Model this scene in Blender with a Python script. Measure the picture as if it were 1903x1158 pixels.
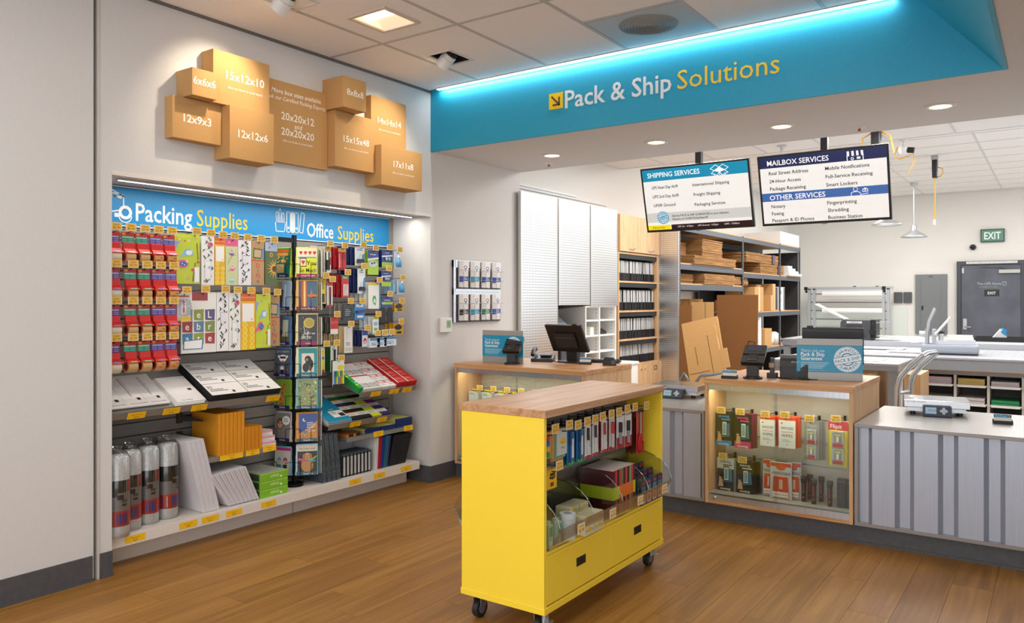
import bpy, math, random
from mathutils import Matrix, Vector
random.seed(7)
for o in list(bpy.data.objects): bpy.data.objects.remove(o)
S = bpy.context.scene
COL = S.collection
R = math.radians
PI = math.pi

# ---------------------------------------------------------------- camera, world, light, exposure
cam = bpy.data.cameras.new('camera'); cam_o = bpy.data.objects.new('camera', cam); COL.objects.link(cam_o)
cam.sensor_fit = 'HORIZONTAL'; cam.sensor_width = 36.0
cam.lens = 36.0 * 1445.0 / 1903.0
cam.shift_y = -21.0 / 1903.0
cam.clip_start = 0.05; cam.clip_end = 100
cam_o.location = (4.0, 0.0, 1.42)
cam_o.rotation_euler = (R(90), 0, math.atan(1017.5 / 1445.0))
S.camera = cam_o
w = bpy.data.worlds.new('daylight'); S.world = w; w.use_nodes = True
bg = w.node_tree.nodes['Background']; bg.inputs[0].default_value = (0.93, 0.96, 1.0, 1); bg.inputs[1].default_value = 2.5
def area(name, loc, sx, sy, power, rot=(0, 0, 0), col=(1, 0.95, 0.88)):
    l = bpy.data.lights.new(name, 'AREA'); l.shape = 'RECTANGLE'; l.size = sx; l.size_y = sy; l.energy = power; l.color = col
    o = bpy.data.objects.new(name, l); o.location = loc; o.rotation_euler = rot; COL.objects.link(o); return o
def spot(name, loc, target, power, angle, blend=0.6, r=0.04, col=(1, 0.86, 0.66)):
    l = bpy.data.lights.new(name, 'SPOT'); l.energy = power; l.spot_size = R(angle); l.spot_blend = blend; l.shadow_soft_size = r; l.color = col
    o = bpy.data.objects.new(name, l); o.location = loc
    o.rotation_euler = (Vector(target) - Vector(loc)).to_track_quat('-Z', 'Y').to_euler(); COL.objects.link(o); return o
# unseen fill lights added under the shop and work room ceilings
for k, (x, y) in enumerate(((1.4, 1.0), (3.2, 1.0), (3.2, -1.4), (1.4, -1.4), (2.6, 2.75))):
    area('shop_fill_light', (x, y, 3.02), 0.55, 1.1, 13, col=(1, 0.95, 0.89))
for k, (x, y, z, p) in enumerate(((1.3, 7.2, 3.0, 56), (3.0, 7.2, 3.0, 56), (1.6, 10.2, 3.33, 80), (3.6, 10.2, 3.33, 62), (1.6, 13.2, 3.33, 64), (3.6, 13.4, 3.33, 50))):
    area('workroom_fill_light', (x, y, z), 0.55, 1.1, p, col=(1, 0.98, 0.95))
S.view_settings.view_transform = 'Standard'
S.view_settings.look = 'None'
S.view_settings.gamma = 1.0
S.view_settings.use_curve_mapping = False
S.view_settings.exposure = 0.05

# ---------------------------------------------------------------- helpers
def lin(h):
    if not isinstance(h, str): return h
    h = h.lstrip('#'); o = []
    for i in (0, 2, 4):
        c = int(h[i:i+2], 16) / 255
        o.append(c / 12.92 if c <= 0.04045 else ((c + 0.055) / 1.055) ** 2.4)
    return (o[0], o[1], o[2], 1)
MATS = {}
def mat(name, col='#808080', rough=0.5, metal=0.0, fn=None, spec=0.5, emit=None, es=1.0, attr=False):
    if name in MATS: return MATS[name]
    m = bpy.data.materials.new(name); m.use_nodes = True; nt = m.node_tree; b = nt.nodes['Principled BSDF']
    b.inputs['Base Color'].default_value = lin(col); b.inputs['Roughness'].default_value = rough
    b.inputs['Metallic'].default_value = metal; b.inputs['Specular IOR Level'].default_value = spec
    if attr:
        a = nt.nodes.new('ShaderNodeVertexColor'); a.layer_name = 'Col'; nt.links.new(a.outputs[0], b.inputs['Base Color'])
    if emit:
        b.inputs['Emission Color'].default_value = lin(emit); b.inputs['Emission Strength'].default_value = es
    if fn: fn(nt, b)
    MATS[name] = m; return m
def N(nt, t, **k):
    n = nt.nodes.new('ShaderNode' + t)
    for a, v in k.items():
        if a in n.inputs: n.inputs[a].default_value = v
        else: setattr(n, a, v)
    return n
def coords(nt, scale=(1, 1, 1), src='Object', offset_random=False):
    tc = N(nt, 'TexCoord'); mp = N(nt, 'Mapping'); mp.inputs['Scale'].default_value = scale
    nt.links.new(tc.outputs[src], mp.inputs[0])
    if offset_random:
        oi = N(nt, 'ObjectInfo'); mu = N(nt, 'Math', operation='MULTIPLY'); mu.inputs[1].default_value = 37.0
        nt.links.new(oi.outputs['Random'], mu.inputs[0]); nt.links.new(mu.outputs[0], mp.inputs['Location'])
    return mp
def ramp(nt, src, stops):
    r = N(nt, 'ValToRGB'); e = r.color_ramp.elements
    while len(e) < len(stops): e.new(0.5)
    for i, (p, c) in enumerate(stops): e[i].position = p; e[i].color = lin(c)
    nt.links.new(src, r.inputs[0]); return r
def bump(nt, b, src, d=0.002, s=0.3):
    k = N(nt, 'Bump'); k.inputs['Strength'].default_value = s; k.inputs['Distance'].default_value = d
    nt.links.new(src, k.inputs['Height']); nt.links.new(k.outputs[0], b.inputs['Normal'])
def noisy(c1, c2, scale=60, detail=3, bs=0.1, bd=0.001, stretch=(1, 1, 1), src='Object'):
    def f(nt, b):
        mp = coords(nt, stretch, src); n = N(nt, 'TexNoise'); n.inputs['Scale'].default_value = scale; n.inputs['Detail'].default_value = detail
        nt.links.new(mp.outputs[0], n.inputs['Vector'])
        r = ramp(nt, n.outputs[0], ((0.3, c1), (0.7, c2))); nt.links.new(r.outputs[0], b.inputs['Base Color'])
        if bs: bump(nt, b, n.outputs[0], bd, bs)
    return f
def wood(cols, axis=1, sc=1.0, rnd=True, bs=0.15, planks=False, dirt=0.0):
    # grain runs along the given axis
    def f(nt, b):
        st = [14 * sc] * 3; st[axis] = 0.9 * sc
        mp = coords(nt, st, 'Object', rnd)
        n1 = N(nt, 'TexNoise'); n1.inputs['Scale'].default_value = 1.0; n1.inputs['Detail'].default_value = 5; n1.inputs['Distortion'].default_value = 1.3
        nt.links.new(mp.outputs[0], n1.inputs['Vector'])
        st2 = [70 * sc] * 3; st2[axis] = 2.2 * sc
        mp2 = coords(nt, st2, 'Object', rnd); n2 = N(nt, 'TexNoise'); n2.inputs['Scale'].default_value = 1.0; n2.inputs['Detail'].default_value = 4
        nt.links.new(mp2.outputs[0], n2.inputs['Vector'])
        mx = N(nt, 'Math', operation='MULTIPLY_ADD'); mx.inputs[1].default_value = 0.35
        nt.links.new(n2.outputs[0], mx.inputs[0])
        m2 = N(nt, 'Math', operation='MULTIPLY'); m2.inputs[1].default_value = 0.65
        nt.links.new(n1.outputs[0], m2.inputs[0]); nt.links.new(m2.outputs[0], mx.inputs[2])
        r = ramp(nt, mx.outputs[0], ((0.33, cols[0]), (0.5, cols[1]), (0.66, cols[2])))
        src = r.outputs[0]
        if rnd:
            oi = N(nt, 'ObjectInfo'); hs = N(nt, 'HueSaturation')
            mr = N(nt, 'MapRange'); mr.inputs['To Min'].default_value = 0.88; mr.inputs['To Max'].default_value = 1.1
            nt.links.new(oi.outputs['Random'], mr.inputs[0]); nt.links.new(mr.outputs[0], hs.inputs['Value'])
            nt.links.new(src, hs.inputs['Color']); src = hs.outputs[0]
        nt.links.new(src, b.inputs['Base Color'])
        bump(nt, b, n2.outputs[0], 0.0008, bs)
    return f
def clear(name, tint='#ffffff', refl=0.12, rough=0.03):
    if name in MATS: return MATS[name]
    m = bpy.data.materials.new(name); m.use_nodes = True; nt = m.node_tree; nt.nodes.clear()
    out = N(nt, 'OutputMaterial'); mix = N(nt, 'MixShader'); t = N(nt, 'BsdfTransparent'); g = N(nt, 'BsdfGlossy'); lw = N(nt, 'LayerWeight')
    lw.inputs[0].default_value = 0.35; t.inputs[0].default_value = lin(tint); g.inputs['Roughness'].default_value = rough
    ml = N(nt, 'Math', operation='MULTIPLY_ADD'); ml.inputs[1].default_value = 0.5; ml.inputs[2].default_value = refl * 0.4
    nt.links.new(lw.outputs['Fresnel'], ml.inputs[0]); nt.links.new(ml.outputs[0], mix.inputs[0])
    nt.links.new(t.outputs[0], mix.inputs[1]); nt.links.new(g.outputs[0], mix.inputs[2]); nt.links.new(mix.outputs[0], out.inputs[0])
    MATS[name] = m; return m
def pegs(nt, b):
    # round perforations, one every 25 mm (fine relief on the steel sheet)
    tc = N(nt, 'TexCoord'); sp = N(nt, 'SeparateXYZ'); nt.links.new(tc.outputs['Object'], sp.inputs[0])
    d = None
    for ax in ('Horiz', 'Z'):
        if ax == 'Z': s = sp.outputs['Z']
        else:
            ad = N(nt, 'Math', operation='ADD'); nt.links.new(sp.outputs['X'], ad.inputs[0]); nt.links.new(sp.outputs['Y'], ad.inputs[1]); s = ad.outputs[0]
        m1 = N(nt, 'Math', operation='MULTIPLY'); m1.inputs[1].default_value = 40.0; nt.links.new(s, m1.inputs[0])
        fr = N(nt, 'Math', operation='FRACT'); nt.links.new(m1.outputs[0], fr.inputs[0])
        su = N(nt, 'Math', operation='SUBTRACT'); su.inputs[1].default_value = 0.5; nt.links.new(fr.outputs[0], su.inputs[0])
        sq = N(nt, 'Math', operation='MULTIPLY'); nt.links.new(su.outputs[0], sq.inputs[0]); nt.links.new(su.outputs[0], sq.inputs[1])
        if d is None: d = sq
        else:
            a2 = N(nt, 'Math', operation='ADD'); nt.links.new(d.outputs[0], a2.inputs[0]); nt.links.new(sq.outputs[0], a2.inputs[1]); d = a2
    r = ramp(nt, d.outputs[0], ((0.025, '#3a3a38'), (0.045, '#e2e4e6'))); nt.links.new(r.outputs[0], b.inputs['Base Color'])
    r2 = ramp(nt, d.outputs[0], ((0.025, '#000000'), (0.045, '#ffffff'))); nt.links.new(r2.outputs[0], b.inputs['Metallic'])
def brushed(axis=2, c1='#9fa4ab', c2='#c3c7cd'):
    st = [700, 700, 700]; st[axis] = 4
    return noisy(c1, c2, 1.0, 2, 0.05, 0.0003, tuple(st))
# colour-attribute materials for printed and moulded small goods
PAPER = mat('printed_paper', rough=0.65, attr=True, spec=0.25)
GLOSS = mat('glossy_print', rough=0.3, attr=True)
PLAST = mat('moulded_plastic', rough=0.42, attr=True)
METAL = mat('painted_steel', rough=0.35, metal=0.85, attr=True)
def kraft_fn(nt, b):
    mp = coords(nt, (1, 1, 1)); n = N(nt, 'TexNoise'); n.inputs['Scale'].default_value = 220; n.inputs['Detail'].default_value = 3
    nt.links.new(mp.outputs[0], n.inputs['Vector'])
    r = ramp(nt, n.outputs[0], ((0.3, '#b58b58'), (0.7, '#c89c66'))); nt.links.new(r.outputs[0], b.inputs['Base Color']); bump(nt, b, n.outputs[0], 0.0005, 0.1)
KRAFT = mat('kraft_cardboard', rough=0.8, fn=kraft_fn, spec=0.2)
KRAFT_D = mat('kraft_cardboard_edges', rough=0.85, spec=0.15, fn=noisy('#6a4a2c', '#a87d50', 1.0, 2, 0.3, 0.002, (6, 6, 260)))
KRAFT_P = mat('kraft_cardboard_plies', rough=0.85, spec=0.15, fn=noisy('#7d5835', '#ad8355', 1.0, 2, 0.3, 0.002, (3, 3, 160)))
WALL = mat('painted_plaster', rough=0.75, spec=0.2, fn=noisy('#d2cfcd', '#d6d3d1', 90, 3, 0.06, 0.001))
WALLW = mat('white_plaster', rough=0.8, spec=0.2, fn=noisy('#dddad5', '#e1ded9', 90, 3, 0.06, 0.001))
TILE = mat('mineral_ceiling_tile', rough=0.9, spec=0.1, fn=noisy('#eae6e3', '#f5f2ef', 240, 4, 0.25, 0.001))
TEE = mat('ceiling_tee', '#bdb6b2', 0.55)
CHAR = mat('charcoal_vinyl', rough=0.5, fn=noisy('#4a4a4e', '#525256', 40, 2, 0.03))
BLUE = mat('sign_blue_paint', rough=0.5, fn=noisy('#1296b9', '#169abd', 60, 2, 0.04))
SIGNB = mat('banner_blue_print', rough=0.45, fn=noisy('#0a86c6', '#0d8bcb', 50, 2, 0.02))
LAM = mat('off_white_laminate', rough=0.45, fn=noisy('#ddd4cb', '#e3dad1', 120, 3, 0.02))
SLAT = mat('grey_slatwall', rough=0.45, fn=brushed(1, '#7f7c79', '#96928e'))
FLOORW = mat('oak_plank', rough=0.42, fn=wood(('#845a20', '#99692b', '#a97a38'), 1, 1.0, True, 0.12))
OAKTOP = mat('oak_worktop', rough=0.38, fn=wood(('#a0703f', '#c4956a', '#d3a981'), 1, 0.8, False, 0.2))
OAKX = mat('oak_edge', rough=0.4, fn=wood(('#a06a3c', '#c38f5e', '#d2a678'), 0, 1.0, False, 0.15))
OAKV = mat('oak_laminate', rough=0.45, fn=wood(('#b98a5a', '#cda274', '#d9b487'), 2, 1.6, False, 0.04))
STEEL = mat('brushed_steel', rough=0.3, metal=0.9, fn=brushed(2))
STEELT = mat('grey_counter_steel', rough=0.32, metal=0.35, fn=brushed(0, '#8f8a86', '#9c9793'))
CORR = mat('galvanised_sheet', rough=0.38, metal=0.55, fn=brushed(2, '#a9afbc', '#b5bbc8'))
PEG = mat('perforated_steel', rough=0.28, metal=1.0, fn=pegs)
YEL = mat('yellow_lacquer', rough=0.38, fn=noisy('#ffdc3c', '#ffdf40', 60, 2, 0.02))
WHITEP = mat('white_plastic', '#e6e6e4', 0.4)
BLACKP = mat('black_plastic', '#17171a', 0.38)
BLACKM = mat('black_steel', '#1e1e20', 0.45, 0.3)
WIRE = mat('black_wire', '#232326', 0.35, 0.6)
CHROME = mat('chrome', '#d0d3d6', 0.15, 1.0)
ALU = mat('aluminium', rough=0.28, metal=0.9, fn=brushed(2, '#b5bac2', '#cfd3d8'))
GREYM = mat('grey_enamel', '#6d7276', 0.45, 0.2)
DARKS = mat('slate_blue_steel', '#596068', 0.5, 0.3)
GLASS = clear('clear_glass', '#f4faf8', 0.1)
ACRYL = clear('clear_acrylic', '#f7f9f8', 0.16)
FILM = clear('plastic_film', '#f3f5f6', 0.14, 0.12)

TXT = {}
def text_mesh(s, bold):
    k = (s, bold)
    if k not in TXT:
        c = bpy.data.curves.new('t', 'FONT'); c.body = s; c.size = 1.0; c.resolution_u = 2; c.offset = bold; c.fill_mode = 'FRONT'
        o = bpy.data.objects.new('t', c); me = o.to_mesh()
        v = [tuple(p.co) for p in me.vertices]; f = [tuple(p.vertices) for p in me.polygons]
        xs = [p[0] for p in v] or [0, 1]
        TXT[k] = (v, f, min(xs), max(xs)); o.to_mesh_clear()
        bpy.data.objects.remove(o); bpy.data.curves.remove(c)
    return TXT[k]
class G:
    def __init__(s, c='#ffffff', M=None): s.v = []; s.f = []; s.c = []; s.sm = []; s.col = c; s.M = M
    def add(s, vs, fs, c=None, sm=False):
        b = len(s.v)
        if s.M is not None: vs = [tuple(s.M @ Vector(p)) for p in vs]
        s.v += vs; cc = lin(c or s.col)
        for f in fs: s.f.append([b + i for i in f]); s.c.append(cc); s.sm.append(sm)
        return s
    def box(s, x0, y0, z0, x1, y1, z1, c=None):
        return s.add([(x0, y0, z0), (x1, y0, z0), (x1, y1, z0), (x0, y1, z0), (x0, y0, z1), (x1, y0, z1), (x1, y1, z1), (x0, y1, z1)],
                     [(0, 3, 2, 1), (4, 5, 6, 7), (0, 1, 5, 4), (1, 2, 6, 5), (2, 3, 7, 6), (3, 0, 4, 7)], c)
    def poly(s, pts, c=None): return s.add(list(pts), [tuple(range(len(pts)))], c)
    def rect(s, x0, z0, x1, z1, c=None, y=0): return s.add([(x0, y, z0), (x1, y, z0), (x1, y, z1), (x0, y, z1)], [(0, 1, 2, 3)], c)
    def ell(s, x, z, rx, rz, c=None, y=0, n=16): return s.add([(x + rx * math.cos(2 * PI * i / n), y, z + rz * math.sin(2 * PI * i / n)) for i in range(n)], [tuple(range(n))], c)
    def ring(s, x, z, r0, r1, c=None, y=0, n=32, a0=0, a1=2 * PI):
        vs = []; fs = []
        for i in range(n + 1):
            a = a0 + (a1 - a0) * i / n; vs += [(x + r0 * math.cos(a), y, z + r0 * math.sin(a)), (x + r1 * math.cos(a), y, z + r1 * math.sin(a))]
            if i: fs.append((2 * i - 2, 2 * i - 1, 2 * i + 1, 2 * i))
        return s.add(vs, fs, c)
    def line(s, pts, wd, c=None, y=0):
        for (x0, z0), (x1, z1) in zip(pts, pts[1:]):
            dx, dz = x1 - x0, z1 - z0; l = math.hypot(dx, dz) or 1; nx, nz = -dz / l * wd / 2, dx / l * wd / 2; ex, ez = dx / l * wd / 2, dz / l * wd / 2
            s.add([(x0 - ex + nx, y, z0 - ez + nz), (x0 - ex - nx, y, z0 - ez - nz), (x1 + ex - nx, y, z1 + ez - nz), (x1 + ex + nx, y, z1 + ez + nz)], [(0, 1, 2, 3)], c)
        return s
    def prism(s, prof, axis, a, b, c=None, sm=False):
        # prof: 2D outline; axis x -> (y,z), y -> (x,z), z -> (x,y)
        def P(p, t): return (t, p[0], p[1]) if axis == 'x' else ((p[0], t, p[1]) if axis == 'y' else (p[0], p[1], t))
        n = len(prof); vs = [P(p, a) for p in prof] + [P(p, b) for p in prof]
        s.add(vs, [tuple(range(n - 1, -1, -1)), tuple(range(n, 2 * n))], c)
        return s.add(vs, [(i, (i + 1) % n, n + (i + 1) % n, n + i) for i in range(n)], c, sm)
    def cyl(s, p0, p1, r, n=12, c=None, r2=None, cap=True, sm=True):
        p0, p1 = Vector(p0), Vector(p1); d = (p1 - p0).normalized(); u = d.orthogonal().normalized(); v = d.cross(u); r2 = r if r2 is None else r2
        vs = []
        for q, rr in ((p0, r), (p1, r2)):
            for i in range(n):
                a = 2 * PI * i / n; vs.append(tuple(q + u * rr * math.cos(a) + v * rr * math.sin(a)))
        s.add(vs, [(i, (i + 1) % n, n + (i + 1) % n, n + i) for i in range(n)], c, sm)
        if cap: s.add(vs, [tuple(range(n - 1, -1, -1)), tuple(range(n, 2 * n))], c)
        return s
    def tube(s, pts, r, n=8, c=None):
        pts = [Vector(p) for p in pts]; vs = []; fs = []; u = None
        for i, p in enumerate(pts):
            d = (pts[min(i + 1, len(pts) - 1)] - pts[max(i - 1, 0)]).normalized()
            u = d.orthogonal().normalized() if u is None else (u - d * u.dot(d)).normalized()
            v = d.cross(u)
            for k in range(n):
                a = 2 * PI * k / n; vs.append(tuple(p + u * r * math.cos(a) + v * r * math.sin(a)))
            if i:
                b = (i - 1) * n; fs += [(b + k, b + (k + 1) % n, b + n + (k + 1) % n, b + n + k) for k in range(n)]
        s.add(vs, fs, c, True)
        return s.add(vs, [tuple(range(n - 1, -1, -1)), tuple(range(len(vs) - n, len(vs)))], c)
    def lathe(s, prof, n=20, c=None, o=(0, 0, 0)):
        vs = [(o[0] + r * math.cos(2 * PI * k / n), o[1] + r * math.sin(2 * PI * k / n), o[2] + z) for r, z in prof for k in range(n)]
        fs = [(j * n + k, j * n + (k + 1) % n, (j + 1) * n + (k + 1) % n, (j + 1) * n + k) for j in range(len(prof) - 1) for k in range(n)]
        return s.add(vs, fs, c, True)
    def text(s, t, x, z, h, c=None, y=0, w=None, al='l', bold=0.0, sl=0.0, maxw=None):
        v, f, a, b = text_mesh(t, bold); kx = h if w is None else w / max(b - a, 1e-6)
        if maxw and (b - a) * kx > maxw: kx = maxw / (b - a)
        wd = (b - a) * kx; x0 = x - (wd / 2 if al == 'c' else wd if al == 'r' else 0)
        return s.add([(x0 + (p[0] - a) * kx + sl * p[1] * h, y, z + p[1] * h) for p in v], f, c)
    def arc(s, t, cx, cz, r, mid, step, h, c=None, y=0, flip=False, bold=0.0):
        n = len(t)
        for i, ch in enumerate(t):
            if ch == ' ': continue
            a = mid + ((n - 1) / 2 - i) * step * (-1 if flip else 1); th = a - PI / 2 + (PI if flip else 0)
            v, f, x0, x1 = text_mesh(ch, bold); m = (x0 + x1) / 2; rr = r
            vs = []
            for p in v:
                px, pz = (p[0] - m) * h, p[1] * h
                vs.append((cx + rr * math.cos(a) + px * math.cos(th) - pz * math.sin(th), y, cz + rr * math.sin(a) + px * math.sin(th) + pz * math.cos(th)))
            s.add(vs, f, c)
        return s
    def mesh(s, name):
        me = bpy.data.meshes.new(name); me.from_pydata(s.v, [], s.f)
        ca = me.color_attributes.new('Col', 'BYTE_COLOR', 'CORNER'); buf = []
        for f, c in zip(s.f, s.c): buf += list(c) * len(f)
        ca.data.foreach_set('color', buf)
        me.polygons.foreach_set('use_smooth', s.sm); me.update(); return me
    def build(s, name, m, parent=None, loc=(0, 0, 0), rz=0.0, bevel=0.0, rot=None):
        me = s.mesh(name); me.materials.append(m if not isinstance(m, str) else MATS[m])
        return link(name, me, parent, loc, rz, bevel, rot)
def link(name, me, parent=None, loc=(0, 0, 0), rz=0.0, bevel=0.0, rot=None):
    o = bpy.data.objects.new(name, me); COL.objects.link(o); o.parent = parent; o.location = loc; o.rotation_euler = rot if rot else (0, 0, rz)
    if bevel:
        b = o.modifiers.new('bevel', 'BEVEL'); b.width = bevel; b.segments = 2; b.limit_method = 'ANGLE'; b.angle_limit = R(50); b.harden_normals = False
    return o
def tag(o, label, cat, group=None):
    o['label'] = label; o['category'] = cat
    if group: o['group'] = group
    return o
def thing(name, label, cat, loc=(0, 0, 0), rz=0.0, group=None, rot=None):
    o = bpy.data.objects.new(name, None); o.empty_display_size = 0.05; COL.objects.link(o); o.location = loc; o.rotation_euler = rot if rot else (0, 0, rz)
    return tag(o, label, cat, group)
def struct(o): o['kind'] = 'structure'; return o
def dup(root, label, loc=None, rz=None, group=None, scale=None):
    def cp(o, par):
        c = o.copy(); COL.objects.link(c); c.parent = par
        for ch in list(o.children): cp(ch, c)
        return c
    r = cp(root, None); r['label'] = label
    if loc is not None: r.location = loc
    if rz is not None: r.rotation_euler = (0, 0, rz)
    if group: r['group'] = group
    if scale: r.scale = scale
    return r
H90 = PI / 2
def art(g, W, H, ops, y=0.0, dy=0.0005):
    # flat print: every op lies a hair in front of the last one
    for i, o in enumerate(ops):
        k = o[0]; yy = y - dy * (1 + i * 0.12)
        if k == 'r': g.rect(o[1] * W, o[2] * H, o[3] * W, o[4] * H, o[5], yy)
        elif k == 'o': g.ell(o[1] * W, o[2] * H, o[3] * W, o[3] * W, o[4], yy, 14)
        elif k == 'e': g.ell(o[1] * W, o[2] * H, o[3] * W, o[4] * H, o[5], yy, 14)
        elif k == 'p': g.poly([(u * W, yy, v * H) for u, v in o[1]], o[2])
        elif k == 's': g.line([(u * W, v * H) for u, v in o[1]], o[2] * W, o[3], yy)
        elif k == 't': g.text(o[1], o[2] * W, o[3] * H, o[4] * H, o[5], yy, al='c', bold=0.01, maxw=(o[6] if len(o) > 6 else 0.92) * W)
        elif k == 'l':
            for j in range(o[5]): g.rect(o[1] * W, (o[3] - j * o[4]) * H - 0.3 * o[4] * H, (o[1] + (o[2] - o[1]) * (0.7 + 0.3 * ((j * 37) % 10) / 10)) * W, (o[3] - j * o[4]) * H + 0.12 * o[4] * H, o[6], yy)
    return g
def pkg(name, label, cat, loc, W, H, D, base, ops, rz=0.0, group=None, m=None, back=None, part='card'):
    # a carded or boxed product: local origin at its lower left front corner, front towards -y
    t = thing(name, label, cat, loc, rz, group)
    G(base).box(0, 0, 0, W, D, H).build(part, m or GLOSS, t)
    if ops: art(G(), W, H, [('r', 0, 0, 1, 1, base)] + ops).build('printed_front', m or GLOSS, t)
    return t
# ---------------------------------------------------------------- floor
fl = struct(tag(G().box(-0.6, -2.5, -0.06, 7.0, 16.2, -0.006).build('floor', mat('floor_screed', '#4a2e16', 0.8)), 'warm brown oak plank floor of the shop', 'floor'))
PW, PL = 0.178, 1.2
pm = {}
def plank_mesh(L):
    if L not in pm: pm[L] = G().box(0, 0, -0.012, PW - 0.0012, L - 0.0012, 0).mesh('plank'); pm[L].materials.append(FLOORW)
    return pm[L]
offs = [0.0, 0.43, 0.86, 0.22, 0.65, 1.05]
for i in range(-2, 29):
    x = i * PW; y = -2.2 + offs[(i * 5) % 6] - 1.2
    if x > 5.0: break
    near = 4.95 if x > -0.2 else 4.95
    lo = 1.0 - 0.25 * x if x < 4 else 0.6
    while y < near:
        if y + PL > lo:
            link('plank', plank_mesh(PL), fl, (x, y, 0), 0)
        y += PL
g = G()
for i in range(-2, 29):
    g.box(i * PW, -2.2, -0.0125, i * PW + PW - 0.0012, 1.0 - 0.25 * max(i * PW, 0) - 1.2 if i * PW < 4 else 0.0, -0.0002)
o = g.build('plank_field', FLOORW, fl); o['kind'] = 'stuff'
struct(tag(G().box(-0.45, 4.98, -0.01, 6.5, 16.0, 0.001).build('floor_workroom', mat('grey_vinyl', rough=0.5, fn=noisy('#bdbab5', '#c8c5c0', 20, 3, 0.02))), 'pale grey vinyl floor of the work room', 'floor'))

# ---------------------------------------------------------------- left wall with the shelf niche
NY0, NY1, NX, SZ, CZ = 2.093, 4.58, -0.42, 2.08, 3.04
g = G()
g.box(-0.5, 2.028, 0, 0, NY0, CZ)                # jamb left of the niche
g.box(-0.5, NY0, SZ, 0, NY1, CZ)                 # wall above the niche
g.box(-0.5, NY1, 0, 0, 5.80, CZ)                 # wall right of the niche
g.box(-0.5, NY0, 0, NX, NY1, SZ)                 # niche back
struct(tag(g.build('wall_left', WALL), 'warm white plaster wall holding the shelf niche', 'wall'))
g = G(); g.box(-0.3, -2.5, 0, 0.0, 1.992, CZ + 0.4)
struct(tag(g.build('wall_near', WALL), 'pale grey wall panel at the left edge', 'wall'))
g = G()
g.box(-0.3, 1.992, 0, 0.004, 1.998, CZ, '#cfcac5'); g.box(-0.3, 2.016, 0, 0.004, 2.028, CZ, '#c4bfba'); g.box(-0.3, 1.998, 0, -0.03, 2.016, CZ, '#2a2226')
struct(tag(g.build('trim_1', PLAST), 'dark vertical control joint with metal edge beads beside the niche', 'trim'))
def base(name, label, *bx):
    g = G()
    for (x0, y0, x1, y1) in bx: g.box(x0, y0, 0, x1, y1, 0.128)
    for (x0, y0, x1, y1) in bx: g.box(x0 - 0.004 if x1 - x0 < 0.02 else x0, y0 - (0.004 if y1 - y0 < 0.02 else 0), 0, x1 + 0.004, y1 + 0.002, 0.014)
    return struct(tag(g.build(name, CHAR), label, 'baseboard'))
base('baseboard_near', 'charcoal vinyl baseboard along the near wall panel', (0, -2.5, 0.008, 1.992))
base('baseboard_jamb', 'short charcoal baseboard left of the shelf niche', (0, 2.03, 0.008, NY0))
base('baseboard_left', 'charcoal baseboard right of the shelf niche', (0, NY1 - 0.004, 0.008, 4.9), (-0.3, NY1 - 0.008, 0.006, NY1))
# soffit lamp over the niche
t = thing('strip_light', 'thin white strip light under the soffit of the shelf niche', 'lamp', (-0.155, 2.2, SZ))
G().box(-0.012, 0, -0.012, 0.012, 2.34, 0).build('housing', ALU, t)
G().box(-0.005, 0.01, -0.0145, 0.005, 2.33, -0.012).build('diffuser', mat('led_warm_white', '#ffffff', emit='#fff1dc', es=7), t)
l = area('niche_strip_lamp', (0, 1.17, -0.016), 0.02, 2.3, 9, col=(1, 0.93, 0.83)); l.parent = t
G().box(0.0, NY0, SZ - 0.012, 0.004, NY1, SZ + 0.012).build('trim_2', LAM); struct(tag(bpy.data.objects['trim_2'], 'slim edge trim along the bottom of the wall over the niche', 'trim'))

# ---------------------------------------------------------------- raised shop ceiling with tiles and tees
BX = 3.77
ce = struct(tag(G().box(-0.5, -2.5, 3.09, 3.9, 4.62, 3.13).build('ceiling', WALLW), 'white suspended tile ceiling over the shop floor', 'ceiling'))
xs = [-0.11 + 0.608 * k for k in range(0, 8)]; ys = [3.55 - 1.22 * k for k in range(5, -2, -1)]
tm = {}
for i in range(7):
    for j in range(len(ys) - 1):
        x0, x1 = max(xs[i], 0.0), min(xs[i + 1], BX); y0, y1 = ys[j], min(ys[j + 1], 4.56)
        if x1 - x0 < 0.05 or y1 < -0.3: continue
        if i == 3 and j == 5: y1 = 3.955
        holes = []
        if i == 1 and j == 4: holes = [(0.67, 3.115, 0.94, 3.39)]
        if i == 1 and j == 5: holes = [(0.575, 3.885, 0.77, 4.135)]
        if i == 1 and j == 4: holes.append((0.5, 2.64, 0.70, 2.90)) if False else None
        g = G()
        if not holes: g.box(x0 + 0.012, y0 + 0.012, 3.043, x1 - 0.012, y1 - 0.012, 3.06)
        else:
            a, b, c, d = holes[0]
            for q in ((x0 + 0.012, y0 + 0.012, x1 - 0.012, b), (x0 + 0.012, d, x1 - 0.012, y1 - 0.012), (x0 + 0.012, b, a, d), (c, b, x1 - 0.012, d)): g.box(q[0], q[1], 3.043, q[2], q[3], 3.06)
        g.build('ceiling_tile', TILE, ce)
for x in xs[1:]:
    if x < BX: G().box(x - 0.012, -2.5, 3.04, x + 0.012, 4.575, 3.05).build('ceiling_tee', TEE, ce)
for y in ys:
    if -0.5 < y < 4.5:
        for i in range(7): 
            if max(xs[i], 0) + 0.1 < min(xs[i + 1], BX): G().box(max(xs[i], 0) + 0.012, y - 0.012, 3.0405, min(xs[i + 1], BX) - 0.012, y + 0.012, 3.05).build('ceiling_tee', TEE, ce)
G().box(1.714, 3.945, 3.0405, 2.32, 3.967, 3.05).build('ceiling_tee', TEE, ce)
G().box(0, -2.5, 3.028, 0.014, 4.575, 3.046).build('wall_angle', mat('dark_shadow_angle', '#6c6560', 0.6), ce)
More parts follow.
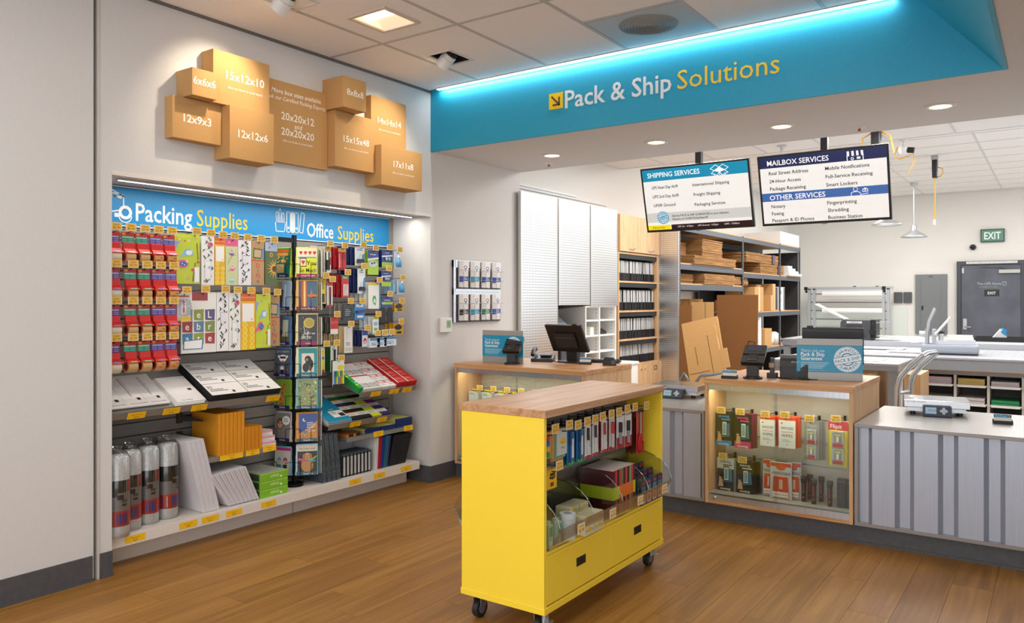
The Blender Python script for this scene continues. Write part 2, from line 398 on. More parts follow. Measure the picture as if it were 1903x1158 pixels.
# ceiling air diffuser
t = thing('air_vent', 'square grey ceiling vent with round perforated grille above the blue banner', 'vent', (2.02, 4.265, 3.04))
G('#b6b9ba').box(-0.29, -0.29, 0.0, 0.29, 0.285, 0.012).build('panel', mat('vent_panel', '#b4b8b9', 0.5), t)
g = G('#9fa3a4')
for k in range(9):
    r0 = 0.02 + 0.018 * k; vs = []; 
    n = 32
    for i in range(n):
        a = 2 * PI * i / n; vs += [((r0) * math.cos(a), -0.06 + r0 * math.sin(a), -0.006), ((r0 + 0.011) * math.cos(a), -0.06 + (r0 + 0.011) * math.sin(a), -0.002)]
    g.add(vs, [(2 * i, 2 * i + 1, (2 * i + 3) % (2 * n), (2 * i + 2) % (2 * n)) for i in range(n)], None, True)
g.build('round_grille', mat('vent_grille', '#8e9394', 0.5), t)
# square recessed troffer
t = thing('recessed_light', 'small square recessed ceiling light glowing warm white', 'lamp', (0.805, 3.252, 3.04))
g = G('#cbbfb4')
for q in ((-0.15, -0.15, 0.15, -0.128), (-0.15, 0.128, 0.15, 0.15), (-0.15, -0.128, -0.128, 0.128), (0.128, -0.128, 0.15, 0.128)): g.box(q[0], q[1], -0.006, q[2], q[3], 0.004)
g.build('frame', PLAST, t)
wl = mat('lit_troffer_lens', '#fff3e2', emit='#ffdcae', es=0.5)
g = G(); g.add([(-0.128, -0.128, 0.0), (0.128, -0.128, 0.0), (0.128, -0.03, 0.045), (-0.128, -0.03, 0.045)], [(0, 1, 2, 3)]); g.add([(-0.128, 0.128, 0.0), (0.128, 0.128, 0.0), (0.128, 0.03, 0.045), (-0.128, 0.03, 0.045)], [(0, 1, 2, 3)])
g.add([(-0.128, -0.128, 0), (-0.128, -0.03, 0.045), (-0.128, 0.03, 0.045), (-0.128, 0.128, 0)], [(0, 1, 2, 3)]); g.add([(0.128, -0.128, 0), (0.128, -0.03, 0.045), (0.128, 0.03, 0.045), (0.128, 0.128, 0)], [(0, 1, 2, 3)])
g.build('reflector', wl, t)
G().box(-0.128, -0.03, 0.03, 0.128, 0.03, 0.05).build('lamp_lens', mat('lit_lamp_lens', '#ffffff', emit='#fff0dc', es=1.6), t)
a_ = area('troffer_lamp', (0, 0, -0.01), 0.25, 0.25, 5, col=(1, 0.88, 0.72)); a_.parent = t
# adjustable accent spots
def accent(label, x, y, tgt, power):
    t = thing('accent_spotlight', label, 'spotlight', (x, y, 3.04), 0, 'white accent spotlights sunk in the shop ceiling')
    g = G('#d8d2cb')
    for q in ((-0.1, -0.13, 0.1, -0.118), (-0.1, 0.118, 0.1, 0.13), (-0.1, -0.118, -0.088, 0.118), (0.088, -0.118, 0.1, 0.118)): g.box(q[0], q[1], -0.004, q[2], q[3], 0.004)
    g.build('frame', PLAST, t)
    G('#2c2826').box(-0.088, -0.118, 0.046, 0.088, 0.118, 0.048).box(-0.09, -0.12, 0.004, -0.088, 0.12, 0.048).box(0.088, -0.12, 0.004, 0.09, 0.12, 0.048).box(-0.09, 0.118, 0.004, 0.09, 0.12, 0.048).box(-0.09, -0.12, 0.004, 0.09, -0.118, 0.048).build('housing', PLAST, t)
    d = (Vector(tgt) - Vector((x, y, 3.04))).normalized(); p = Vector((0, 0, 0.02))
    G('#e9e6e2').cyl(p, p + d * 0.1, 0.048, 20).cyl(p + d * 0.028, p + d * 0.031, 0.0495, 20, '#b9b5b0').build('lamp_head', PLAST, t)
    g = G('#1b1a1a')
    for k in range(4): g.cyl(p - d * (0.004 + 0.006 * k), p - d * (0.007 + 0.006 * k), 0.044, 16)
    g.build('heat_sink', PLAST, t)
    G().cyl(p + d * 0.1, p + d * 0.101, 0.038, 16).build('lens', mat('lit_spot_lens', '#ffffff', emit='#ffe2b4', es=6), t)
    l = spot('accent_lamp', p + d * 0.108, p + d * 1.0, power, 74, 0.8, 0.025); l.parent = t
accent('white accent spotlight nearest the blue banner', 0.672, 4.01, (0.0, 3.98, 2.45), 29)
accent('white accent spotlight cut by the top edge of the picture', 0.60, 2.73, (0.0, 2.66, 2.5), 29)

# ---------------------------------------------------------------- blue banner bulkhead and lowered soffit
BZ = 2.573
g = G()
g.box(0, 4.60, BZ + 0.004, 7.0, 5.80, 3.55)
g.box(BX + 0.02, -2.5, BZ + 0.004, 7.0, 4.60, 3.3)
struct(tag(g.build('ceiling_bulkhead', WALL), 'lowered pale grey bulkhead over the service counter', 'ceiling'))
g = G()
g.add([(0, 4.58, BZ), (BX, 4.58, BZ), (3.32, 4.58, 3.09), (0, 4.58, 3.09)], [(0, 1, 2, 3)])
g.add([(BX, 4.58, BZ), (BX, -2.5, BZ), (3.32, -2.5, 3.09), (3.32, 4.58, 3.09)], [(0, 1, 2, 3)])
g.add([(0, 4.60, BZ), (BX + 0.02, 4.60, BZ), (BX + 0.02, -2.5, BZ), (BX, -2.5, BZ), (BX, 4.58, BZ), (0, 4.58, BZ)], [(0, 1, 4, 5), (1, 2, 3, 4)])
bn = tag(g.build('banner_fascia', BLUE), 'bright blue fascia lettered Pack & Ship Solutions across the ceiling step', 'banner')
def b2(px, z): return px
g = G('#dfe3e6'); g.text('Pack & Ship', 0, 0, 0.17, None, 0, w=0.782, bold=0.014)
o = g.build('lettering', PAPER, bn, (1.221, 4.5785, 2.74)); o['label'] = 'pale grey letters reading Pack & Ship'
g = G('#f2cb3c'); g.text('Solutions', 0, 0, 0.17, None, 0, w=0.63)
o = g.build('lettering', PAPER, bn, (2.043, 4.5785, 2.74)); o['label'] = 'yellow letters reading Solutions'
g = G('#f2c51e'); g.box(0, 0, 0, 0.11, 0.004, 0.11); g.line([(0.025, 0.085), (0.08, 0.03)], 0.013, '#5a4a2a', -0.001); g.line([(0.082, 0.074), (0.082, 0.028), (0.036, 0.028)], 0.013, '#5a4a2a', -0.0012)
o = g.build('arrow_tile', PAPER, bn, (1.094, 4.575, 2.744)); o['label'] = 'yellow square tile with a dark diagonal arrow'
t = thing('strip_light', 'bright white light strip along the top of the blue banner', 'lamp', (0.1, 4.545, 3.036))
G().box(0, -0.012, 0.0, 3.19, 0.02, 0.012).build('housing', ALU, t)
G().box(0.0, -0.009, -0.004, 3.19, 0.018, 0.0).build('diffuser', mat('led_white', '#ffffff', emit='#fbfdff', es=6), t)
l = area('banner_strip_lamp', (1.595, 0.01, -0.006), 3.17, 0.02, 7, (R(18), 0, 0), col=(0.93, 0.97, 1.0)); l.parent = t
for i, (x, lab) in enumerate(((0.69, 'leftmost'), (1.59, 'second'), (2.49, 'third'), (3.42, 'rightmost'))):
    t = thing('downlight', f'round recessed downlight in the lowered bulkhead, {lab} of the four', 'lamp', (x, 5.255, BZ + 0.004), 0, 'downlights in the bulkhead')
    G('#d8cfc6').lathe([(0.085, 0), (0.085, -0.005), (0.062, -0.008), (0.06, 0.0)], 24).build('trim_ring', PLAST, t)
    G().lathe([(0.0001, -0.004), (0.061, -0.004)], 24).build('lens', mat('lit_downlight_lens', '#ffffff', emit='#ffe3b8', es=5), t)
    l = spot('downlight_lamp', (0, 0, -0.012), (0, 0, -1), 16, 110, 0.7, 0.05, (1, 0.9, 0.76)); l.parent = t
for x, y, lab in ((2.906, 5.588, 'small fire sprinkler beside the rightmost screen pole'), (0.472, 5.552, 'small fire sprinkler in the bulkhead near the wall')):
    t = thing('sprinkler_head', lab, 'sprinkler', (x, y, BZ + 0.004), 0, 'sprinkler heads in the bulkhead')
    G('#e2ddd8').lathe([(0.04, 0), (0.038, -0.006), (0.016, -0.01), (0.0001, -0.01)], 16).build('escutcheon', PLAST, t)
    G('#c9b7a5').cyl((0, 0, -0.01), (0, 0, -0.03), 0.007, 8).cyl((0, 0, -0.03), (0, 0, -0.033), 0.016, 10).build('deflector', METAL, t)
    G('#b03028').cyl((0, 0, -0.012), (0, 0, -0.026), 0.0085, 8).build('bulb', PLAST, t)

# ---------------------------------------------------------------- work room shell behind
struct(tag(G().box(-0.6, 5.8, 0, -0.45, 16.1, 3.6).build('wall_workroom', WALLW), 'bright white side wall of the work room', 'wall'))
struct(tag(G().box(-0.6, 16.0, 0, 7.0, 16.1, 3.6).build('wall_back', WALLW), 'pale wall at the far end with the exit door', 'wall'))
g = G(); g.box(-0.5, 5.80, 3.052, 7, 8.66, 3.5); struct_c = struct(tag(g.build('ceiling_workroom_near', WALLW), 'white tile ceiling just behind the bulkhead', 'ceiling'))
struct_f = struct(tag(G().box(-0.6, 8.66, 3.37, 7, 16.1, 3.5).build('ceiling_workroom', WALLW), 'white tile ceiling at the far end of the work room', 'ceiling'))
def grid(parent, x0, x1, y0, y1, z, dx, dy):
    nx = int((x1 - x0) / dx); ny = int((y1 - y0) / dy + 0.5)
    me = G().box(0.012, 0.012, 0, dx - 0.012, dy - 0.012, 0.008).mesh('ceiling_tile'); me.materials.append(TILE)
    for i in range(nx):
        for j in range(ny): link('ceiling_tile', me, parent, (x0 + i * dx, y0 + j * dy, z))
    tee = mat('white_tee', '#d5d4d4', 0.5)
    for i in range(nx + 1): G().box(x0 + i * dx - 0.012, y0, z - 0.003, x0 + i * dx + 0.012, y1, z + 0.006).build('ceiling_tee', tee, parent)
    for j in range(ny + 1): G().box(x0, y0 + j * dy - 0.012, z - 0.0035, x1, y0 + j * dy + 0.012, z + 0.006).build('ceiling_tee', tee, parent)
grid(struct_c, -0.45, 5.6, 5.80, 8.66, 3.044, 0.605, 1.43)
grid(struct_f, -0.45, 5.6, 8.66, 15.98, 3.362, 1.21, 0.61)

g = G()   # unseen right wall with windows, added to block daylight and shape panel reflections
g.box(6.5, -0.4, 0, 6.62, 5.8, 2.57); g.box(6.5, 5.8, 0, 6.62, 16.1, 1.2); g.box(6.5, 5.8, 2.95, 6.62, 16.1, 3.6)
for y in (5.8, 8.0, 10.0, 12.0, 14.0, 15.8): g.box(6.5, y, 1.2, 6.62, y + 0.15, 2.95)
struct(tag(g.build('wall_right_added', WALLW), 'unseen white right wall with high windows, added to shape the daylight', 'wall'))
# ---------------------------------------------------------------- cardboard box display on the wall
small = '(Box not shown at actual depth)'
def wallbox(lab, y0, z0, W, H, D, lines, low=False):
    t = thing('cardboard_box', f'{lab} on the wall display', 'box', (D, y0, z0), H90, 'kraft boxes mounted on the wall')
    G().box(0, 0, 0, W, D - 0.001, H).build('carton', KRAFT, t, bevel=0.002)
    G().box(W * 0.0 + 0.001, D * 0.46, H, W - 0.001, D * 0.54, H + 0.0006, '#c7a070').build('seam_tape', GLOSS, t)
    for (s, u, v, h, b, sl) in lines: G('#f4efe6').text(s, u * W, v * H, h, None, -0.0006, al='c', bold=b, sl=sl, maxw=W * 0.9).build('lettering', PAPER, t)
wallbox('tall kraft carton printed 15x12x10', 2.605, 2.534, 0.38, 0.302, 0.113, (('15x12x10', 0.56, 0.5, 0.068, 0.012, 0), (small, 0.56, 0.33, 0.018, 0, 0)))
wallbox('small cube carton printed 6x6x6', 2.45, 2.537, 0.152, 0.15, 0.152, (('6x6x6', 0.5, 0.42, 0.06, 0.012, 0),))
wallbox('flat carton printed 12x9x3', 2.382, 2.305, 0.302, 0.229, 0.075, (('12x9x3', 0.5, 0.42, 0.062, 0.012, 0),))
wallbox('carton printed 12x12x6', 2.686, 2.23, 0.303, 0.302, 0.15, (('12x12x6', 0.52, 0.42, 0.062, 0.012, 0),))
wallbox('broad flat panel carton printed 20x20x12 and 20x20x20', 2.992, 2.28, 0.521, 0.508, 0.03,
        (('More box sizes available.', 0.52, 0.845, 0.04, 0.006, 0.2), ('Ask our Certified Packing Experts.', 0.52, 0.765, 0.036, 0, 0.2), ('20x20x12', 0.53, 0.535, 0.066, 0.004, 0), ('and', 0.53, 0.45, 0.044, 0, 0.2), ('20x20x20', 0.53, 0.345, 0.066, 0.004, 0), (small, 0.53, 0.265, 0.018, 0, 0)))
wallbox('small cube carton printed 8x8x8', 3.495, 2.678, 0.203, 0.203, 0.2, (('8x8x8', 0.52, 0.42, 0.06, 0.004, 0),))
wallbox('carton printed 14x14x14', 3.887, 2.507, 0.356, 0.354, 0.055, (('14x14x14', 0.52, 0.48, 0.062, 0.006, 0), (small, 0.52, 0.34, 0.017, 0, 0)))
wallbox('carton printed 15x15x48', 3.515, 2.305, 0.362, 0.37, 0.1, (('15x15x48', 0.53, 0.47, 0.062, 0.006, 0), (small, 0.53, 0.34, 0.017, 0, 0)))
wallbox('wide carton printed 17x11x8', 3.882, 2.222, 0.42, 0.28, 0.16, (('17x11x8', 0.53, 0.5, 0.062, 0.008, 0), (small, 0.53, 0.33, 0.017, 0, 0)))

# ---------------------------------------------------------------- slatwall, header sign, deck
t = thing('slatwall_panel', 'grey slatwall with horizontal grooves at the back of the niche', 'slatwall', (NX, 2.1, 0.18))
G('#4c4947').box(0.0, 0, 0, 0.006, 2.43, 1.67).build('backing', PLAST, t)
me = G().box(0.006, 0, 0.004, 0.02, 2.43, 0.071).mesh('slat'); me.materials.append(SLAT)
for k in range(22): link('slat', me, t, (0, 0, 0.0755 * k))
G('#8b8884').box(0.0, 2.43, 0, 0.024, 2.47, 1.90).build('end_trim', PLAST, t)
t = thing('header_sign', 'blue header sign reading Packing Supplies and Office Supplies', 'sign', (NX + 0.024, 2.1, 1.85), H90)
G().box(0, 0, 0, 2.43, 0.012, 0.222).build('board', SIGNB, t)
G('#e4e6e8').box(0, -0.004, 0.219, 2.43, 0.01, 0.224).box(0, -0.003, -0.006, 2.43, 0.012, 0.0).build('edge_strip', PLAST, t)
g = G('#eceef2'); g.text('Packing', 0.339, 0.034, 0.148, None, -0.001, w=0.36, bold=0.012); o = g.build('lettering', PAPER, t); o['label'] = 'white word Packing'; g = G('#eceef2'); g.text('Office', 1.598, 0.026, 0.142, None, -0.001, w=0.247, bold=0.012)
o = g.build('lettering', PAPER, t); o['label'] = 'white word Office'
g = G('#f2c431'); g.text('Supplies', 0.732, 0.034, 0.148, None, -0.001, w=0.369, bold=0.002); o = g.build('lettering', PAPER, t); o['label'] = 'yellow word Supplies after Packing'; g = G('#f2c431'); g.text('Supplies', 1.888, 0.026, 0.142, None, -0.001, w=0.367, bold=0.002)
o = g.build('lettering', PAPER, t); o['label'] = 'yellow word Supplies after Office'
g = G('#e6eaef', Matrix.Translation((-0.048, 0, 0)))
for p in (((0.175, 0.17), (0.245, 0.2), (0.315, 0.165), (0.315, 0.09), (0.19, 0.062), (0.175, 0.07), (0.175, 0.17), (0.2, 0.16), (0.315, 0.165)), ((0.2, 0.16), (0.195, 0.065)), ((0.21, 0.188), (0.31, 0.172)), ((0.19, 0.178), (0.3, 0.155))):
    g.line(p, 0.007, None, -0.001)
g.ring(0.325, 0.075, 0.022, 0.034, None, -0.0016, 24); g.ring(0.325, 0.055, 0.034, 0.04, None, -0.0013, 24, PI, 2 * PI); g.ring(0.325, 0.075, 0.034, 0.04, None, -0.0018, 24); g.rect(0.262, 0.045, 0.292, 0.068, None, -0.0012)
g.build('tape_and_box_icon', PAPER, t)
g = G('#e6eaef')
for x in (1.42, 1.455, 1.49):
    g.line(((x, 0.045), (x, 0.185), (x + 0.03, 0.185), (x + 0.03, 0.045), (x, 0.045)), 0.006, None, -0.001); g.ring(x + 0.015, 0.075, 0.004, 0.009, None, -0.0012, 12)
g.rect(1.457, 0.05, 1.483, 0.18, '#cfdbe6', -0.0007)
g.line(((1.53, 0.05), (1.545, 0.19), (1.575, 0.185), (1.56, 0.045), (1.53, 0.05)), 0.006, None, -0.001)
g.line(((1.33, 0.045), (1.325, 0.11), (1.41, 0.11), (1.40, 0.045), (1.33, 0.045)), 0.006, None, -0.001)
for x, h in ((1.335, 0.165), (1.36, 0.185), (1.385, 0.16)): g.line(((x, 0.11), (x - 0.006, h), (x + 0.004, h + 0.018), (x + 0.012, h), (x + 0.012, 0.11)), 0.005, None, -0.001)
g.build('desk_icon', PAPER, t)
dk = thing('display_deck', 'off-white laminate base deck with toe kick under the slatwall', 'shelf', (0, 2.1, 0))
for y0, y1 in ((0.0, 1.302), (1.304, 2.41)):
    G().box(NX + 0.022, y0, 0.115, -0.05, y1, 0.176).build('deck_board', LAM, dk, bevel=0.002)
    G().box(-0.205, y0 + 0.004, 0.0, -0.185, y1 - 0.004, 0.115).build('kick_board', LAM, dk)
for y in (0.01, 1.3, 2.38): G().box(NX + 0.04, y, 0, -0.206, y + 0.018, 0.115).build('support_panel', LAM, dk)
# yellow shelf-edge price labels
LABN = [0]
def shelf_label(loc, rot, lab, w=0.11, h=0.036, txt='Mailer #2  9x12', price='$2.99', parent=None):
    g = G('#f4be1c'); g.box(0, 0, 0, w, 0.0012, h); g.text(txt, w * 0.5, h * 0.58, h * 0.2, '#5b4208', -0.0006, al='c', maxw=w * 0.86); g.text(price, w * 0.5, h * 0.16, h * 0.3, '#5b4208', -0.0006, al='c')
    o = g.build('price_label', PAPER, None, loc, 0, 0, rot); tag(o, lab, 'price label', 'yellow shelf edge price labels'); return o
for i, (y, lab) in enumerate(((2.19, 'in front of the bubble wrap rolls'), (2.50, 'in front of the tall white mailers'), (2.64, 'below the tall white mailers, right'), (2.80, 'below the short white mailers'), (3.05, 'below the green paper reams'), (3.78, 'below the grey patterned binders'), (4.02, 'below the small planners'), (4.30, 'below the coloured folders'))):
    shelf_label((-0.0485, y, 0.127), (0, 0, H90), f'yellow price label on the deck edge {lab}', txt=('Bubble wrap roll', 'Poly mailer 10x13', 'Poly mailer 14x17', 'Bubble mailer', 'Copy paper ream', 'Journal large', 'Planner', 'Folders')[i], price=('$4.99', '$3.99', '$2.49', '$2.99', '$11.99', '$9.99', '$8.99', '$2.49')[i])

# ---------------------------------------------------------------- hooks
hk = thing('display_hook', 'x', 'display hook', (0, 0, 0), 0, 'wire display hooks with yellow price tags')
G('#2a2a2c').tube([(0, 0.0, 0.0), (0, -0.24, 0.0), (0, -0.255, 0.006)], 0.0025, 6).box(-0.008, 0.0, -0.02, 0.008, 0.006, 0.02).build('rod', METAL, hk)
G('#39393b').tube([(0, 0.0, 0.012), (0.012, -0.12, 0.022), (0, -0.268, 0.028)], 0.0018, 6).build('tag_arm', METAL, hk)
pt = G('#e6e0d6').box(-0.029, -0.273, 0.01, 0.029, -0.2705, 0.052).build('price_tag', PAPER, hk)
g = G('#efc05a').rect(-0.027, 0.012, 0.027, 0.05, None, -0.2736); g.rect(-0.019, 0.041, 0.019, 0.043, '#8a6a2a', -0.274); g.rect(-0.016, 0.036, 0.014, 0.038, '#8a6a2a', -0.274); g.text('$3.99', 0, 0.018, 0.018, '#7a5a1e', -0.274, al='c')
g.build('tag_print', PAPER, pt)
HK_USED = [False]
SLX = NX + 0.021
def hook(y, z, lab, front=None, rz=H90, x=None):
    # front: x of the price tag; the rod always ends in the slatwall
    loc = (SLX if x is None else x, y, z); sc = 1.0
    if front is not None: sc = abs(front - loc[0]) / 0.272 if rz == H90 else front
    if not HK_USED[0]:
        HK_USED[0] = True; hk.location = loc; hk.rotation_euler = (0, 0, rz); hk['label'] = lab; o = hk
    else: o = dup(hk, lab, loc, rz)
    o.scale = (1, sc, 1); return o

# ---------------------------------------------------------------- tape dispensers
TP = {}
def tape(kind, label, y, z):
    hd, roll = {'purple': ('#5c2f7d', '#d9cdb4'), 'green': ('#13876a', '#c9a06a'), 'blue': ('#2d3f9c', '#cf8f52')}[kind]
    loc = (-0.125, y, z)
    if kind in TP: return dup(TP[kind], label, loc, H90)
    t = thing('tape_dispenser', label, 'tape dispenser', loc, H90, 'red tape dispensers on hooks')
    G('#c02220').box(-0.036, 0.0, 0.105, 0.036, 0.0015, 0.168).build('header_card', GLOSS, t)
    g = G(); g.rect(-0.034, 0.112, 0.034, 0.148, hd, -0.0006); g.rect(-0.03, 0.137, 0.03, 0.145, '#cfe4dc' if kind == 'green' else '#c9cbe8', -0.001); g.text('PACKAGING TAPE', 0, 0.1375, 0.009, hd, -0.0013, al='c', maxw=0.056)
    for x0, x1 in ((-0.03, -0.003), (0.003, 0.03)):
        for zz in (0.116, 0.126): g.rect(x0, zz, x1, zz + 0.006, '#4ab39a' if kind == 'green' else '#8d7fc0', -0.001)
    g.ell(-0.022, 0.158, 0.011, 0.006, '#f0a823', -0.001); g.text('Scotch', -0.022, 0.1555, 0.007, '#7a1812', -0.0013, al='c', maxw=0.018)
    g.build('header_print', GLOSS, t)
    g = G('#c8211c'); g.prism([(-0.004, 0.112), (-0.012, 0.11), (-0.016, 0.078), (-0.036, 0.064), (-0.038, 0.056), (-0.012, 0.066), (0.0, 0.066), (0.0, 0.112)], 'x', -0.031, 0.031)
    g.prism([(-0.036, 0.064), (-0.046, 0.056), (-0.044, 0.053), (-0.034, 0.058)], 'x', -0.034, 0.034, '#e23a22')
    b = g.build('body', PLAST, t, bevel=0.0015)
    G('#8cc9b6' if kind == 'green' else '#8a86cf').poly([(-0.018, -0.0445, 0.0575), (0.02, -0.0445, 0.0575), (0.02, -0.0385, 0.0632), (-0.018, -0.0385, 0.0632)]).build('sticker', GLOSS, b)
    g = G(roll); g.cyl((-0.026, -0.008, 0.034), (0.026, -0.008, 0.034), 0.034, 22)
    if kind == 'blue':
        for k, (a, x) in enumerate(((1.2, -0.016), (0.75, 0.004), (0.3, -0.012), (1.7, 0.008), (-0.2, 0.0))):
            rr = 0.0344; q = [(x, a), (x + 0.016, a - 0.05), (x + 0.016, a - 0.16), (x, a - 0.11)]
            g.add([(xx, -0.008 - rr * math.cos(aa - 0.6), 0.034 + rr * math.sin(aa - 0.6)) for xx, aa in q], [(0, 1, 2, 3)], '#3b2a1c' if k % 2 else '#a8431e')
    g.build('tape_roll', GLOSS, t)
    for s in (-1, 1): G('#a81c1a').cyl((s * 0.0262, -0.008, 0.034), (s * 0.0275, -0.008, 0.034), 0.024, 18).cyl((s * 0.0275, -0.008, 0.034), (s * 0.028, -0.008, 0.034), 0.014, 14, '#221817').build('hub', PLAST, t)
    TP[kind] = t; return t
rown = ('top', 'second', 'third', 'lowest'); coln = ('first from the left', 'second from the left', 'third from the left', 'fourth from the left', 'fifth from the left')
for r_, z in enumerate((1.62, 1.423, 1.226, 1.028)):
    for c_, k in enumerate(('purple', 'green', 'green', 'blue', 'blue')):
        y = 2.165 + 0.079 * c_ + (0.012 if r_ else 0.0) * (1 if c_ else 0)
        lab = f'red tape dispenser with {k} header, {rown[r_]} row, {coln[c_]}'
        tape(k, lab, y, z)
        hook(y, z + 0.162, f'wire hook with yellow price tag, {rown[r_]} row of tape dispensers, {coln[c_]}', -0.09)
        if k == 'blue': # a second dispenser on the same hook
            o = tape(k, lab.replace('red tape dispenser', 'red tape dispenser hanging behind another'), y - 0.004, z + 0.002); o.location.x = -0.225
        if k == 'green' and c_ == 2 and r_ < 2:
            o = tape(k, lab.replace('red tape dispenser', 'red tape dispenser hanging behind another'), y + 0.006, z + 0.002); o.location.x = -0.225

# ---------------------------------------------------------------- decorative mailers
def rnd_ops(seed, n, fn):
    rr = random.Random(seed); return [q for k in range(n) for q in fn(rr)]
def bird(u, v, s, c1, c2):
    return [('e', u, v, 0.2 * s, 0.075 * s, c1), ('p', ((u - 0.18 * s, v), (u - 0.36 * s, v - 0.09 * s), (u - 0.28 * s, v - 0.1 * s), (u - 0.1 * s, v - 0.05 * s)), c1), ('e', u + 0.02 * s, v - 0.005 * s, 0.13 * s, 0.05 * s, c2), ('o', u - 0.02 * s, v + 0.005, 0.018 * s, '#f7f3e2'), ('o', u + 0.06 * s, v - 0.02 * s, 0.018 * s, '#f7f3e2'), ('o', u + 0.14 * s, v + 0.04 * s, 0.03 * s, '#ffffff'), ('o', u + 0.145 * s, v + 0.04 * s, 0.014 * s, '#3a2a28')]
A_green = [('r', 0, 0.93, 1, 1, '#c6d62c'), ('p', ((0, 0.62), (0, 0.85), (0.25, 0.85), (0.1, 0.75)), '#8ea6d0')] + rnd_ops(3, 16, lambda q: [('o', q.uniform(0.05, 0.9), q.choice((q.uniform(0.03, 0.15), q.uniform(0.82, 0.95))), q.uniform(0.015, 0.035), q.choice(('#d42a3a', '#ffffff', '#e9638f')))]) + bird(0.55, 0.63, 1.0, '#7fb9d6', '#dfe9f2') + bird(0.32, 0.4, 1.15, '#e45c96', '#3f6aa8') + [('s', ((0.88, 0.82), (0.93, 0.5)), 0.035, '#7b4a2a'), ('s', ((0.82, 0.42), (0.72, 0.06)), 0.035, '#7b4a2a'), ('o', 0.93, 0.44, 0.05, '#d8314c'), ('o', 0.7, 0.28, 0.05, '#d8314c'), ('r', 0.78, 0.04, 0.97, 0.34, '#f5f5ef')]
def vines(seed, ink):
    rr = random.Random(seed); ops = []
    for k in range(6):
        v0 = 0.03 + 0.16 * k; u0 = rr.uniform(0.08, 0.3); am = rr.uniform(0.06, 0.14)
        pts = [(min(u0 + 0.055 * j + am * math.sin(j * 0.55 + k), 0.94), v0 + 0.013 * j) for j in range(12)]
        ops.append(('s', pts, 0.014, ink))
        for j in range(1, 12, 2):
            s_ = (-1) ** (j // 2); u, v = pts[j]; a = rr.uniform(1.3, 2.0)
            q = [(u, v), (u + 0.05 * s_ * a, v + 0.004), (u + 0.12 * s_ * a, v + 0.03 * a), (u + 0.04 * s_ * a, v + 0.026 * a)]
            if all(0.02 < p[0] < 0.98 and p[1] < 0.98 for p in q): ops.append(('p', q, ink))
    return ops
A_floral = vines(5, '#3a3f37') + [('e', 0.7, 0.83, 0.2, 0.05, '#d8687c'), ('e', 0.72, 0.84, 0.1, 0.025, '#b33a55'), ('e', 0.25, 0.08, 0.1, 0.02, '#b64a55'), ('r', 0.25, 0.12, 0.72, 0.5, '#d9dfe4'), ('r', 0.3, 0.14, 0.68, 0.48, '#f1f2f0'), ('e', 0.6, 0.36, 0.14, 0.03, '#a9c3dc')]
A_emoji = [('r', 0, 0.86, 1, 1, '#e06a1e'), ('r', 0, 0.92, 1, 0.94, '#f0a030')]
for k in range(9):
    u, v = 0.25 + 0.5 * (k % 2), 0.06 + 0.075 * (k // 2) * 1.3
    A_emoji += [('o', u, v, 0.19, '#f7cf1d'), ('o', u, v, 0.16, '#ffdf3f'), ('o', u - 0.06, v + 0.012, 0.025, '#40300a'), ('o', u + 0.06, v + 0.012, 0.025, '#40300a'), ('r', u - 0.07, v - 0.018, u + 0.07, v - 0.011, '#8a3a12')]
A_emoji += [('r', 0.06, 0.5, 0.88, 0.82, '#f4f2ee'), ('o', 0.72, 0.54, 0.07, '#f2c421')]
A_owl = [('r', 0, 0.84, 1, 1, '#e2568f'), ('o', 0.3, 0.92, 0.06, '#f6d24a'), ('s', ((0.2, 0.45), (0.45, 0.62), (0.85, 0.66)), 0.03, '#a5744e'), ('s', ((0.2, 0.3), (0.8, 0.38)), 0.03, '#a5744e')]
for u, v, c in ((0.5, 0.69, '#7c58a8'), (0.55, 0.36, '#e2649b'), (0.5, 0.1, '#7fc4d6')): A_owl += [('e', u, v, 0.2, 0.055, c), ('o', u - 0.08, v + 0.02, 0.07, '#ffffff'), ('o', u + 0.08, v + 0.02, 0.07, '#ffffff'), ('o', u - 0.08, v + 0.02, 0.03, '#2c2430'), ('o', u + 0.08, v + 0.02, 0.03, '#2c2430')]
A_owl += rnd_ops(9, 12, lambda q: [('o', q.uniform(0.1, 0.9), q.uniform(0.45, 0.8), 0.035, q.choice(('#e86a8e', '#f1c04a', '#86bf7a')))])
A_leaf = vines(8, '#17171a') + [('r', 0.3, 0.5, 0.8, 0.66, '#e7e4ec'), ('s', ((0.3, 0.5), (0.3, 0.66), (0.8, 0.66)), 0.02, '#2a2a2e')]
A_kraft = [('r', 0, 0.58, 1, 0.86, '#8bb23e'), ('r', 0.15, 0.58, 0.3, 0.86, '#d85a3a'), ('r', 0.55, 0.58, 0.68, 0.86, '#d85a3a'), ('r', 0.85, 0.58, 1, 0.86, '#6a86c4'), ('r', 0, 0.545, 1, 0.575, '#d1512a'), ('p', ((0.1, 0.62), (0.75, 0.6), (0.85, 0.82), (0.15, 0.84)), '#33364f'), ('p', ((0.17, 0.64), (0.7, 0.625), (0.78, 0.8), (0.21, 0.815)), '#c8aa80')]
for k, ch in enumerate('DiNo'): A_kraft.append(('t', ch, 0.5, 0.05 + 0.115 * (3 - k), 0.15, ('#d1512a', '#54569c', '#d1512a', '#54569c')[k]))
A_sun = [('r', 0, 0.78, 1, 1, '#a9bfe0'), ('r', 0, 0.0, 1, 0.8, '#51662f')]
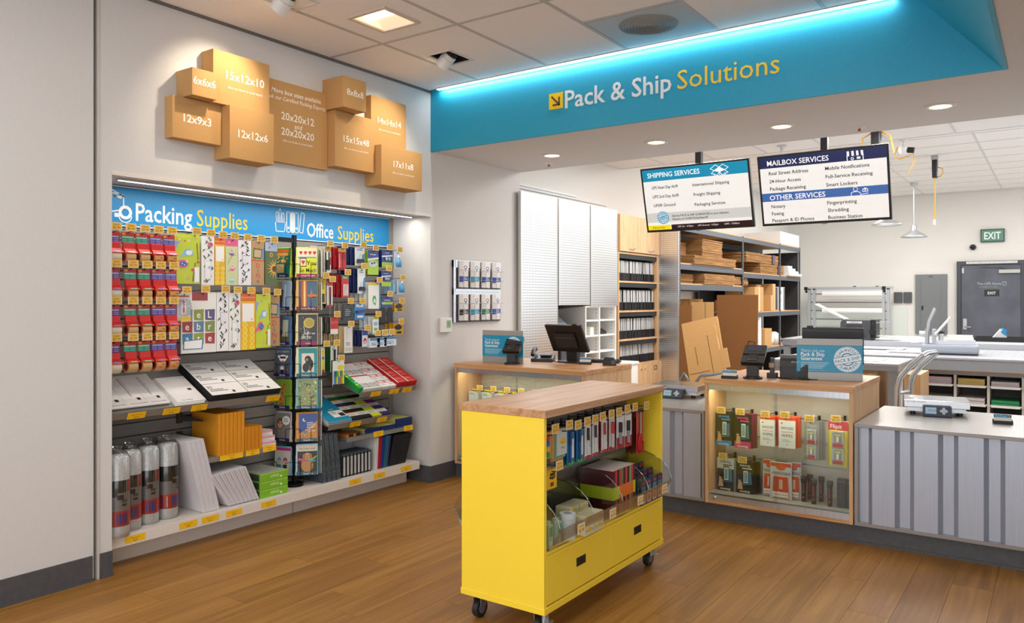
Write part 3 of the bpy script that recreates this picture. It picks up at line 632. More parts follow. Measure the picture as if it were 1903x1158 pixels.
for (u, v, rr) in ((0.75, 0.38, 0.62), (0.5, 0.71, 0.2), (0.35, 0.88, 0.13)):
    for k in range(14):
        a = 2 * PI * k / 14; x1, z1 = u + rr * math.cos(a), v + rr * 0.4 * math.sin(a)
        pts = [(u + rr * 0.3 * math.cos(a - 0.25), v + rr * 0.12 * math.sin(a - 0.25)), (x1, z1), (u + rr * 0.3 * math.cos(a + 0.25), v + rr * 0.12 * math.sin(a + 0.25))]
        if 0 <= min(p[0] for p in pts) and max(p[0] for p in pts) <= 1: A_sun.append(('p', pts, '#f2a51c' if k % 2 else '#f7bb2b'))
    A_sun.append(('e', min(u, 0.82), v, rr * 0.28, rr * 0.11, '#4a2c12'))
A_cel = [('r', 0.3, 0.86, 0.75, 1.0, '#a03a35')]
for k, (ch, c) in enumerate(zip('CeLebrate', ('#7d93a4', '#8a9a3a', '#5d5580', '#a23b3a', '#5f7fa3', '#7f9148', '#3f80b0', '#93a23e', '#a63e45'))):
    u, v = 0.17 + 0.32 * (k % 3), 0.62 - 0.195 * (k // 3); A_cel += [('p', ((u - 0.13, v - 0.08), (u + 0.14, v - 0.09), (u + 0.15, v + 0.1), (u - 0.14, v + 0.09)), c), ('t', ch, u, v - 0.045, 0.16, '#f3efe6')]
A_cel += [('p', ((0.05, 0.06), (0.6, 0.06), (0.62, 0.23), (0.06, 0.21)), '#3f7fae'), ('p', ((0.08, 0.075), (0.57, 0.075), (0.59, 0.215), (0.09, 0.195)), '#f5f5f2')]
def mailer(name, lab, y0, y1, z0, z1, base, ops, x=-0.2, n=3, back=None, tagp=0.5):
    t = pkg('mailer_bag', lab, 'mailer bag', (x, y0, z0), y1 - y0 - 0.004, z1 - z0, 0.006, base, ops, H90, 'decorative mailer bags', GLOSS, part='bag')
    W, H = y1 - y0 - 0.004, z1 - z0
    for k in range(1, n): G(back or base).box(0.004 * k, 0.006 + 0.009 * k, 0.002 * k, W + 0.004 * k, 0.011 + 0.009 * k, H - 0.003 * k).build('bag_behind', GLOSS, t)
    hook(y0 + (y1 - y0) * tagp, z1 - 0.012, 'tagged wire hook of the ' + ' '.join(lab.split()[:11]), x + 0.03)
mailer('m', 'lime green mailer with pink and blue birds, upper row', 2.561, 2.728, 1.517, 1.81, '#bfd024', A_green, -0.2, 3, '#7f8f1c', 0.75)
mailer('m', 'white mailer with rose blooms and grey vines, upper row', 2.736, 2.825, 1.511, 1.806, '#efefe9', A_floral)
mailer('m', 'yellow mailer with smiling faces, upper row', 2.825, 2.90, 1.512, 1.80, '#f0b91f', A_emoji)
mailer('m', 'pale green mailer with owls and pink top, upper row', 2.90, 2.991, 1.513, 1.80, '#cfd6a0', A_owl)
mailer('m', 'white mailer with black leaves, upper row', 2.991, 3.09, 1.515, 1.797, '#efecf2', A_leaf)
mailer('m', 'brown kraft mailer with striped card, upper row', 3.09, 3.188, 1.517, 1.797, '#bf935f', A_kraft)
mailer('m', 'sunflower photo mailer, upper row', 3.192, 3.29, 1.52, 1.795, '#5f7434', A_sun)
mailer('m', 'white mailer with lettered blocks reading celebrate', 2.603, 2.839, 1.106, 1.468, '#ecebe6', A_cel, -0.2, 3, '#8d9aa8', 0.6)
mailer('m', 'white mailer with black swirls, lower row', 2.839, 2.924, 1.108, 1.468, '#f0eff1', A_leaf)
mailer('m', 'white mailer with roses and grey vines, lower row', 2.924, 3.011, 1.106, 1.465, '#efefe9', A_floral)
mailer('m', 'yellow mailer with smiling faces, lower row', 3.011, 3.121, 1.106, 1.463, '#f0b91f', A_emoji)
mailer('m', 'lime green mailer with birds and branch, lower row', 3.121, 3.238, 1.114, 1.46, '#c6d62c', A_green)
mailer('m', 'brown kraft mailer with striped card, lower row', 3.245, 3.335, 1.118, 1.455, '#bf935f', A_kraft, -0.23)
t = pkg('tape_blister', 'clear blister pack with yellow tip hanging beside the lettered mailer', 'blister pack', (-0.13, 2.535, 1.30), 0.085, 0.16, 0.003, '#cfd3d6', [('r', 0.3, 0.25, 0.68, 0.8, '#e9e9ee'), ('r', 0.42, 0.3, 0.56, 0.75, '#c95a62'), ('r', 0.1, 0.86, 0.9, 0.92, '#c43b36')], H90)
G().lathe([(0.0001, 0.0), (0.034, 0.004), (0.036, 0.06), (0.03, 0.09), (0.0001, 0.1)], 16, None, (0.042, -0.012, 0.03)).build('bubble', FILM, t)
G('#f0c81c').prism([(0.01, 0.0), (0.07, 0.0), (0.075, 0.02), (0.03, 0.026)], 'y', -0.02, -0.004).build('cutter_guard', PLAST, t)
hook(2.578, 1.447, 'wire hook with yellow price tag over the clear blister pack', -0.1)
# ---------------------------------------------------------------- greeting card spinner
SP = (-0.2, 3.425)
sp = thing('card_spinner', 'black wire greeting card spinner standing on the deck before the slatwall', 'card rack', (SP[0], SP[1], 0.176))
G('#2b2b30').box(-0.012, -0.012, 0.02, 0.012, 0.012, 1.68).build('post', METAL, sp)
G('#232327').cyl((0, 0, 0), (0, 0, 0.02), 0.06, 20).build('base_plate', METAL, sp)
G('#2b2b30').box(-0.01, -0.16, 1.63, 0.01, 0.012, 1.66).build('top_arm', METAL, sp)
cR = Vector((0.8177, 0.5757, 0)); cW = Vector((-0.5757, 0.8177, 0))
def wing(ang, sgn):
    # direction running away from the post; the card faces look along -cW turned by the wing angle
    u = (cR * sgn * math.cos(ang) + cW * math.sin(ang)); return u
WR, WL = wing(R(14), 1), wing(R(20), -1)
def card(lab, side, z, H, base, ops, strip, word, edge, n=3, W=0.134):
    u = WR if side else WL; d = u if side else -u; rz = math.atan2(d.y, d.x)
    st = Vector((SP[0], SP[1], 0)) + u * (0.016 if side else 0.016 + W)
    t = thing('greeting_card', lab, 'greeting card', (st.x, st.y, z), rz, 'greeting cards on the spinner', (R(-5), 0, rz))
    G(base).box(0, -0.03, 0.0, W, -0.027, H).build('card', GLOSS, t)
    for k in range(n): G(edge).box(-0.004 - 0.003 * k if side else 0.004 + 0.003 * k, -0.026 + 0.007 * k, 0.0, W + 0.003 * k + (0 if side else 0.006), -0.022 + 0.007 * k, H + 0.006 + 0.002 * k).build('card_behind', PAPER, t)
    g = G(); art(g, W, H, ops + [('r', 0, 0, 1, 0.115, strip), ('t', word, 0.56, 0.03, 0.075, '#ece6ea', 0.7)], -0.03); g.build('card_print', GLOSS, t)
    return t
photo = lambda c1, c2: [('r', 0, 0.5, 1, 1, c1), ('r', 0, 0.1, 1, 0.5, c2)]
NAVY = '#22245f'; MAG = '#9c2357'; TEALS = '#1f5a66'
zc = [1.572, 1.352, 1.118, 0.905, 0.69, 0.47, 0.245]
A_love = [('r', 0.08, 0.7, 0.95, 0.95, '#e9dcc0'), ('r', 0.08, 0.64, 0.95, 0.7, '#3f9aa8'), ('r', 0.12, 0.12, 0.97, 0.66, '#d8de20'), ('r', 0.16, 0.36, 0.48, 0.66, '#4a2c22'), ('r', 0.19, 0.39, 0.45, 0.63, '#efe0c0')] + [q for k in range(4) for q in (('o', 0.18 + 0.22 * k, 0.86, 0.05, '#c5352a'), ('o', 0.24 + 0.22 * k, 0.86, 0.05, '#c5352a'), ('p', ((0.13 + 0.22 * k, 0.855), (0.29 + 0.22 * k, 0.855), (0.21 + 0.22 * k, 0.76)), '#c5352a'))] + [('o', 0.28, 0.54, 0.055, '#c83a2c'), ('o', 0.36, 0.54, 0.055, '#c83a2c'), ('p', ((0.225, 0.53), (0.415, 0.53), (0.32, 0.42)), '#c83a2c'), ('t', 'You', 0.72, 0.42, 0.2, '#2a2620', 0.5), ('t', 'So Much', 0.55, 0.17, 0.2, '#2a2620', 0.8)]
A_sunset = [('r', 0.1, 0.1, 1, 1, '#4f6f84'), ('r', 0.1, 0.1, 0.2, 1, '#44506a'), ('r', 0.2, 0.1, 0.3, 1, '#a0613a'), ('r', 0.3, 0.1, 0.36, 1, '#e5822e'), ('r', 0.36, 0.1, 0.43, 1, '#f7cf6a'), ('r', 0.385, 0.1, 0.405, 1, '#fff3c0'), ('r', 0.43, 0.1, 0.5, 1, '#c06a3a'), ('p', ((0.5, 0.5), (0.72, 0.56), (1, 0.52), (1, 0.46), (0.72, 0.42)), '#d8793a'), ('p', ((0.66, 0.5), (0.72, 0.75), (0.78, 0.5), (0.72, 0.25)), '#c9764a')]
A_moon = [('r', 0.08, 0.1, 1, 1, '#3d3f44'), ('o', 0.6, 0.72, 0.27, '#c8b54a'), ('o', 0.63, 0.72, 0.2, '#b09c3e'), ('s', ((0.3, 0.2), (0.4, 0.45), (0.35, 0.62)), 0.025, '#e8e4da'), ('s', ((0.5, 0.18), (0.55, 0.42), (0.48, 0.5), (0.6, 0.36)), 0.025, '#e8e4da'), ('t', 'LOVE YOU', 0.45, 0.2, 0.13, '#efeadc', 0.55), ('t', 'and back', 0.66, 0.35, 0.11, '#efeadc', 0.5)] + rnd_ops(4, 12, lambda q: [('o', q.uniform(0.15, 0.95), q.uniform(0.25, 0.95), 0.02, '#d9c66a')])
A_party = [('r', 0, 0.1, 1, 1, '#4e565c'), ('t', "LET'S PARTY", 0.5, 0.86, 0.1, '#c8cdd2', 0.8), ('e', 0.52, 0.66, 0.24, 0.13, '#e8e8e6'), ('e', 0.28, 0.72, 0.1, 0.05, '#d8d8d6'), ('e', 0.76, 0.72, 0.1, 0.05, '#d8d8d6'), ('r', 0.34, 0.65, 0.7, 0.72, '#1a1a1c'), ('e', 0.52, 0.55, 0.06, 0.04, '#d0587a'), ('o', 0.5, 0.3, 0.16, '#8d9296'), ('o', 0.5, 0.3, 0.1, '#d9dde0'), ('s', ((0.12, 0.45), (0.5, 0.42), (0.9, 0.45)), 0.04, '#222427'), ('o', 0.18, 0.25, 0.06, '#b0413a'), ('o', 0.85, 0.25, 0.06, '#b0413a'), ('r', 0.42, 0.1, 0.6, 0.25, '#18191b')]
A_hug = [('r', 0.1, 0.1, 1, 1, '#17939a'), ('r', 0.25, 0.16, 0.85, 0.82, '#e6d8c2'), ('e', 0.55, 0.62, 0.16, 0.12, '#16130f'), ('e', 0.62, 0.44, 0.2, 0.2, '#16130f'), ('e', 0.45, 0.32, 0.16, 0.16, '#211c17'), ('e', 0.5, 0.6, 0.07, 0.05, '#8f8373'), ('e', 0.66, 0.3, 0.08, 0.1, '#5c5248')]
A_gir = [('r', 0, 0.1, 1, 1, '#7ea23a'), ('p', ((0.25, 0.1), (0.6, 0.1), (0.62, 0.5), (0.7, 0.9), (0.5, 0.95), (0.38, 0.6)), '#b98342')] + rnd_ops(11, 14, lambda q: [('o', q.uniform(0.36, 0.58), q.uniform(0.15, 0.85), 0.04, '#6b4420')]) + [('o', 0.62, 0.88, 0.03, '#1a1208')]
A_paint = [('r', 0.06, 0.1, 1, 1, '#8fa46a')] + rnd_ops(12, 70, lambda q: [('e', q.uniform(0.12, 0.94), q.uniform(0.16, 0.95), q.uniform(0.03, 0.07), q.uniform(0.012, 0.04), q.choice(('#cfd6a0', '#5f8a4a', '#d79a5a', '#7aa6b0', '#e3dcc0', '#a85a3a', '#4f6f3a', '#d8c24a')))])
A_mon = [('r', 0, 0, 1, 1, '#8a8480'), ('e', 0.35, 0.62, 0.24, 0.2, '#6b4c36'), ('e', 0.35, 0.58, 0.17, 0.13, '#c8a78a'), ('o', 0.28, 0.64, 0.04, '#1c1410'), ('o', 0.44, 0.64, 0.04, '#1c1410'), ('e', 0.72, 0.74, 0.25, 0.16, '#f0eeec'), ('l', 0.56, 0.9, 0.8, 0.05, 3, '#777777')]
A_night = [('r', 0.1, 0.1, 1, 1, '#2f4f9a'), ('p', ((0.1, 0.1), (1, 0.1), (1, 0.75), (0.6, 0.45), (0.1, 0.3)), '#c88a2e'), ('o', 0.38, 0.78, 0.09, '#e9e4c8'), ('o', 0.43, 0.8, 0.08, '#2f4f9a'), ('l', 0.5, 0.95, 0.68, 0.06, 6, '#e6dcc0')] + rnd_ops(13, 18, lambda q: [('o', q.uniform(0.15, 0.6), q.uniform(0.14, 0.45), 0.035, q.choice(('#d05a3a', '#5a78b8', '#e0b040', '#7a4a8a')))])
A_kids = [('r', 0, 0.9, 1, 1, '#c8337c'), ('r', 0, 0, 1, 0.9, '#c9c4b8'), ('e', 0.3, 0.55, 0.13, 0.1, '#5aa0cc'), ('e', 0.3, 0.46, 0.1, 0.08, '#dfae92'), ('e', 0.68, 0.55, 0.13, 0.1, '#b04a6a'), ('e', 0.68, 0.46, 0.1, 0.08, '#dfae92'), ('r', 0.18, 0.15, 0.42, 0.38, '#4a88b8'), ('r', 0.56, 0.15, 0.8, 0.38, '#3a3a42')]
A_dog = [('r', 0.04, 0.1, 1, 0.8, '#2c1c16'), ('r', 0.04, 0.8, 1, 1, '#d9cdb6'), ('t', 'That Softer Stuff', 0.5, 0.86, 0.08, '#6a5a4a', 0.8), ('e', 0.52, 0.34, 0.3, 0.25, '#b9854a'), ('e', 0.52, 0.62, 0.18, 0.13, '#d0a062'), ('e', 0.36, 0.62, 0.07, 0.1, '#a87440'), ('e', 0.68, 0.62, 0.07, 0.1, '#a87440'), ('o', 0.46, 0.65, 0.025, '#1a100a'), ('o', 0.58, 0.65, 0.025, '#1a100a'), ('o', 0.52, 0.58, 0.035, '#1a100a'), ('p', ((0.08, 0.5), (0.5, 0.46), (0.52, 0.52), (0.1, 0.58)), '#d0506a'), ('p', ((0.5, 0.46), (0.92, 0.42), (0.93, 0.5), (0.52, 0.53)), '#4a8ab0'), ('p', ((0.6, 0.43), (0.95, 0.58), (0.98, 0.66), (0.6, 0.5)), '#8fae3a')]
A_folk = [('r', 0, 0.72, 1, 1, '#3b7f4a'), ('r', 0.05, 0.85, 0.9, 0.95, '#c8562e'), ('r', 0.05, 0.74, 0.85, 0.83, '#d8963a'), ('r', 0, 0.1, 1, 0.72, '#14695e'), ('r', 0.15, 0.16, 0.62, 0.44, '#cfae70'), ('l', 0.22, 0.56, 0.38, 0.06, 4, '#8a6a3a')] + rnd_ops(14, 22, lambda q: [('e', q.uniform(0.08, 0.9), q.uniform(0.5, 0.7), 0.07, 0.025, q.choice(('#d8963a', '#c8452e', '#5aa05a', '#e0c84a')))])
A_park = [('r', 0, 0.1, 0.45, 1, '#8c8a5a'), ('r', 0.45, 0.1, 1, 1, '#8ea8c4'), ('p', ((0.05, 0.1), (0.5, 0.1), (0.55, 0.7), (0.3, 0.78), (0.05, 0.7)), '#3a3a34'), ('r', 0.62, 0.1, 0.72, 0.9, '#c9d3dd')]
A_lake = [('r', 0, 0.1, 1, 1, '#54667c'), ('r', 0.5, 0.1, 0.85, 0.9, '#b9bfa8'), ('e', 0.35, 0.45, 0.18, 0.12, '#2a3a66'), ('r', 0, 0.1, 1, 0.3, '#5c5a42')]
card('greeting card with hearts and the words You So Much', 1, zc[0], 0.196, '#e0d8b4', A_love, MAG, 'Loving Thoughts', '#c8d63a')
card('greeting card with an orange sunset over water', 1, zc[1], 0.196, '#e9b46a', A_sunset, '#7a1f3c', 'Loving Thoughts', '#dfae62')
card('charcoal greeting card with a golden moon', 1, zc[2], 0.204, '#e8dca0', A_moon, '#8f1f56', 'Love', '#e9dfae')
card('teal framed greeting card with two dark apes hugging', 1, zc[3], 0.19, '#e6e0b8', A_hug, TEALS, 'Thinking of You', '#e6e0c0')
card('greeting card with a painted flower garden', 1, zc[4], 0.194, '#9ccad2', A_paint, TEALS, 'Thinking of You', '#9fd0d6')
card('greeting card with a crescent moon over a golden field', 1, zc[5], 0.186, '#e09a3a', A_night, TEALS, 'Friendship', '#e09a3a')
card('greeting card with a golden puppy holding a bouquet', 1, zc[6], 0.198, '#d8e6ee', A_dog, TEALS, 'Thank You', '#b8d4e6')
card('greeting card with green folk art squares', 0, zc[0], 0.196, '#b8d030', A_folk, NAVY, 'Birthday', '#b8d030', W=0.124)
card('greeting card with a dark elephant before blue sky', 0, zc[1], 0.19, '#a9bdd2', A_park, NAVY, 'Birthday', '#b9c2b8', W=0.124)
card('greeting card with a small figure by a lake', 0, zc[2], 0.186, '#6a8fc0', A_lake, NAVY, 'Birthday', '#5a82b8', W=0.124)
card('grey greeting card with a white dog in sunglasses on a motorbike', 0, zc[3], 0.186, '#4e565c', A_party, NAVY, 'Birthday', '#5a86c0', W=0.124)
card('green greeting card with a giraffe', 0, zc[4], 0.186, '#8ab83a', A_gir, NAVY, 'Birthday', '#8ab83a', W=0.124)
card('grey greeting card with a monkey and speech bubble', 0, zc[5], 0.19, '#d4cfcb', A_mon, NAVY, 'Birthday', '#d4cfcb', W=0.124)
card('greeting card with two small children under a pink band', 0, zc[6], 0.18, '#d8337c', A_kids, '#c9c4b8', '', '#7cc4dc', W=0.124)
for k, z in enumerate(zc):   # wire pockets, children of the spinner
    for side, u in ((1, WR), (0, WL)):
        n_ = Vector((u.y, -u.x, 0)) if side else Vector((-u.y, u.x, 0)); L0, L1 = 0.0, 0.16
        P = lambda a, b, h: tuple(Vector((0, 0, h - 0.176)) + u * a + n_ * b)
        g = G('#2a2a2e'); zz = z + 0.09
        g.tube([P(0.0, 0.0, zz), P(0.02, 0.038, zz), P(0.04, 0.04, zz - 0.004)], 0.0018, 5).tube([P(0.04, 0.04, zz - 0.004), P(0.04, 0.04, z - 0.01), P(0.04, -0.01, z - 0.012)], 0.0018, 5)
        g.tube([P(0.11, 0.04, zz - 0.004), P(0.11, 0.04, z - 0.01), P(0.11, -0.01, z - 0.012)], 0.0018, 5).tube([P(0.11, 0.04, zz - 0.004), P(0.13, 0.038, zz), P(0.155, 0.0, zz)], 0.0018, 5)
        g.tube([P(0.0, -0.01, z - 0.012), P(0.155, -0.01, z - 0.012)], 0.002, 5).tube([P(0.06, -0.012, z - 0.012), P(0.06, -0.012, z - 0.05)], 0.0018, 5)
        g.build('wire_pocket', METAL, sp)
for k, (z, c) in enumerate(((1.575, '#6f8a76'), (1.355, '#a8b4a2'), (1.12, '#b8a890'), (0.91, '#c8c0a8'), (0.69, '#7fb0b0'), (0.475, '#8a76a8'), (0.25, '#7fae9e'))):
    u = wing(R(101), 1); st = Vector((SP[0], SP[1], 0)) + WR * 0.165
    o = G(c).box(0, -0.002, 0, 0.13, 0.004, 0.185).box(0, -0.012, 0, 0.13, -0.008, 0.183, '#d8d8d0').build('greeting_card', PAPER, None, (st.x, st.y, z), math.atan2(u.y, u.x))
    tag(o, f'greeting card seen edge on at the right side of the spinner, {("first", "second", "third", "fourth", "fifth", "sixth", "seventh")[k]} from the top', 'greeting card', 'greeting cards on the spinner')

# ---------------------------------------------------------------- hooked office supplies
def hang(name, lab, cat, y0, y1, z0, z1, base, ops, n=0, back='#1d2a55', x=-0.15, tagp=0.5, dy=-0.024, extra=None, sup=True, m=None, film=False):
    W, H = y1 - y0, z1 - z0
    t = pkg(name, lab, cat, (x, y0, z0), W, H, 0.003, base, ops, H90, 'office supplies on slatwall hooks', m or GLOSS)
    if extra: extra(t, W, H)
    for k in range(n):
        q = G(back).box(0, 0, 0, W, 0.003, H).box(W * 0.15, -0.008, H * 0.1, W * 0.85, 0, H * 0.65, back).build(name, GLOSS, None, (x - 0.022 - 0.02 * k, y0 + dy * (k + 1), z0 + 0.002 * (k + 1)), H90)
        tag(q, f'{("next", "second", "third", "fourth")[k]} pack behind the {" ".join(lab.split()[:11])}', cat, 'office supplies on slatwall hooks')
    if sup: hook(y0 + W * tagp, z1 - 0.01, 'tagged wire hook of the ' + ' '.join(lab.split()[:11]), x + 0.03)
    return t
def pen(c, cap, u=0.5, r=0.0055, v0=0.1, v1=0.8):
    def f(t, W, H): G(c).cyl((u * W, -0.006, v0 * H), (u * W, -0.006, v1 * H), r, 10).cyl((u * W, -0.006, (v0 + (v1 - v0) * 0.55) * H), (u * W, -0.006, v1 * H), r * 1.15, 10, cap).cyl((u * W, -0.006, v0 * H), (u * W, -0.006, v0 * H - 0.008), r * 0.6, 8, cap, r * 0.2).build('pen', PLAST, t)
    return f
def pens(lst, **k):
    def f(t, W, H):
        for (u, c, cap) in lst: pen(c, cap, u, **k)(t, W, H)
    return f
def clipx(c='#1d1f24', u=0.5, v=0.25, s=0.5):
    def f(t, W, H):
        w = W * s; G(c).prism([(u * W - w / 2, v * H), (u * W + w / 2, v * H), (u * W + w * 0.4, v * H + 0.028), (u * W - w * 0.4, v * H + 0.028)], 'y', -0.016, -0.001).build('binder_clip', PLAST, t)
        G('#9aa0a6').tube([(u * W - w * 0.3, -0.01, v * H + 0.028), (u * W - w * 0.2, -0.01, v * H + 0.06), (u * W + w * 0.2, -0.01, v * H + 0.06), (u * W + w * 0.3, -0.01, v * H + 0.028)], 0.0016, 6).build('clip_lever', METAL, t)
    return f
def bottle(t, W, H):
    G('#4f9fd0').lathe([(0.0001, 0), (0.018, 0.002), (0.02, 0.03), (0.017, 0.055), (0.008, 0.062), (0.008, 0.072)], 14, None, (W / 2, -0.02, 0.012)).build('bottle', PLAST, t)
    G('#e6eef4').cyl((W / 2, -0.02, 0.084), (W / 2, -0.02, 0.102), 0.01, 12).build('bottle_cap', PLAST, t)
whitebar = [('l', 0.15, 0.85, 0.95, 0.05, 2, '#3a3a40')]
clipart = [('r', 0, 0.0, 1, 1, '#e9eef2'), ('p', ((0.6, 0), (1, 0), (1, 0.7), (0.75, 0.6)), '#3a8fc4'), ('l', 0.2, 0.85, 0.92, 0.06, 2, '#24408a')]
keyart = [('r', 0, 0.62, 1, 1, '#27408c'), ('t', 'merangue', 0.5, 0.82, 0.09, '#e8ecf4', 0.8), ('r', 0, 0, 1, 0.3, '#a9cc2a'), ('p', ((0, 0.58), (1, 0.66), (1, 0.74), (0, 0.66)), '#e9f0f4')]
def lock(t, W, H):
    for u in (0.38, 0.62): G('#a9aeb4').cyl((u * W, -0.008, H * 0.42), (u * W, -0.008, H * 0.58), 0.011, 12).build('padlock', METAL, t)
hang('pen_pack', 'black and white pen pack at the top left of the office hooks', 'pen pack', 3.645, 3.702, 1.613, 1.79, '#ecebe6', [('r', 0, 0.82, 1, 1, '#c89a3a'), ('r', 0.05, 0.0, 0.3, 0.8, '#2a2a2c'), ('r', 0.75, 0.3, 1, 0.6, '#c02a2a')], 3, '#cfcac2', extra=pens(((0.35, '#1d1d20', '#e8e8e8'), (0.65, '#26282c', '#3a7a4a'))))
hang('marker_pack', 'red carded marker pack on the top row of office hooks', 'marker pack', 3.77, 3.842, 1.633, 1.787, '#b5202a', [('r', 0, 0.84, 1, 1, '#d8a838'), ('r', 0.1, 0.1, 0.35, 0.75, '#d8d0d0'), ('r', 0.6, 0.1, 0.85, 0.75, '#d8d0d0')], 3, '#a51c26', extra=pens(((0.3, '#d43a3a', '#b01c24'), (0.7, '#d43a3a', '#b01c24'))))
hang('clip_pack', 'white and blue card of large black binder clips, top row', 'clip pack', 3.93, 4.024, 1.67, 1.801, '#e9eef2', clipart, 4, '#1c2a5c', extra=clipx(v=0.15, s=0.7), tagp=0.6)
hang('key_tag_pack', 'tall lime and navy card of key tags, top row', 'key tag pack', 4.054, 4.165, 1.608, 1.786, '#a9cc2a', keyart + [('e', 0.5, 0.45, 0.4, 0.12, '#cfd8e0'), ('e', 0.4, 0.47, 0.1, 0.04, '#30323a'), ('e', 0.62, 0.5, 0.1, 0.04, '#30323a')], 2, '#93b425')
hang('lock_pack', 'lime and navy card of small padlocks, top row', 'padlock pack', 4.2, 4.313, 1.666, 1.798, '#27408c', keyart, 2, '#1f3270', extra=lock)
hang('sanitizer_bottle', 'small blue hand gel bottle hung at the far end, upper', 'bottle', 4.322, 4.386, 1.66, 1.785, '#d7e2ea', [], 1, '#b8cddc', extra=bottle, x=-0.14)
hang('pen_pack', 'yellow and black narrow pen pack beside the spinner', 'pen pack', 3.609, 3.655, 1.395, 1.57, '#e2c226', [('r', 0.2, 0.05, 0.8, 0.4, '#2a2a30'), ('l', 0.2, 0.8, 0.9, 0.06, 6, '#2a2a30')], 1, '#dcdcd8')
hang('pen_pack', 'white and red narrow pen pack left of the red tube pack', 'pen pack', 3.666, 3.718, 1.374, 1.546, '#e9e4e0', [('r', 0, 0.85, 1, 1, '#c4262a'), ('r', 0, 0, 1, 0.08, '#c4262a')], 0, extra=pens(((0.5, '#2a2a2e', '#8a2a2a'),)))
hang('glue_pack', 'bright red card of white glue tubes', 'glue pack', 3.80, 3.868, 1.437, 1.598, '#c9202a', [('r', 0, 0.84, 1, 1, '#2f8a5a'), ('e', 0.5, 0.9, 0.35, 0.05, '#e6c23a')], 3, '#a81a24', extra=pens(((0.25, '#f0f0ec', '#e8d8d4'), (0.5, '#f0f0ec', '#e8d8d4'), (0.75, '#f0f0ec', '#e8d8d4')), v1=0.6))
hang('clip_pack', 'tall white and blue card of one black binder clip', 'clip pack', 3.955, 4.03, 1.468, 1.648, '#e9eef2', clipart, 4, '#1c2a5c', extra=clipx(v=0.12, s=0.75))
hang('correction_tape_pack', 'white card with a green correction tape', 'correction tape', 4.06, 4.185, 1.357, 1.55, '#eceeea', [('r', 0, 0.9, 1, 1, '#e2c63a'), ('r', 0.88, 0, 1, 1, '#2f86bc'), ('e', 0.5, 0.34, 0.16, 0.17, '#2fae4a'), ('e', 0.52, 0.3, 0.08, 0.09, '#e6f0ea'), ('p', ((0.5, 0.1), (0.62, 0.18), (0.54, 0.24)), '#1f8a3a')], 4, '#dfe2dc', tagp=0.7)
hang('lock_pack', 'second lime and navy card of padlocks, below the first', 'padlock pack', 4.195, 4.298, 1.525, 1.639, '#27408c', keyart, 1, '#1f3270', extra=lock)
hang('sanitizer_bottle', 'small blue hand gel bottle hung at the far end, lower', 'bottle', 4.355, 4.42, 1.466, 1.572, '#d7e2ea', [], 3, '#9cc2dc', extra=bottle, x=-0.14)
hang('clip_pack', 'clear bag of small dark clips', 'clip pack', 3.815, 3.911, 1.282, 1.394, '#3c4046', [('r', 0.1, 0.1, 0.9, 0.75, '#22262c'), ('l', 0.2, 0.8, 0.65, 0.12, 4, '#9aa6b0')], 3, '#8a8680', m=GLOSS)
hang('stapler_pack', 'blue card with a small blue stapler', 'stapler pack', 3.925, 4.024, 1.28, 1.394, '#2f7ec0', [('r', 0.12, 0.78, 0.88, 0.97, '#cfdbe8'), ('r', 0.25, 0.12, 0.85, 0.26, '#e0e8f0')], 0, extra=lambda t, W, H: G('#24448c').prism([(0.15 * W, 0.4 * H), (0.85 * W, 0.5 * H), (0.85 * W, 0.62 * H), (0.15 * W, 0.55 * H)], 'y', -0.018, 0).build('stapler', PLAST, t))
hang('luggage_tag_pack', 'navy and lime card holding black luggage tags', 'luggage tag', 4.2, 4.316, 1.365, 1.447, '#27408c', [('r', 0, 0.28, 1, 0.5, '#a9cc2a'), ('t', 'merangue', 0.5, 0.62, 0.2, '#e8ecf4', 0.8)], 0)
for k, y in enumerate((4.185, 4.262)):
    g = G('#1b1b1d'); g.prism([(0, 0), (0.062, 0), (0.062, 0.095), (0.045, 0.118), (0.017, 0.118), (0, 0.095)], 'y', 0, 0.004); o = g.build('luggage_tag', PLAST, None, (-0.155, y, 1.25), H90)
    tag(o, ('left', 'right')[k] + ' black luggage tag under the navy and lime card', 'luggage tag', 'black luggage tags')
hang('battery_pack', 'yellow and black label pack, upper of two at the far end', 'label pack', 4.335, 4.44, 1.332, 1.397, '#d8a21e', [('e', 0.45, 0.62, 0.4, 0.28, '#1c1a16'), ('r', 0.3, 0.1, 0.8, 0.3, '#1c1a16')], 1, '#c79418')
hang('battery_pack', 'yellow and black label pack, lower of two at the far end', 'label pack', 4.328, 4.433, 1.156, 1.239, '#d8a21e', [('e', 0.45, 0.68, 0.4, 0.24, '#1c1a16'), ('r', 0.3, 0.1, 0.8, 0.3, '#1c1a16')], 2, '#c79418')
hang('label_pack', 'white and green label card in the middle of the office hooks', 'label pack', 4.105, 4.166, 1.165, 1.297, '#e9efe8', [('r', 0, 0.86, 1, 1, '#c8c83a'), ('e', 0.5, 0.3, 0.32, 0.1, '#7ac043'), ('r', 0.2, 0.5, 0.8, 0.7, '#8ab8dc')], 3, '#cfd8d8')
hang('tab_pack', 'red and white card of index tabs', 'tab pack', 3.70, 3.768, 1.183, 1.302, '#eee6e2', [('r', 0, 0.3, 1, 1, '#c8242a'), ('r', 0, 0.6, 1, 0.75, '#d84a4a')], 3, '#4a4a44', dy=-0.03)
hang('ruler_pack', 'long white card of wooden rulers', 'ruler pack', 3.825, 3.905, 1.045, 1.231, '#e4e0da', [('r', 0.1, 0.05, 0.9, 0.2, '#c8c4be'), ('l', 0.2, 0.8, 0.4, 0.05, 3, '#6a6660'), ('r', 0.3, 0.5, 0.36, 0.95, '#bdb6ac')], 4, '#cdb683', dy=-0.028)
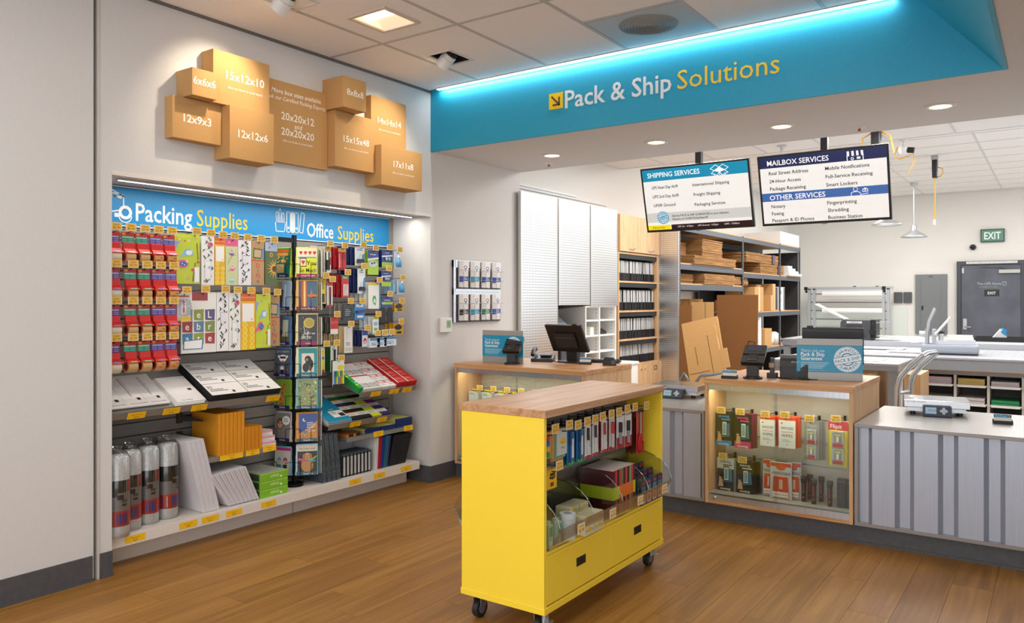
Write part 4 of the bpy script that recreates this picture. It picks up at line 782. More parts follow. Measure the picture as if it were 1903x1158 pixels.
hang('stapler_pack', 'white and red card of a small red staple remover', 'staple remover', 4.0, 4.054, 1.08, 1.199, '#dfe4ee', [('r', 0, 0.7, 1, 1, '#3a4f96'), ('e', 0.5, 0.36, 0.3, 0.18, '#c62a30'), ('e', 0.5, 0.3, 0.16, 0.08, '#dfe4ee')], 3, '#1f2a5c')
for k, (y, z) in enumerate(((4.06, 1.072), (4.13, 1.073), (4.205, 1.077))):
    t = pkg('refill_box', f'small white and blue refill box, {("left", "middle", "right")[k]} of three in a row', 'box', (-0.13, y, z), 0.13 if k == 2 else 0.1, 0.066, 0.03, '#dfe8f2', [('r', 0, 0.75, 1, 1, '#4a8cc0'), ('e', 0.6, 0.4, 0.2, 0.25, '#b8d0e4'), ('l', 0.1, 0.6, 0.5, 0.2, 2, '#5a6a80')], H90, 'refill boxes on hooks', part='carton')
    hook(y + 0.05, z + 0.075, f'bare wire hook behind the {("left", "middle", "right")[k]} small refill box', -0.1)
pkg('refill_box', 'little pale blue refill box above the row of three', 'box', (-0.13, 4.21, 1.152), 0.075, 0.048, 0.03, '#cfe0ee', [('r', 0.1, 0.5, 0.9, 0.9, '#6aa6d0')], H90, 'refill boxes on hooks', part='carton')
hang('highlighter_pack', 'yellow highlighter pack beside the spinner', 'highlighter pack', 3.602, 3.648, 0.924, 1.10, '#e9e6dc', [('r', 0.1, 0.05, 0.9, 0.85, '#e8d81e'), ('r', 0.1, 0.0, 0.9, 0.1, '#c83a3a'), ('r', 0.1, 0.5, 0.9, 0.6, '#3a8ac0')], 1, '#d8d8d4', tagp=0.8)
hang('marker_pack', 'black and green carded marker pack', 'marker pack', 3.70, 3.759, 0.918, 1.103, '#e8e8e4', [('r', 0.05, 0.0, 0.95, 0.45, '#1f6a3a'), ('l', 0.15, 0.85, 0.9, 0.05, 2, '#303034')], 3, '#1d5a34', extra=pens(((0.55, '#1b1b1d', '#1b1b1d'),), v0=0.25, v1=0.85, r=0.007), dy=-0.018)
hang('highlighter_pack', 'card of five rainbow highlighters above the ream packs', 'highlighter pack', 3.675, 3.778, 0.823, 1.0, '#ecece8', [('r', 0, 0.0, 1, 0.08, '#2a2a2e'), ('e', 0.7, 0.72, 0.3, 0.1, '#e8d81e')], 0, x=-0.1, extra=pens(((0.14, '#2f7ac0', '#2a5a9a'), (0.32, '#e8d81e', '#30b050'), (0.5, '#2a9ac8', '#e8d81e'), (0.68, '#e8781e', '#2a8ac0'), (0.86, '#e8e01e', '#e8d81e')), r=0.006, v0=0.1, v1=0.6))
ORD = ('first', 'second', 'third', 'fourth', 'fifth', 'sixth', 'seventh', 'eighth', 'ninth', 'tenth', 'eleventh', 'twelfth', 'thirteenth', 'fourteenth', 'fifteenth', 'sixteenth', 'seventeenth', 'eighteenth', 'nineteenth', 'twentieth')
# ---------------------------------------------------------------- sloped and flat steel shelves on the slatwall
SH = mat('grey_shelf_steel', '#8f8c88', 0.4, 0.3)
def slope_shelf(lab, y0, y1, zf, zb, xf=-0.055):
    L = math.hypot(SLX + 0.005 - xf, zb - zf); a = math.atan2(zb - zf, xf - SLX - 0.005)
    t = thing('sloped_shelf', lab, 'shelf', (xf, y0, zf), 0, 'steel shelves on the slatwall', (a, 0, H90))
    W = y1 - y0
    G().box(0, 0, -0.004, W, L, 0).build('shelf_plate', SH, t)
    G().box(0, -0.004, -0.03, W, 0, 0.014).build('front_lip', SH, t)
    for x in (0.0, W - 0.004): G().prism([(0, -0.004), (L, -0.004), (L, -0.07), (0.02, -0.012)], 'x', x, x + 0.004).build('bracket', SH, t)
    return (xf, y0, zf, a)
def flat_shelf(lab, y0, y1, z, xf):
    t = thing('flat_shelf', lab, 'shelf', (xf, y0, z), H90, 'steel shelves on the slatwall')
    W, D = y1 - y0, xf - SLX
    G().box(0, 0, -0.006, W, D, 0).build('shelf_plate', SH, t)
    G().box(0, -0.004, -0.03, W, 0, 0.0).build('front_lip', SH, t)
    for x in (0.0, W - 0.004): G().prism([(0, -0.006), (D, -0.006), (D, -0.08), (0.03, -0.02)], 'x', x, x + 0.004).build('bracket', SH, t)
def on(sl, x, y, h=0.0):
    xf, y0, zf, a = sl
    return (xf - y * math.cos(a) - h * math.sin(a), y0 + x, zf + y * math.sin(a) - 0 + h * math.cos(a)), (a, 0, H90)
def slab(name, lab, cat, grp, sl, x, y, h, W, L, T, base, ops, side=None, tilt=0, m=None, part='cover'):
    # a flat thing lying on a sloped shelf, print facing up the shelf normal
    loc, rot = on(sl, x, y, h)
    t = thing(name, lab, cat, loc, 0, grp, (rot[0], 0, H90 + tilt))
    G(side or base).box(0, 0, 0, W, L, T).build('block', m or PAPER, t)
    g = art(G(base), W, L, [('r', 0, 0, 1, 1, base)] + ops); me = g
    me.v = [(x_, z_, T - y_) for x_, y_, z_ in g.v]
    me.build(part, m or PAPER, t); return t
def lip_label(sl, x, lab, txt, price):
    loc, rot = on(sl, x, -0.0055, -0.029)
    shelf_label(loc, (rot[0], 0, H90), f'yellow price label on the sloped shelf lip {lab}', 0.1, 0.04, txt, price)
A1 = slope_shelf('long sloped grey shelf of white mailers and envelope boxes', 2.1, 3.2, 0.815, 0.99)
mailart = [('t', 'Photo Document Mailer', 0.55, 0.08, 0.045, '#3a3a3e', 0.8), ('r', 0.62, 0.2, 0.78, 0.28, '#2a2a2e'), ('s', ((0.48, 0.34), (0.53, 0.96)), 0.035, '#55555a'), ('s', ((0.6, 0.5), (0.63, 0.96)), 0.018, '#77777c')]
for k, (x, W) in enumerate(((0.0, 0.135), (0.13, 0.125), (0.25, 0.115))):
    for j in range(4):
        slab('photo_mailer', f'stiff white photo mailer, {("left", "middle", "right")[k]} pile on the long sloped shelf, {("bottom", "second", "third", "top")[j]} of its pile', 'mailer', 'stiff white photo mailers', A1, x + 0.005 * (3 - j), 0.02 + 0.016 * (3 - j), 0.006 * j, W, 0.3, 0.0055, '#e3dedb', mailart if j == 3 else [], '#c9c4c0', R(-2 + j))
for j in range(4):
    slab('card_mailer', f'plain white card mailer beside the envelope boxes, {("bottom", "second", "third", "top")[j]} of its pile', 'mailer', 'plain white card mailers', A1, 0.385 + 0.006 * j, 0.012, 0.006 * j, 0.18, 0.28 - 0.004 * j, 0.0055, '#e6e2df', [('r', 0.72, 0.42, 0.85, 0.5, '#2a2a2e'), ('t', 'Photo Mailer', 0.4, 0.05, 0.05, '#44444a', 0.5)] if j == 3 else [], '#cfcac6')
for c in range(2):
    for r_ in range(3):
        slab('envelope_box', f'white topped box of 30 envelopes with black sides, {("left", "right")[c]} column, {("front", "middle", "back")[r_]} row', 'box', 'boxes of 30 envelopes', A1, 0.60 + 0.247 * c, 0.006 + 0.124 * r_, 0, 0.243, 0.121, 0.052, '#e1ddd9', [('t', '30', 0.12, 0.6, 0.3, '#2a2a2c', 0.2), ('l', 0.06, 0.6, 0.5, 0.13, 2, '#55555a'), ('r', 0.62, 0.12, 0.7, 0.3, '#2a2a2e')], '#222224')
lip_label(A1, 0.09, 'under the left photo mailers', 'Photo mailer 9x12', '$2.49'); lip_label(A1, 0.29, 'under the right photo mailers', 'Photo mailer 6x9', '$1.99'); lip_label(A1, 0.46, 'under the plain card mailers', 'Card mailer', '$1.79'); lip_label(A1, 0.97, 'under the envelope boxes', '#10 Security envelopes', '$3.99')
A2 = slope_shelf('sloped grey shelf of index card packs, upper right', 3.885, 4.475, 0.755, 0.925)
for r_ in range(2):
    slab('index_card_pack', f'white pack of ruled cards, {("front", "back")[r_]}, on the upper right sloped shelf', 'card pack', 'packs of ruled cards', A2, 0.03 + 0.0 * r_, 0.01 + 0.185 * r_, 0, 0.19, 0.178, 0.03, '#e6e2de', [('r', 0, 0.93, 1, 1, '#c4332e'), ('r', 0.06, 0.06, 0.5, 0.4, '#9b9896'), ('r', 0.54, 0.06, 0.95, 0.4, '#9b9896'), ('l', 0.1, 0.46, 0.35, 0.08, 4, '#d6d3d0'), ('l', 0.6, 0.92, 0.35, 0.08, 4, '#d6d3d0')], '#d8d2cc')
for r_ in range(3):
    slab('sheet_pack', f'bright green pack on the shelf edge, {("front", "middle", "back")[r_]} of three', 'card pack', 'bright green packs', A2, -0.012, 0.012 + 0.118 * r_, 0, 0.04, 0.114, 0.042, '#2fa34a', [('e', 0.4, 0.4, 0.25, 0.1, '#e8e23a'), ('e', 0.7, 0.7, 0.2, 0.06, '#e8f4e4')], '#2a9a45')
for c in range(2):
    for r_ in range(4):
        slab('label_roll_pack', f'small white and red label pack, {("left", "right")[c]} column, {("first", "second", "third", "fourth")[r_]} from the front', 'label pack', 'small white and red packs', A2, 0.225 + 0.073 * c, 0.01 + 0.09 * r_, 0, 0.07, 0.086, 0.03, '#eceae8', [('r', 0, 0.55, 1, 0.95, '#c8433c'), ('r', 0.1, 0.6, 0.9, 0.9, '#dfc8c4'), ('l', 0.15, 0.85, 0.4, 0.14, 2, '#8a8684')], '#e4e0dd')
for c in range(2):
    for r_ in range(4):
        slab('index_card_box', f'red box of cards, {("left", "right")[c]} column, {("first", "second", "third", "fourth")[r_]} from the front, far right shelf', 'box', 'red boxes of cards', A2, 0.375 + 0.108 * c, 0.01 + 0.09 * r_, 0, 0.105, 0.087, 0.05, '#bf2a26', [('r', 0, 0, 0.1, 1, '#e6e0da'), ('l', 0.2, 0.8, 0.7, 0.16, 2, '#e08a80'), ('r', 0.25, 0.1, 0.75, 0.25, '#d86058')], '#b82824')
lip_label(A2, 0.08, 'under the ruled card packs', 'Index cards', '$2.99'); lip_label(A2, 0.27, 'under the small red and white packs', 'Labels', '$3.49'); lip_label(A2, 0.41, 'under the red card boxes', 'Index card box', '$2.49')
A3 = slope_shelf('sloped grey shelf of notebooks below the card packs', 3.60, 4.20, 0.562, 0.715)
for j in range(2):
    slab('spiral_notebook', ('lower', 'upper')[j] + ' large teal notebook at the left of the notebook shelf', 'notebook', 'large teal notebooks', A3, 0.0 + 0.003 * j, 0.008, 0.014 * j, 0.215, 0.35, 0.013, '#1285a8', [('r', 0.42, 0.12, 0.98, 0.36, '#e6e0d6'), ('r', 0.72, 0.14, 0.94, 0.26, '#26262a'), ('l', 0.48, 0.7, 0.33, 0.03, 4, '#6a6660'), ('l', 0.55, 0.8, 0.42, 0.03, 1, '#d8e8ee')] if j else [], '#b8b0a8')
nb = [('#1f1f22', '#e0762a'), ('#1f1f22', '#c8d22a'), ('#c8d22a', '#c8d22a'), ('#3a2a66', '#7a2a7a')]
for c in range(4):
    for r_ in range(4):
        dk_, ac = nb[c]
        if r_ == 2: dk_ = ('#1f3a66', '#26262a', '#c8d22a', '#7a2a7a')[c]
        if r_ == 3: dk_ = ('#186a3a', '#1f6a3a', '#26262a', '#26262a')[c]
        slab('pocket_notebook', f'small two-tone notebook, column {("one", "two", "three", "four")[c]} from the teal notebook, row {("one", "two", "three", "four")[r_]} from the front', 'notebook', 'small two-tone notebooks', A3, 0.222 + 0.095 * c, 0.008 + 0.09 * r_, 0, 0.092, 0.087, 0.02, dk_, [('r', 0, 0.45, 1, 1, '#dcd8d0'), ('r', 0, 0.9, 1, 1, ac), ('l', 0.12, 0.85, 0.82, 0.09, 4, '#9a968e')], dk_)
lip_label(A3, 0.17, 'under the teal notebooks', 'Spiral notebook', '$4.49'); lip_label(A3, 0.43, 'under the two-tone notebooks', 'Memo book', '$1.99')
flat_shelf('flat grey shelf of yellow legal pads', 3.79, 4.49, 0.452, -0.09)
for k, (y, W, n) in enumerate(((3.99, 0.15, 3), (4.145, 0.155, 3), (4.305, 0.18, 6))):
    for j in range(n):
        t = thing('legal_pad', f'yellow legal pad, {("left", "middle", "right")[k]} pile on the flat shelf, number {("one", "two", "three", "four", "five", "six")[j]} from below', 'notepad', (-0.1 - 0.004 * (j % 2), y, 0.4525 + 0.011 * j), H90, 'yellow legal pads')
        G('#d9cf7a').box(0, 0, 0, W - 0.006, 0.26, 0.0105).build('sheets', PAPER, t); G('#22346e').box(-0.0005, -0.001, 0, W - 0.0055, 0.012, 0.0108).build('binding', PAPER, t)
for k, y in enumerate((3.80, 3.87)):
    pkg('staple_box', f'flat orange and black box on the legal pad shelf, {("left", "right")[k]}', 'box', (-0.1, y, 0.4525), 0.066, 0.02, 0.12, '#d87a2a', [('r', 0.3, 0, 1, 1, '#26262a')], H90, 'orange and black boxes', part='carton')
shelf_label((-0.084, 4.05, 0.42), (0, 0, H90), 'yellow price label below the middle legal pads', 0.1, 0.04, 'Legal pad 5x8', '$2.49'); shelf_label((-0.084, 4.37, 0.42), (0, 0, H90), 'yellow price label below the right legal pads', 0.1, 0.04, 'Legal pad 8x11', '$3.49')
flat_shelf('flat grey shelf of manila envelopes', 2.64, 3.2, 0.49, -0.1)
me1 = G('#dd9526').box(0, 0, 0, 0.0085, 0.27, 0.25).mesh('manila_envelope'); me1.materials.append(PAPER)
me2 = G('#d88d22').box(0, 0, 0, 0.0085, 0.2, 0.145).mesh('manila_envelope'); me2.materials.append(PAPER)
for k in range(20): tag(link('manila_envelope', me1, None, (-0.09 - 0.003 * ((k * 7) % 3), 2.775 + 0.0092 * k, 0.4905), H90), f'large orange manila envelope, {ORD[k]} from the left in the tall packed row', 'envelope', 'large manila envelopes standing in a row')
for k in range(14): tag(link('manila_envelope', me2, None, (-0.09 - 0.003 * ((k * 5) % 3), 2.962 + 0.0092 * k, 0.4905), H90), f'small orange manila envelope, {ORD[k]} from the left in the short packed row', 'envelope', 'small manila envelopes standing in a row')
for k, z in enumerate((0.70, 0.585)):
    t = thing('shelf_divider', f'grey steel divider fork beside the manila envelopes, {("upper", "lower")[k]}', 'divider', (SLX, 2.72, z), H90, 'grey divider forks')
    G('#6f6d6a').prism([(0.0, -0.02), (0.24, 0.0), (0.24, 0.008), (0.0, 0.022)], 'x', 0.0, 0.002).build('blade', METAL, t).scale = (1, -1, 1)
    G('#5a5855').box(-0.025, -0.014, -0.03, 0.008, 0.0, 0.035).build('clamp', METAL, t)
for k in range(3):
    pkg('envelope_carton', f'white and pink envelope carton beside the manila envelopes, {("bottom", "middle", "top")[k]}', 'box', (-0.1 - 0.012 * k, 3.094, 0.4905 + 0.034 * k), 0.105 - 0.008 * (k == 2), 0.033, 0.2, '#e6dcdc', [('r', 0, 0.6, 1, 1, '#d89aa0'), ('l', 0.1, 0.9, 0.4, 0.25, 2, '#b8aaaa')], H90, 'white and pink envelope cartons', part='carton')
shelf_label((-0.094, 2.79, 0.458), (0, 0, H90), 'yellow price label below the large manila envelopes', 0.16, 0.034, 'Manila envelope', '$0.99'); shelf_label((-0.094, 2.97, 0.458), (0, 0, H90), 'yellow price label below the small manila envelopes', 0.1, 0.038, 'Small envelope', '$0.49'); shelf_label((-0.094, 3.095, 0.462), (0, 0, H90), 'yellow price label below the pink envelope cartons', 0.1, 0.04, 'Envelope box', '$4.99')

# ---------------------------------------------------------------- goods on the deck
DZ = 0.1765
WRAPM = mat('bubble_wrap', rough=0.35, fn=noisy('#d2cdc9', '#ebe8e5', 130, 2, 0.5, 0.003))
def roll(lab, x, y, yaw):
    t = thing('bubble_wrap_roll', lab, 'bubble wrap', (x, y, DZ), yaw, 'bagged bubble wrap rolls')
    G().lathe([(0.0001, 0.0), (0.057, 0.0), (0.0595, 0.03), (0.0595, 0.40), (0.052, 0.425), (0.0001, 0.43)], 24).build('wrap', WRAPM, t)
    g = G(); n = 24; r = 0.0605
    def band(z0, z1, c, a0=-PI, a1=PI, dr=0.0, sl=0.0):
        m = max(4, int(n * (a1 - a0) / (2 * PI))); vs = []; 
        for i in range(m + 1):
            a = a0 + (a1 - a0) * i / m; s_ = sl * math.sin(a)
            vs += [((r + dr) * math.sin(a), -(r + dr) * math.cos(a), z0 + s_), ((r + dr) * math.sin(a), -(r + dr) * math.cos(a), z1 + s_)]
        g.add(vs, [(2 * i, 2 * i + 2, 2 * i + 3, 2 * i + 1) for i in range(m)], c, True)
    band(0.14, 0.3, '#8d8886'); band(0.06, 0.14, '#c63a2a', -PI, PI, 0.0004)
    band(0.235, 0.3, '#1b1a1b', -1.4, 0.9, 0.0005); band(0.215, 0.245, '#242324', -1.2, 0.2, 0.0007); band(0.2, 0.225, '#2c2a2b', 0.15, 0.7, 0.0007); band(0.165, 0.178, '#3a3634', 0.55, 0.95, 0.0008); band(0.185, 0.2, '#5a5654', 0.5, 1.0, 0.0006)
    band(0.235, 0.3, '#b8352a', 1.05, 1.45, 0.0006)
    for k in range(4): band(0.072, 0.128, '#34489c', 0.1 + 0.24 * k, 0.26 + 0.24 * k, 0.0009)
    band(0.07, 0.13, '#e3dcd6', -0.35, -0.27, 0.0009); band(0.075, 0.13, '#e8c832', -1.25, -0.95, 0.0009); band(0.06, 0.135, '#34489c', -0.85, -0.72, 0.0009)
    g.build('printed_sleeve', GLOSS, t)
    G().lathe([(0.0625, 0.0), (0.063, 0.2), (0.0628, 0.41), (0.046, 0.44), (0.02, 0.452), (0.03, 0.47)], 20).build('clear_bag', FILM, t)
    return t
for lab, x, y, a in (('bagged bubble wrap roll cut off by the niche edge, first from left', -0.068, 2.158, 0.9), ('bagged bubble wrap roll, second from left', -0.14, 2.262, 0.85), ('bagged bubble wrap roll, third from left', -0.175, 2.385, 0.8), ('bagged bubble wrap roll beside the tall white mailers', -0.19, 2.51, 1.35)): roll(lab, x, y, a)
mm = G('#e4e1e4').box(0, 0, 0, 0.009, 0.3, 0.445).box(0.0025, -0.001, 0.003, 0.0065, 0, 0.442, '#cfcacd').mesh('poly_mailer'); mm.materials.append(PAPER)
for k in range(11):
    o = link('poly_mailer', mm, None, (-0.085 - 0.002 * (k % 3), 2.675 + 0.0098 * k, DZ + 0.0015), 0, 0, (0, R(-14.5 + 0.06 * k), H90)); tag(o, f'tall white mailer, {ORD[k]} from the left in the leaning stack', 'mailer', 'tall white mailers leaning in a stack')
ms = G('#e2dde0').box(0, 0, 0, 0.011, 0.22, 0.235).box(0.003, -0.001, 0.003, 0.008, 0, 0.232, '#c9c2c6').mesh('poly_mailer'); ms.materials.append(PAPER)
for k in range(15):
    o = link('poly_mailer', ms, None, (-0.085 - 0.003 * (k % 2), 2.845 + 0.0145 * k, DZ + 0.004), 0, 0, (0, R(-34 + 0.7 * k), H90)); tag(o, f'short white mailer, {ORD[k]} from the left in the fanned row', 'mailer', 'short white mailers fanned in a row')
for k in range(3):
    t = pkg('paper_ream', f'green wrapped ream of office paper, {("bottom", "middle", "top")[k]} of three', 'paper ream', (-0.085 - 0.003 * k, 3.068 + 0.002 * k, DZ + 0.0505 * k), 0.212, 0.049, 0.27, '#7cb82e', [('r', 0, 0.88, 1, 1, '#a9d060'), ('t', 'OFFICE', 0.52, 0.36, 0.42, '#e4f2c8', 0.6), ('e', 0.75, 0.3, 0.04, 0.14, '#e8f4d8')], H90, 'green paper reams', GLOSS, part='wrapper')
    if k == 2: G('#b9b6b2').box(0.01, 0.012, 0.049, 0.2, 0.26, 0.0496).build('paper_window', GLOSS, t)
    G('#3a3b36').box(-0.0006, 0.01, 0.004, 0.0, 0.26, 0.045).build('end_panel', GLOSS, t)
def tex_binder():
    return mat('woven_grey_cover', rough=0.7, fn=noisy('#2b3036', '#59626b', 1.0, 3, 0.4, 0.003, (160, 160, 60)))
tb = G().box(0, 0, 0, 0.034, 0.25, 0.32).mesh('journal'); tb.materials.append(tex_binder())
for k in range(4):
    t = thing('journal', f'tall grey woven journal leaning left, {("first", "second", "third", "fourth")[k]} from the spinner', 'journal', (-0.09, 3.575 + 0.042 * k, DZ + 0.001), 0, 'tall grey woven journals', (0, R(-6), H90))
    G().box(0, 0, 0, 0.006, 0.25, 0.325).box(0.03, 0, 0, 0.036, 0.25, 0.325).box(0, -0.004, 0, 0.036, 0.004, 0.325).build('cover', tex_binder(), t)
    G('#d9d4cc').box(0.0065, 0.006, 0.004, 0.0295, 0.246, 0.32).build('pages', PAPER, t)
for k in range(8):
    t = thing('planner', f'small black planner with page edges showing, {("first", "second", "third", "fourth", "fifth", "sixth", "seventh", "eighth")[k]} from the tall journals', 'planner', (-0.1, 3.765 + 0.0345 * k, DZ), H90, 'small black planners')
    G().prism([(0, 0.0), (0.032, 0.0), (0.032, 0.15), (0.024, 0.16), (0.008, 0.16), (0, 0.15)], 'y', 0.004, 0.15).build('cover', tex_binder(), t)
    G('#b9babb').box(0.0065, 0.0, 0.012, 0.0255, 0.0045, 0.14).build('page_edges', PAPER, t)
    G('#17181a').box(0.0, -0.0005, 0.0, 0.006, 0.006, 0.152).box(0.026, -0.0005, 0.0, 0.032, 0.006, 0.152).build('cover_edges', PLAST, t)
t = thing('plastic_folder', 'frosted clear folder standing behind the planners', 'folder', (-0.32, 3.8, DZ), H90, 'standing folders')
G('#c3c9d0').box(0, 0, 0, 0.285, 0.004, 0.265).build('cover', PLAST, t); G('#a9b0b8').box(0.26, -0.002, 0.0, 0.285, 0.006, 0.265).build('spine', PLAST, t)
for k, (c, nm) in enumerate((('#d8d6d4', 'white'), ('#dcdad8', 'off-white'), ('#b3202a', 'red'), ('#a81c26', 'dark red'), ('#24378c', 'blue'), ('#1f3f96', 'royal blue'), ('#17706e', 'teal'), ('#1d6f70', 'dark teal'), ('#4a2a78', 'purple'))):
    t = thing('folder', f'{nm} folder standing on the deck beside the black binders', 'folder', (-0.1, 4.075 + 0.0155 * k, DZ), 0, 'standing folders', (0, R(3 + 0.8 * k), H90))
    G(c).box(0, 0, 0, 0.0045, 0.26, 0.235).box(0.007, 0, 0, 0.0115, 0.26, 0.235).build('cover', PLAST, t); G('#e8e6e2').box(0.0047, 0.003, 0.004, 0.0068, 0.255, 0.232).build('pages', PAPER, t)
for k in range(9):
    t = thing('binder', f'black woven binder leaning right, {("first", "second", "third", "fourth", "fifth", "sixth", "seventh", "eighth", "ninth")[k]} from the coloured folders', 'binder', (-0.1, 4.222 + 0.0205 * k, DZ), 0, 'black woven binders', (0, R(16 + 0.5 * k), H90))
    G('#151618').box(0, 0, 0, 0.0165, 0.27, 0.235).build('cover', PLAST, t, bevel=0.002); G('#5a626a').box(0.002, 0.002, 0.2352, 0.0145, 0.268, 0.2358).build('top_edge', PAPER, t)
# ---------------------------------------------------------------- yellow rolling cart
CX0, CX1, CY0, CY1 = 1.811, 2.257, 2.712, 3.889
ct = thing('display_cart', 'yellow rolling display cart with an oak top', 'cart', (CX0, CY0, 0))
CW, CL = CX1 - CX0, CY1 - CY0
G().box(-0.004, -0.004, 0.929, CW + 0.004, CL + 0.004, 0.962).build('worktop', OAKTOP, ct, bevel=0.002)
G().box(0.004, 0, 0.138, CW - 0.004, 0.02, 0.929).build('end_panel', YEL, ct, bevel=0.001)
G().box(0.004, CL - 0.02, 0.138, CW - 0.004, CL, 0.929).build('end_panel', YEL, ct, bevel=0.001)
G().box(0, -0.003, 0.11, CW, CL + 0.003, 0.138).build('base_board', YEL, ct, bevel=0.002)
G().box(0.006, 0.02, 0.352, CW - 0.006, CL - 0.02, 0.37).build('bin_shelf', YEL, ct)
G().box(0.02, 0.022, 0.15, CW - 0.025, CL - 0.022, 0.352).build('drawer_carcass', YEL, ct)
G('#8a8886').box(CW / 2 - 0.012, 0.02, 0.37, CW / 2 + 0.012, CL - 0.02, 0.929).build('centre_panel', mat('cart_slatwall', '#8d8a87', 0.45), ct)
for k in range(7): G('#75726f').box(CW / 2 + 0.0121, 0.021, 0.4 + 0.075 * k, CW / 2 + 0.0135, CL - 0.021, 0.404 + 0.075 * k).build('panel_groove', METAL, ct)
hx = mat('recess_black', '#121214', 0.4)
for k, (y0, y1) in enumerate(((0.022, CL / 2 - 0.0015), (CL / 2 + 0.0015, CL - 0.022))):
    d = G().box(CW - 0.025, y0, 0.145, CW - 0.004, y1, 0.349).build('drawer', YEL, ct, bevel=0.0015)
    ym = (y0 + y1) / 2
    h = G('#121214').box(CW - 0.006, ym - 0.04, 0.24, CW - 0.0025, ym + 0.04, 0.278).build('recessed_handle', PLAST, d)
    h2 = G('#3a3a3e').box(CW - 0.0026, ym - 0.03, 0.262, CW - 0.0015, ym + 0.03, 0.27).box(CW - 0.0026, ym + 0.005, 0.246, CW - 0.0015, ym + 0.03, 0.258).build('handle_latch', METAL, d)
for k, (x, y) in enumerate(((0.06, 0.06), (CW - 0.06, 0.06), (0.06, CL - 0.06), (CW - 0.06, CL - 0.06))):
    c = G('#9aa0a4').box(x - 0.03, y - 0.03, 0.102, x + 0.03, y + 0.03, 0.109).box(x - 0.022, y - 0.02, 0.05, x - 0.018, y + 0.02, 0.102).box(x + 0.018, y - 0.02, 0.05, x + 0.022, y + 0.02, 0.102).build('caster', METAL, ct)
    G('#232326').cyl((x - 0.014, y, 0.04), (x + 0.014, y, 0.04), 0.04, 20).cyl((x - 0.015, y, 0.04), (x + 0.015, y, 0.04), 0.022, 14, '#6a6c70').build('caster_wheel', PLAST, c)
    if k in (1, 3): G('#b9bec2').box(x + 0.02, y - 0.016, 0.062, x + 0.055, y + 0.016, 0.067).prism([(y - 0.02, 0.06), (y + 0.02, 0.06), (y + 0.012, 0.09), (y - 0.012, 0.09)], 'x', x + 0.022, x + 0.03).build('brake_pedal', METAL, c)
G('#2a2a2e').tube([(CW / 2 + 0.02, 0.03, 0.905), (CW / 2 + 0.02, CL - 0.03, 0.905)], 0.003, 6).build('hang_rail', METAL, ct)
# acrylic bins on both long sides
def bins(label, side):
    t = thing('acrylic_bin', label, 'bin', (CX1 if side > 0 else CX0, CY0 + 0.024 if side > 0 else CY1 - 0.024, 0.3705), H90 if side > 0 else -H90, 'clear acrylic bins on the cart')
    W = CL - 0.048; n = 4
    prof = [(0.0, 0.0), (-0.05, 0.085), (-0.062, 0.1)]
    # local x runs along the cart, -y outwards
    G().prism([(-0.002, 0.0), (-0.062, 0.098), (-0.062, 0.101), (-0.059, 0.101), (0.002, 0.003)], 'x', 0, W).build('front_panel', ACRYL, t)
    G().box(0, 0, 0.0, W, 0.19, 0.003).build('bin_floor', ACRYL, t); G().box(0, 0.187, 0.003, W, 0.19, 0.24).build('back_panel', ACRYL, t)
    pr = [(0.0, 0.003), (0.185, 0.003), (0.185, 0.235), (0.14, 0.235)] + [(0.14 - 0.2 * math.sin(a), 0.085 + 0.15 * math.cos(a)) for a in (0.25, 0.5, 0.75, 1.0, 1.25, 1.45)]
    for k in range(n + 1):
        x = k * (W - 0.003) / n
        G().prism(pr, 'x', x, x + 0.003).build('divider', ACRYL, t)
        if side > 0: G('#eef1f0').tube([(x + 0.0015, p[0], p[1]) for p in pr[3:]], 0.0022, 5).build('polished_edge', clear('acrylic_edge', '#d5dbd8', 0.6, 0.1), t)
    return t
bins('clear acrylic bin with curved dividers along the drawer side of the cart', 1)
bins('clear acrylic bin on the far side of the yellow cart', -1)
for k, (y, p) in enumerate(((2.902, '$2.49'), (3.191, '$3.99'), (3.479, '$5.99'), (3.764, '$4.49'))):
    t = thing('price_tag', f'cream price tag clipped to the acrylic bin edge, {("first", "second", "third", "fourth")[k]} from the near end', 'price tag', (2.3215, y, 0.44), H90, 'cream tags on the acrylic bin')
    g = G('#e9dfca').box(-0.03, 0, -0.022, 0.03, 0.0015, 0.022); g.build('tag_card', PAPER, t)
    G('#f2cf86').rect(-0.026, -0.018, 0.026, 0.018, None, -0.0004).text(p, 0, -0.014, 0.02, '#7a5f2a', -0.0008, al='c').rect(-0.02, 0.008, 0.02, 0.011, '#a8894a', -0.0008).build('tag_print', PAPER, t)
    G().box(-0.008, -0.001, 0.02, 0.008, 0.004, 0.032).build('clip', ACRYL, t)
# hooked pens and pads on the drawer side
def chook(y, z, lab): return hook(y, z, lab, 2.235, H90, CX0 + CW / 2 + 0.0125)
def chang(name, lab, cat, y0, y1, z0, z1, base, ops, extra=None, n=2, back='#8a1c22', x=2.195, tagz=True):
    W, H = y1 - y0, z1 - z0
    t = pkg(name, lab, cat, (x, y0, z0), W, H, 0.002, base, ops, H90, 'carded pens and pads on the cart', GLOSS)
    if extra: extra(t, W, H)
    for k in range(n):
        q = G(back).box(0, 0, 0, W, 0.002, H).box(W * 0.3, -0.008, H * 0.1, W * 0.7, 0, H * 0.8).build(name, GLOSS, None, (x - 0.024 * (k + 1), y0 - 0.012 * (k + 1), z0), H90)
        tag(q, f'{("next", "second")[k]} pack behind the {" ".join(lab.split()[:11])}', cat, 'carded pens and pads on the cart')
    if tagz: chook((y0 + y1) / 2, z1 - 0.012, 'tagged cart hook of the ' + ' '.join(lab.split()[:11]))
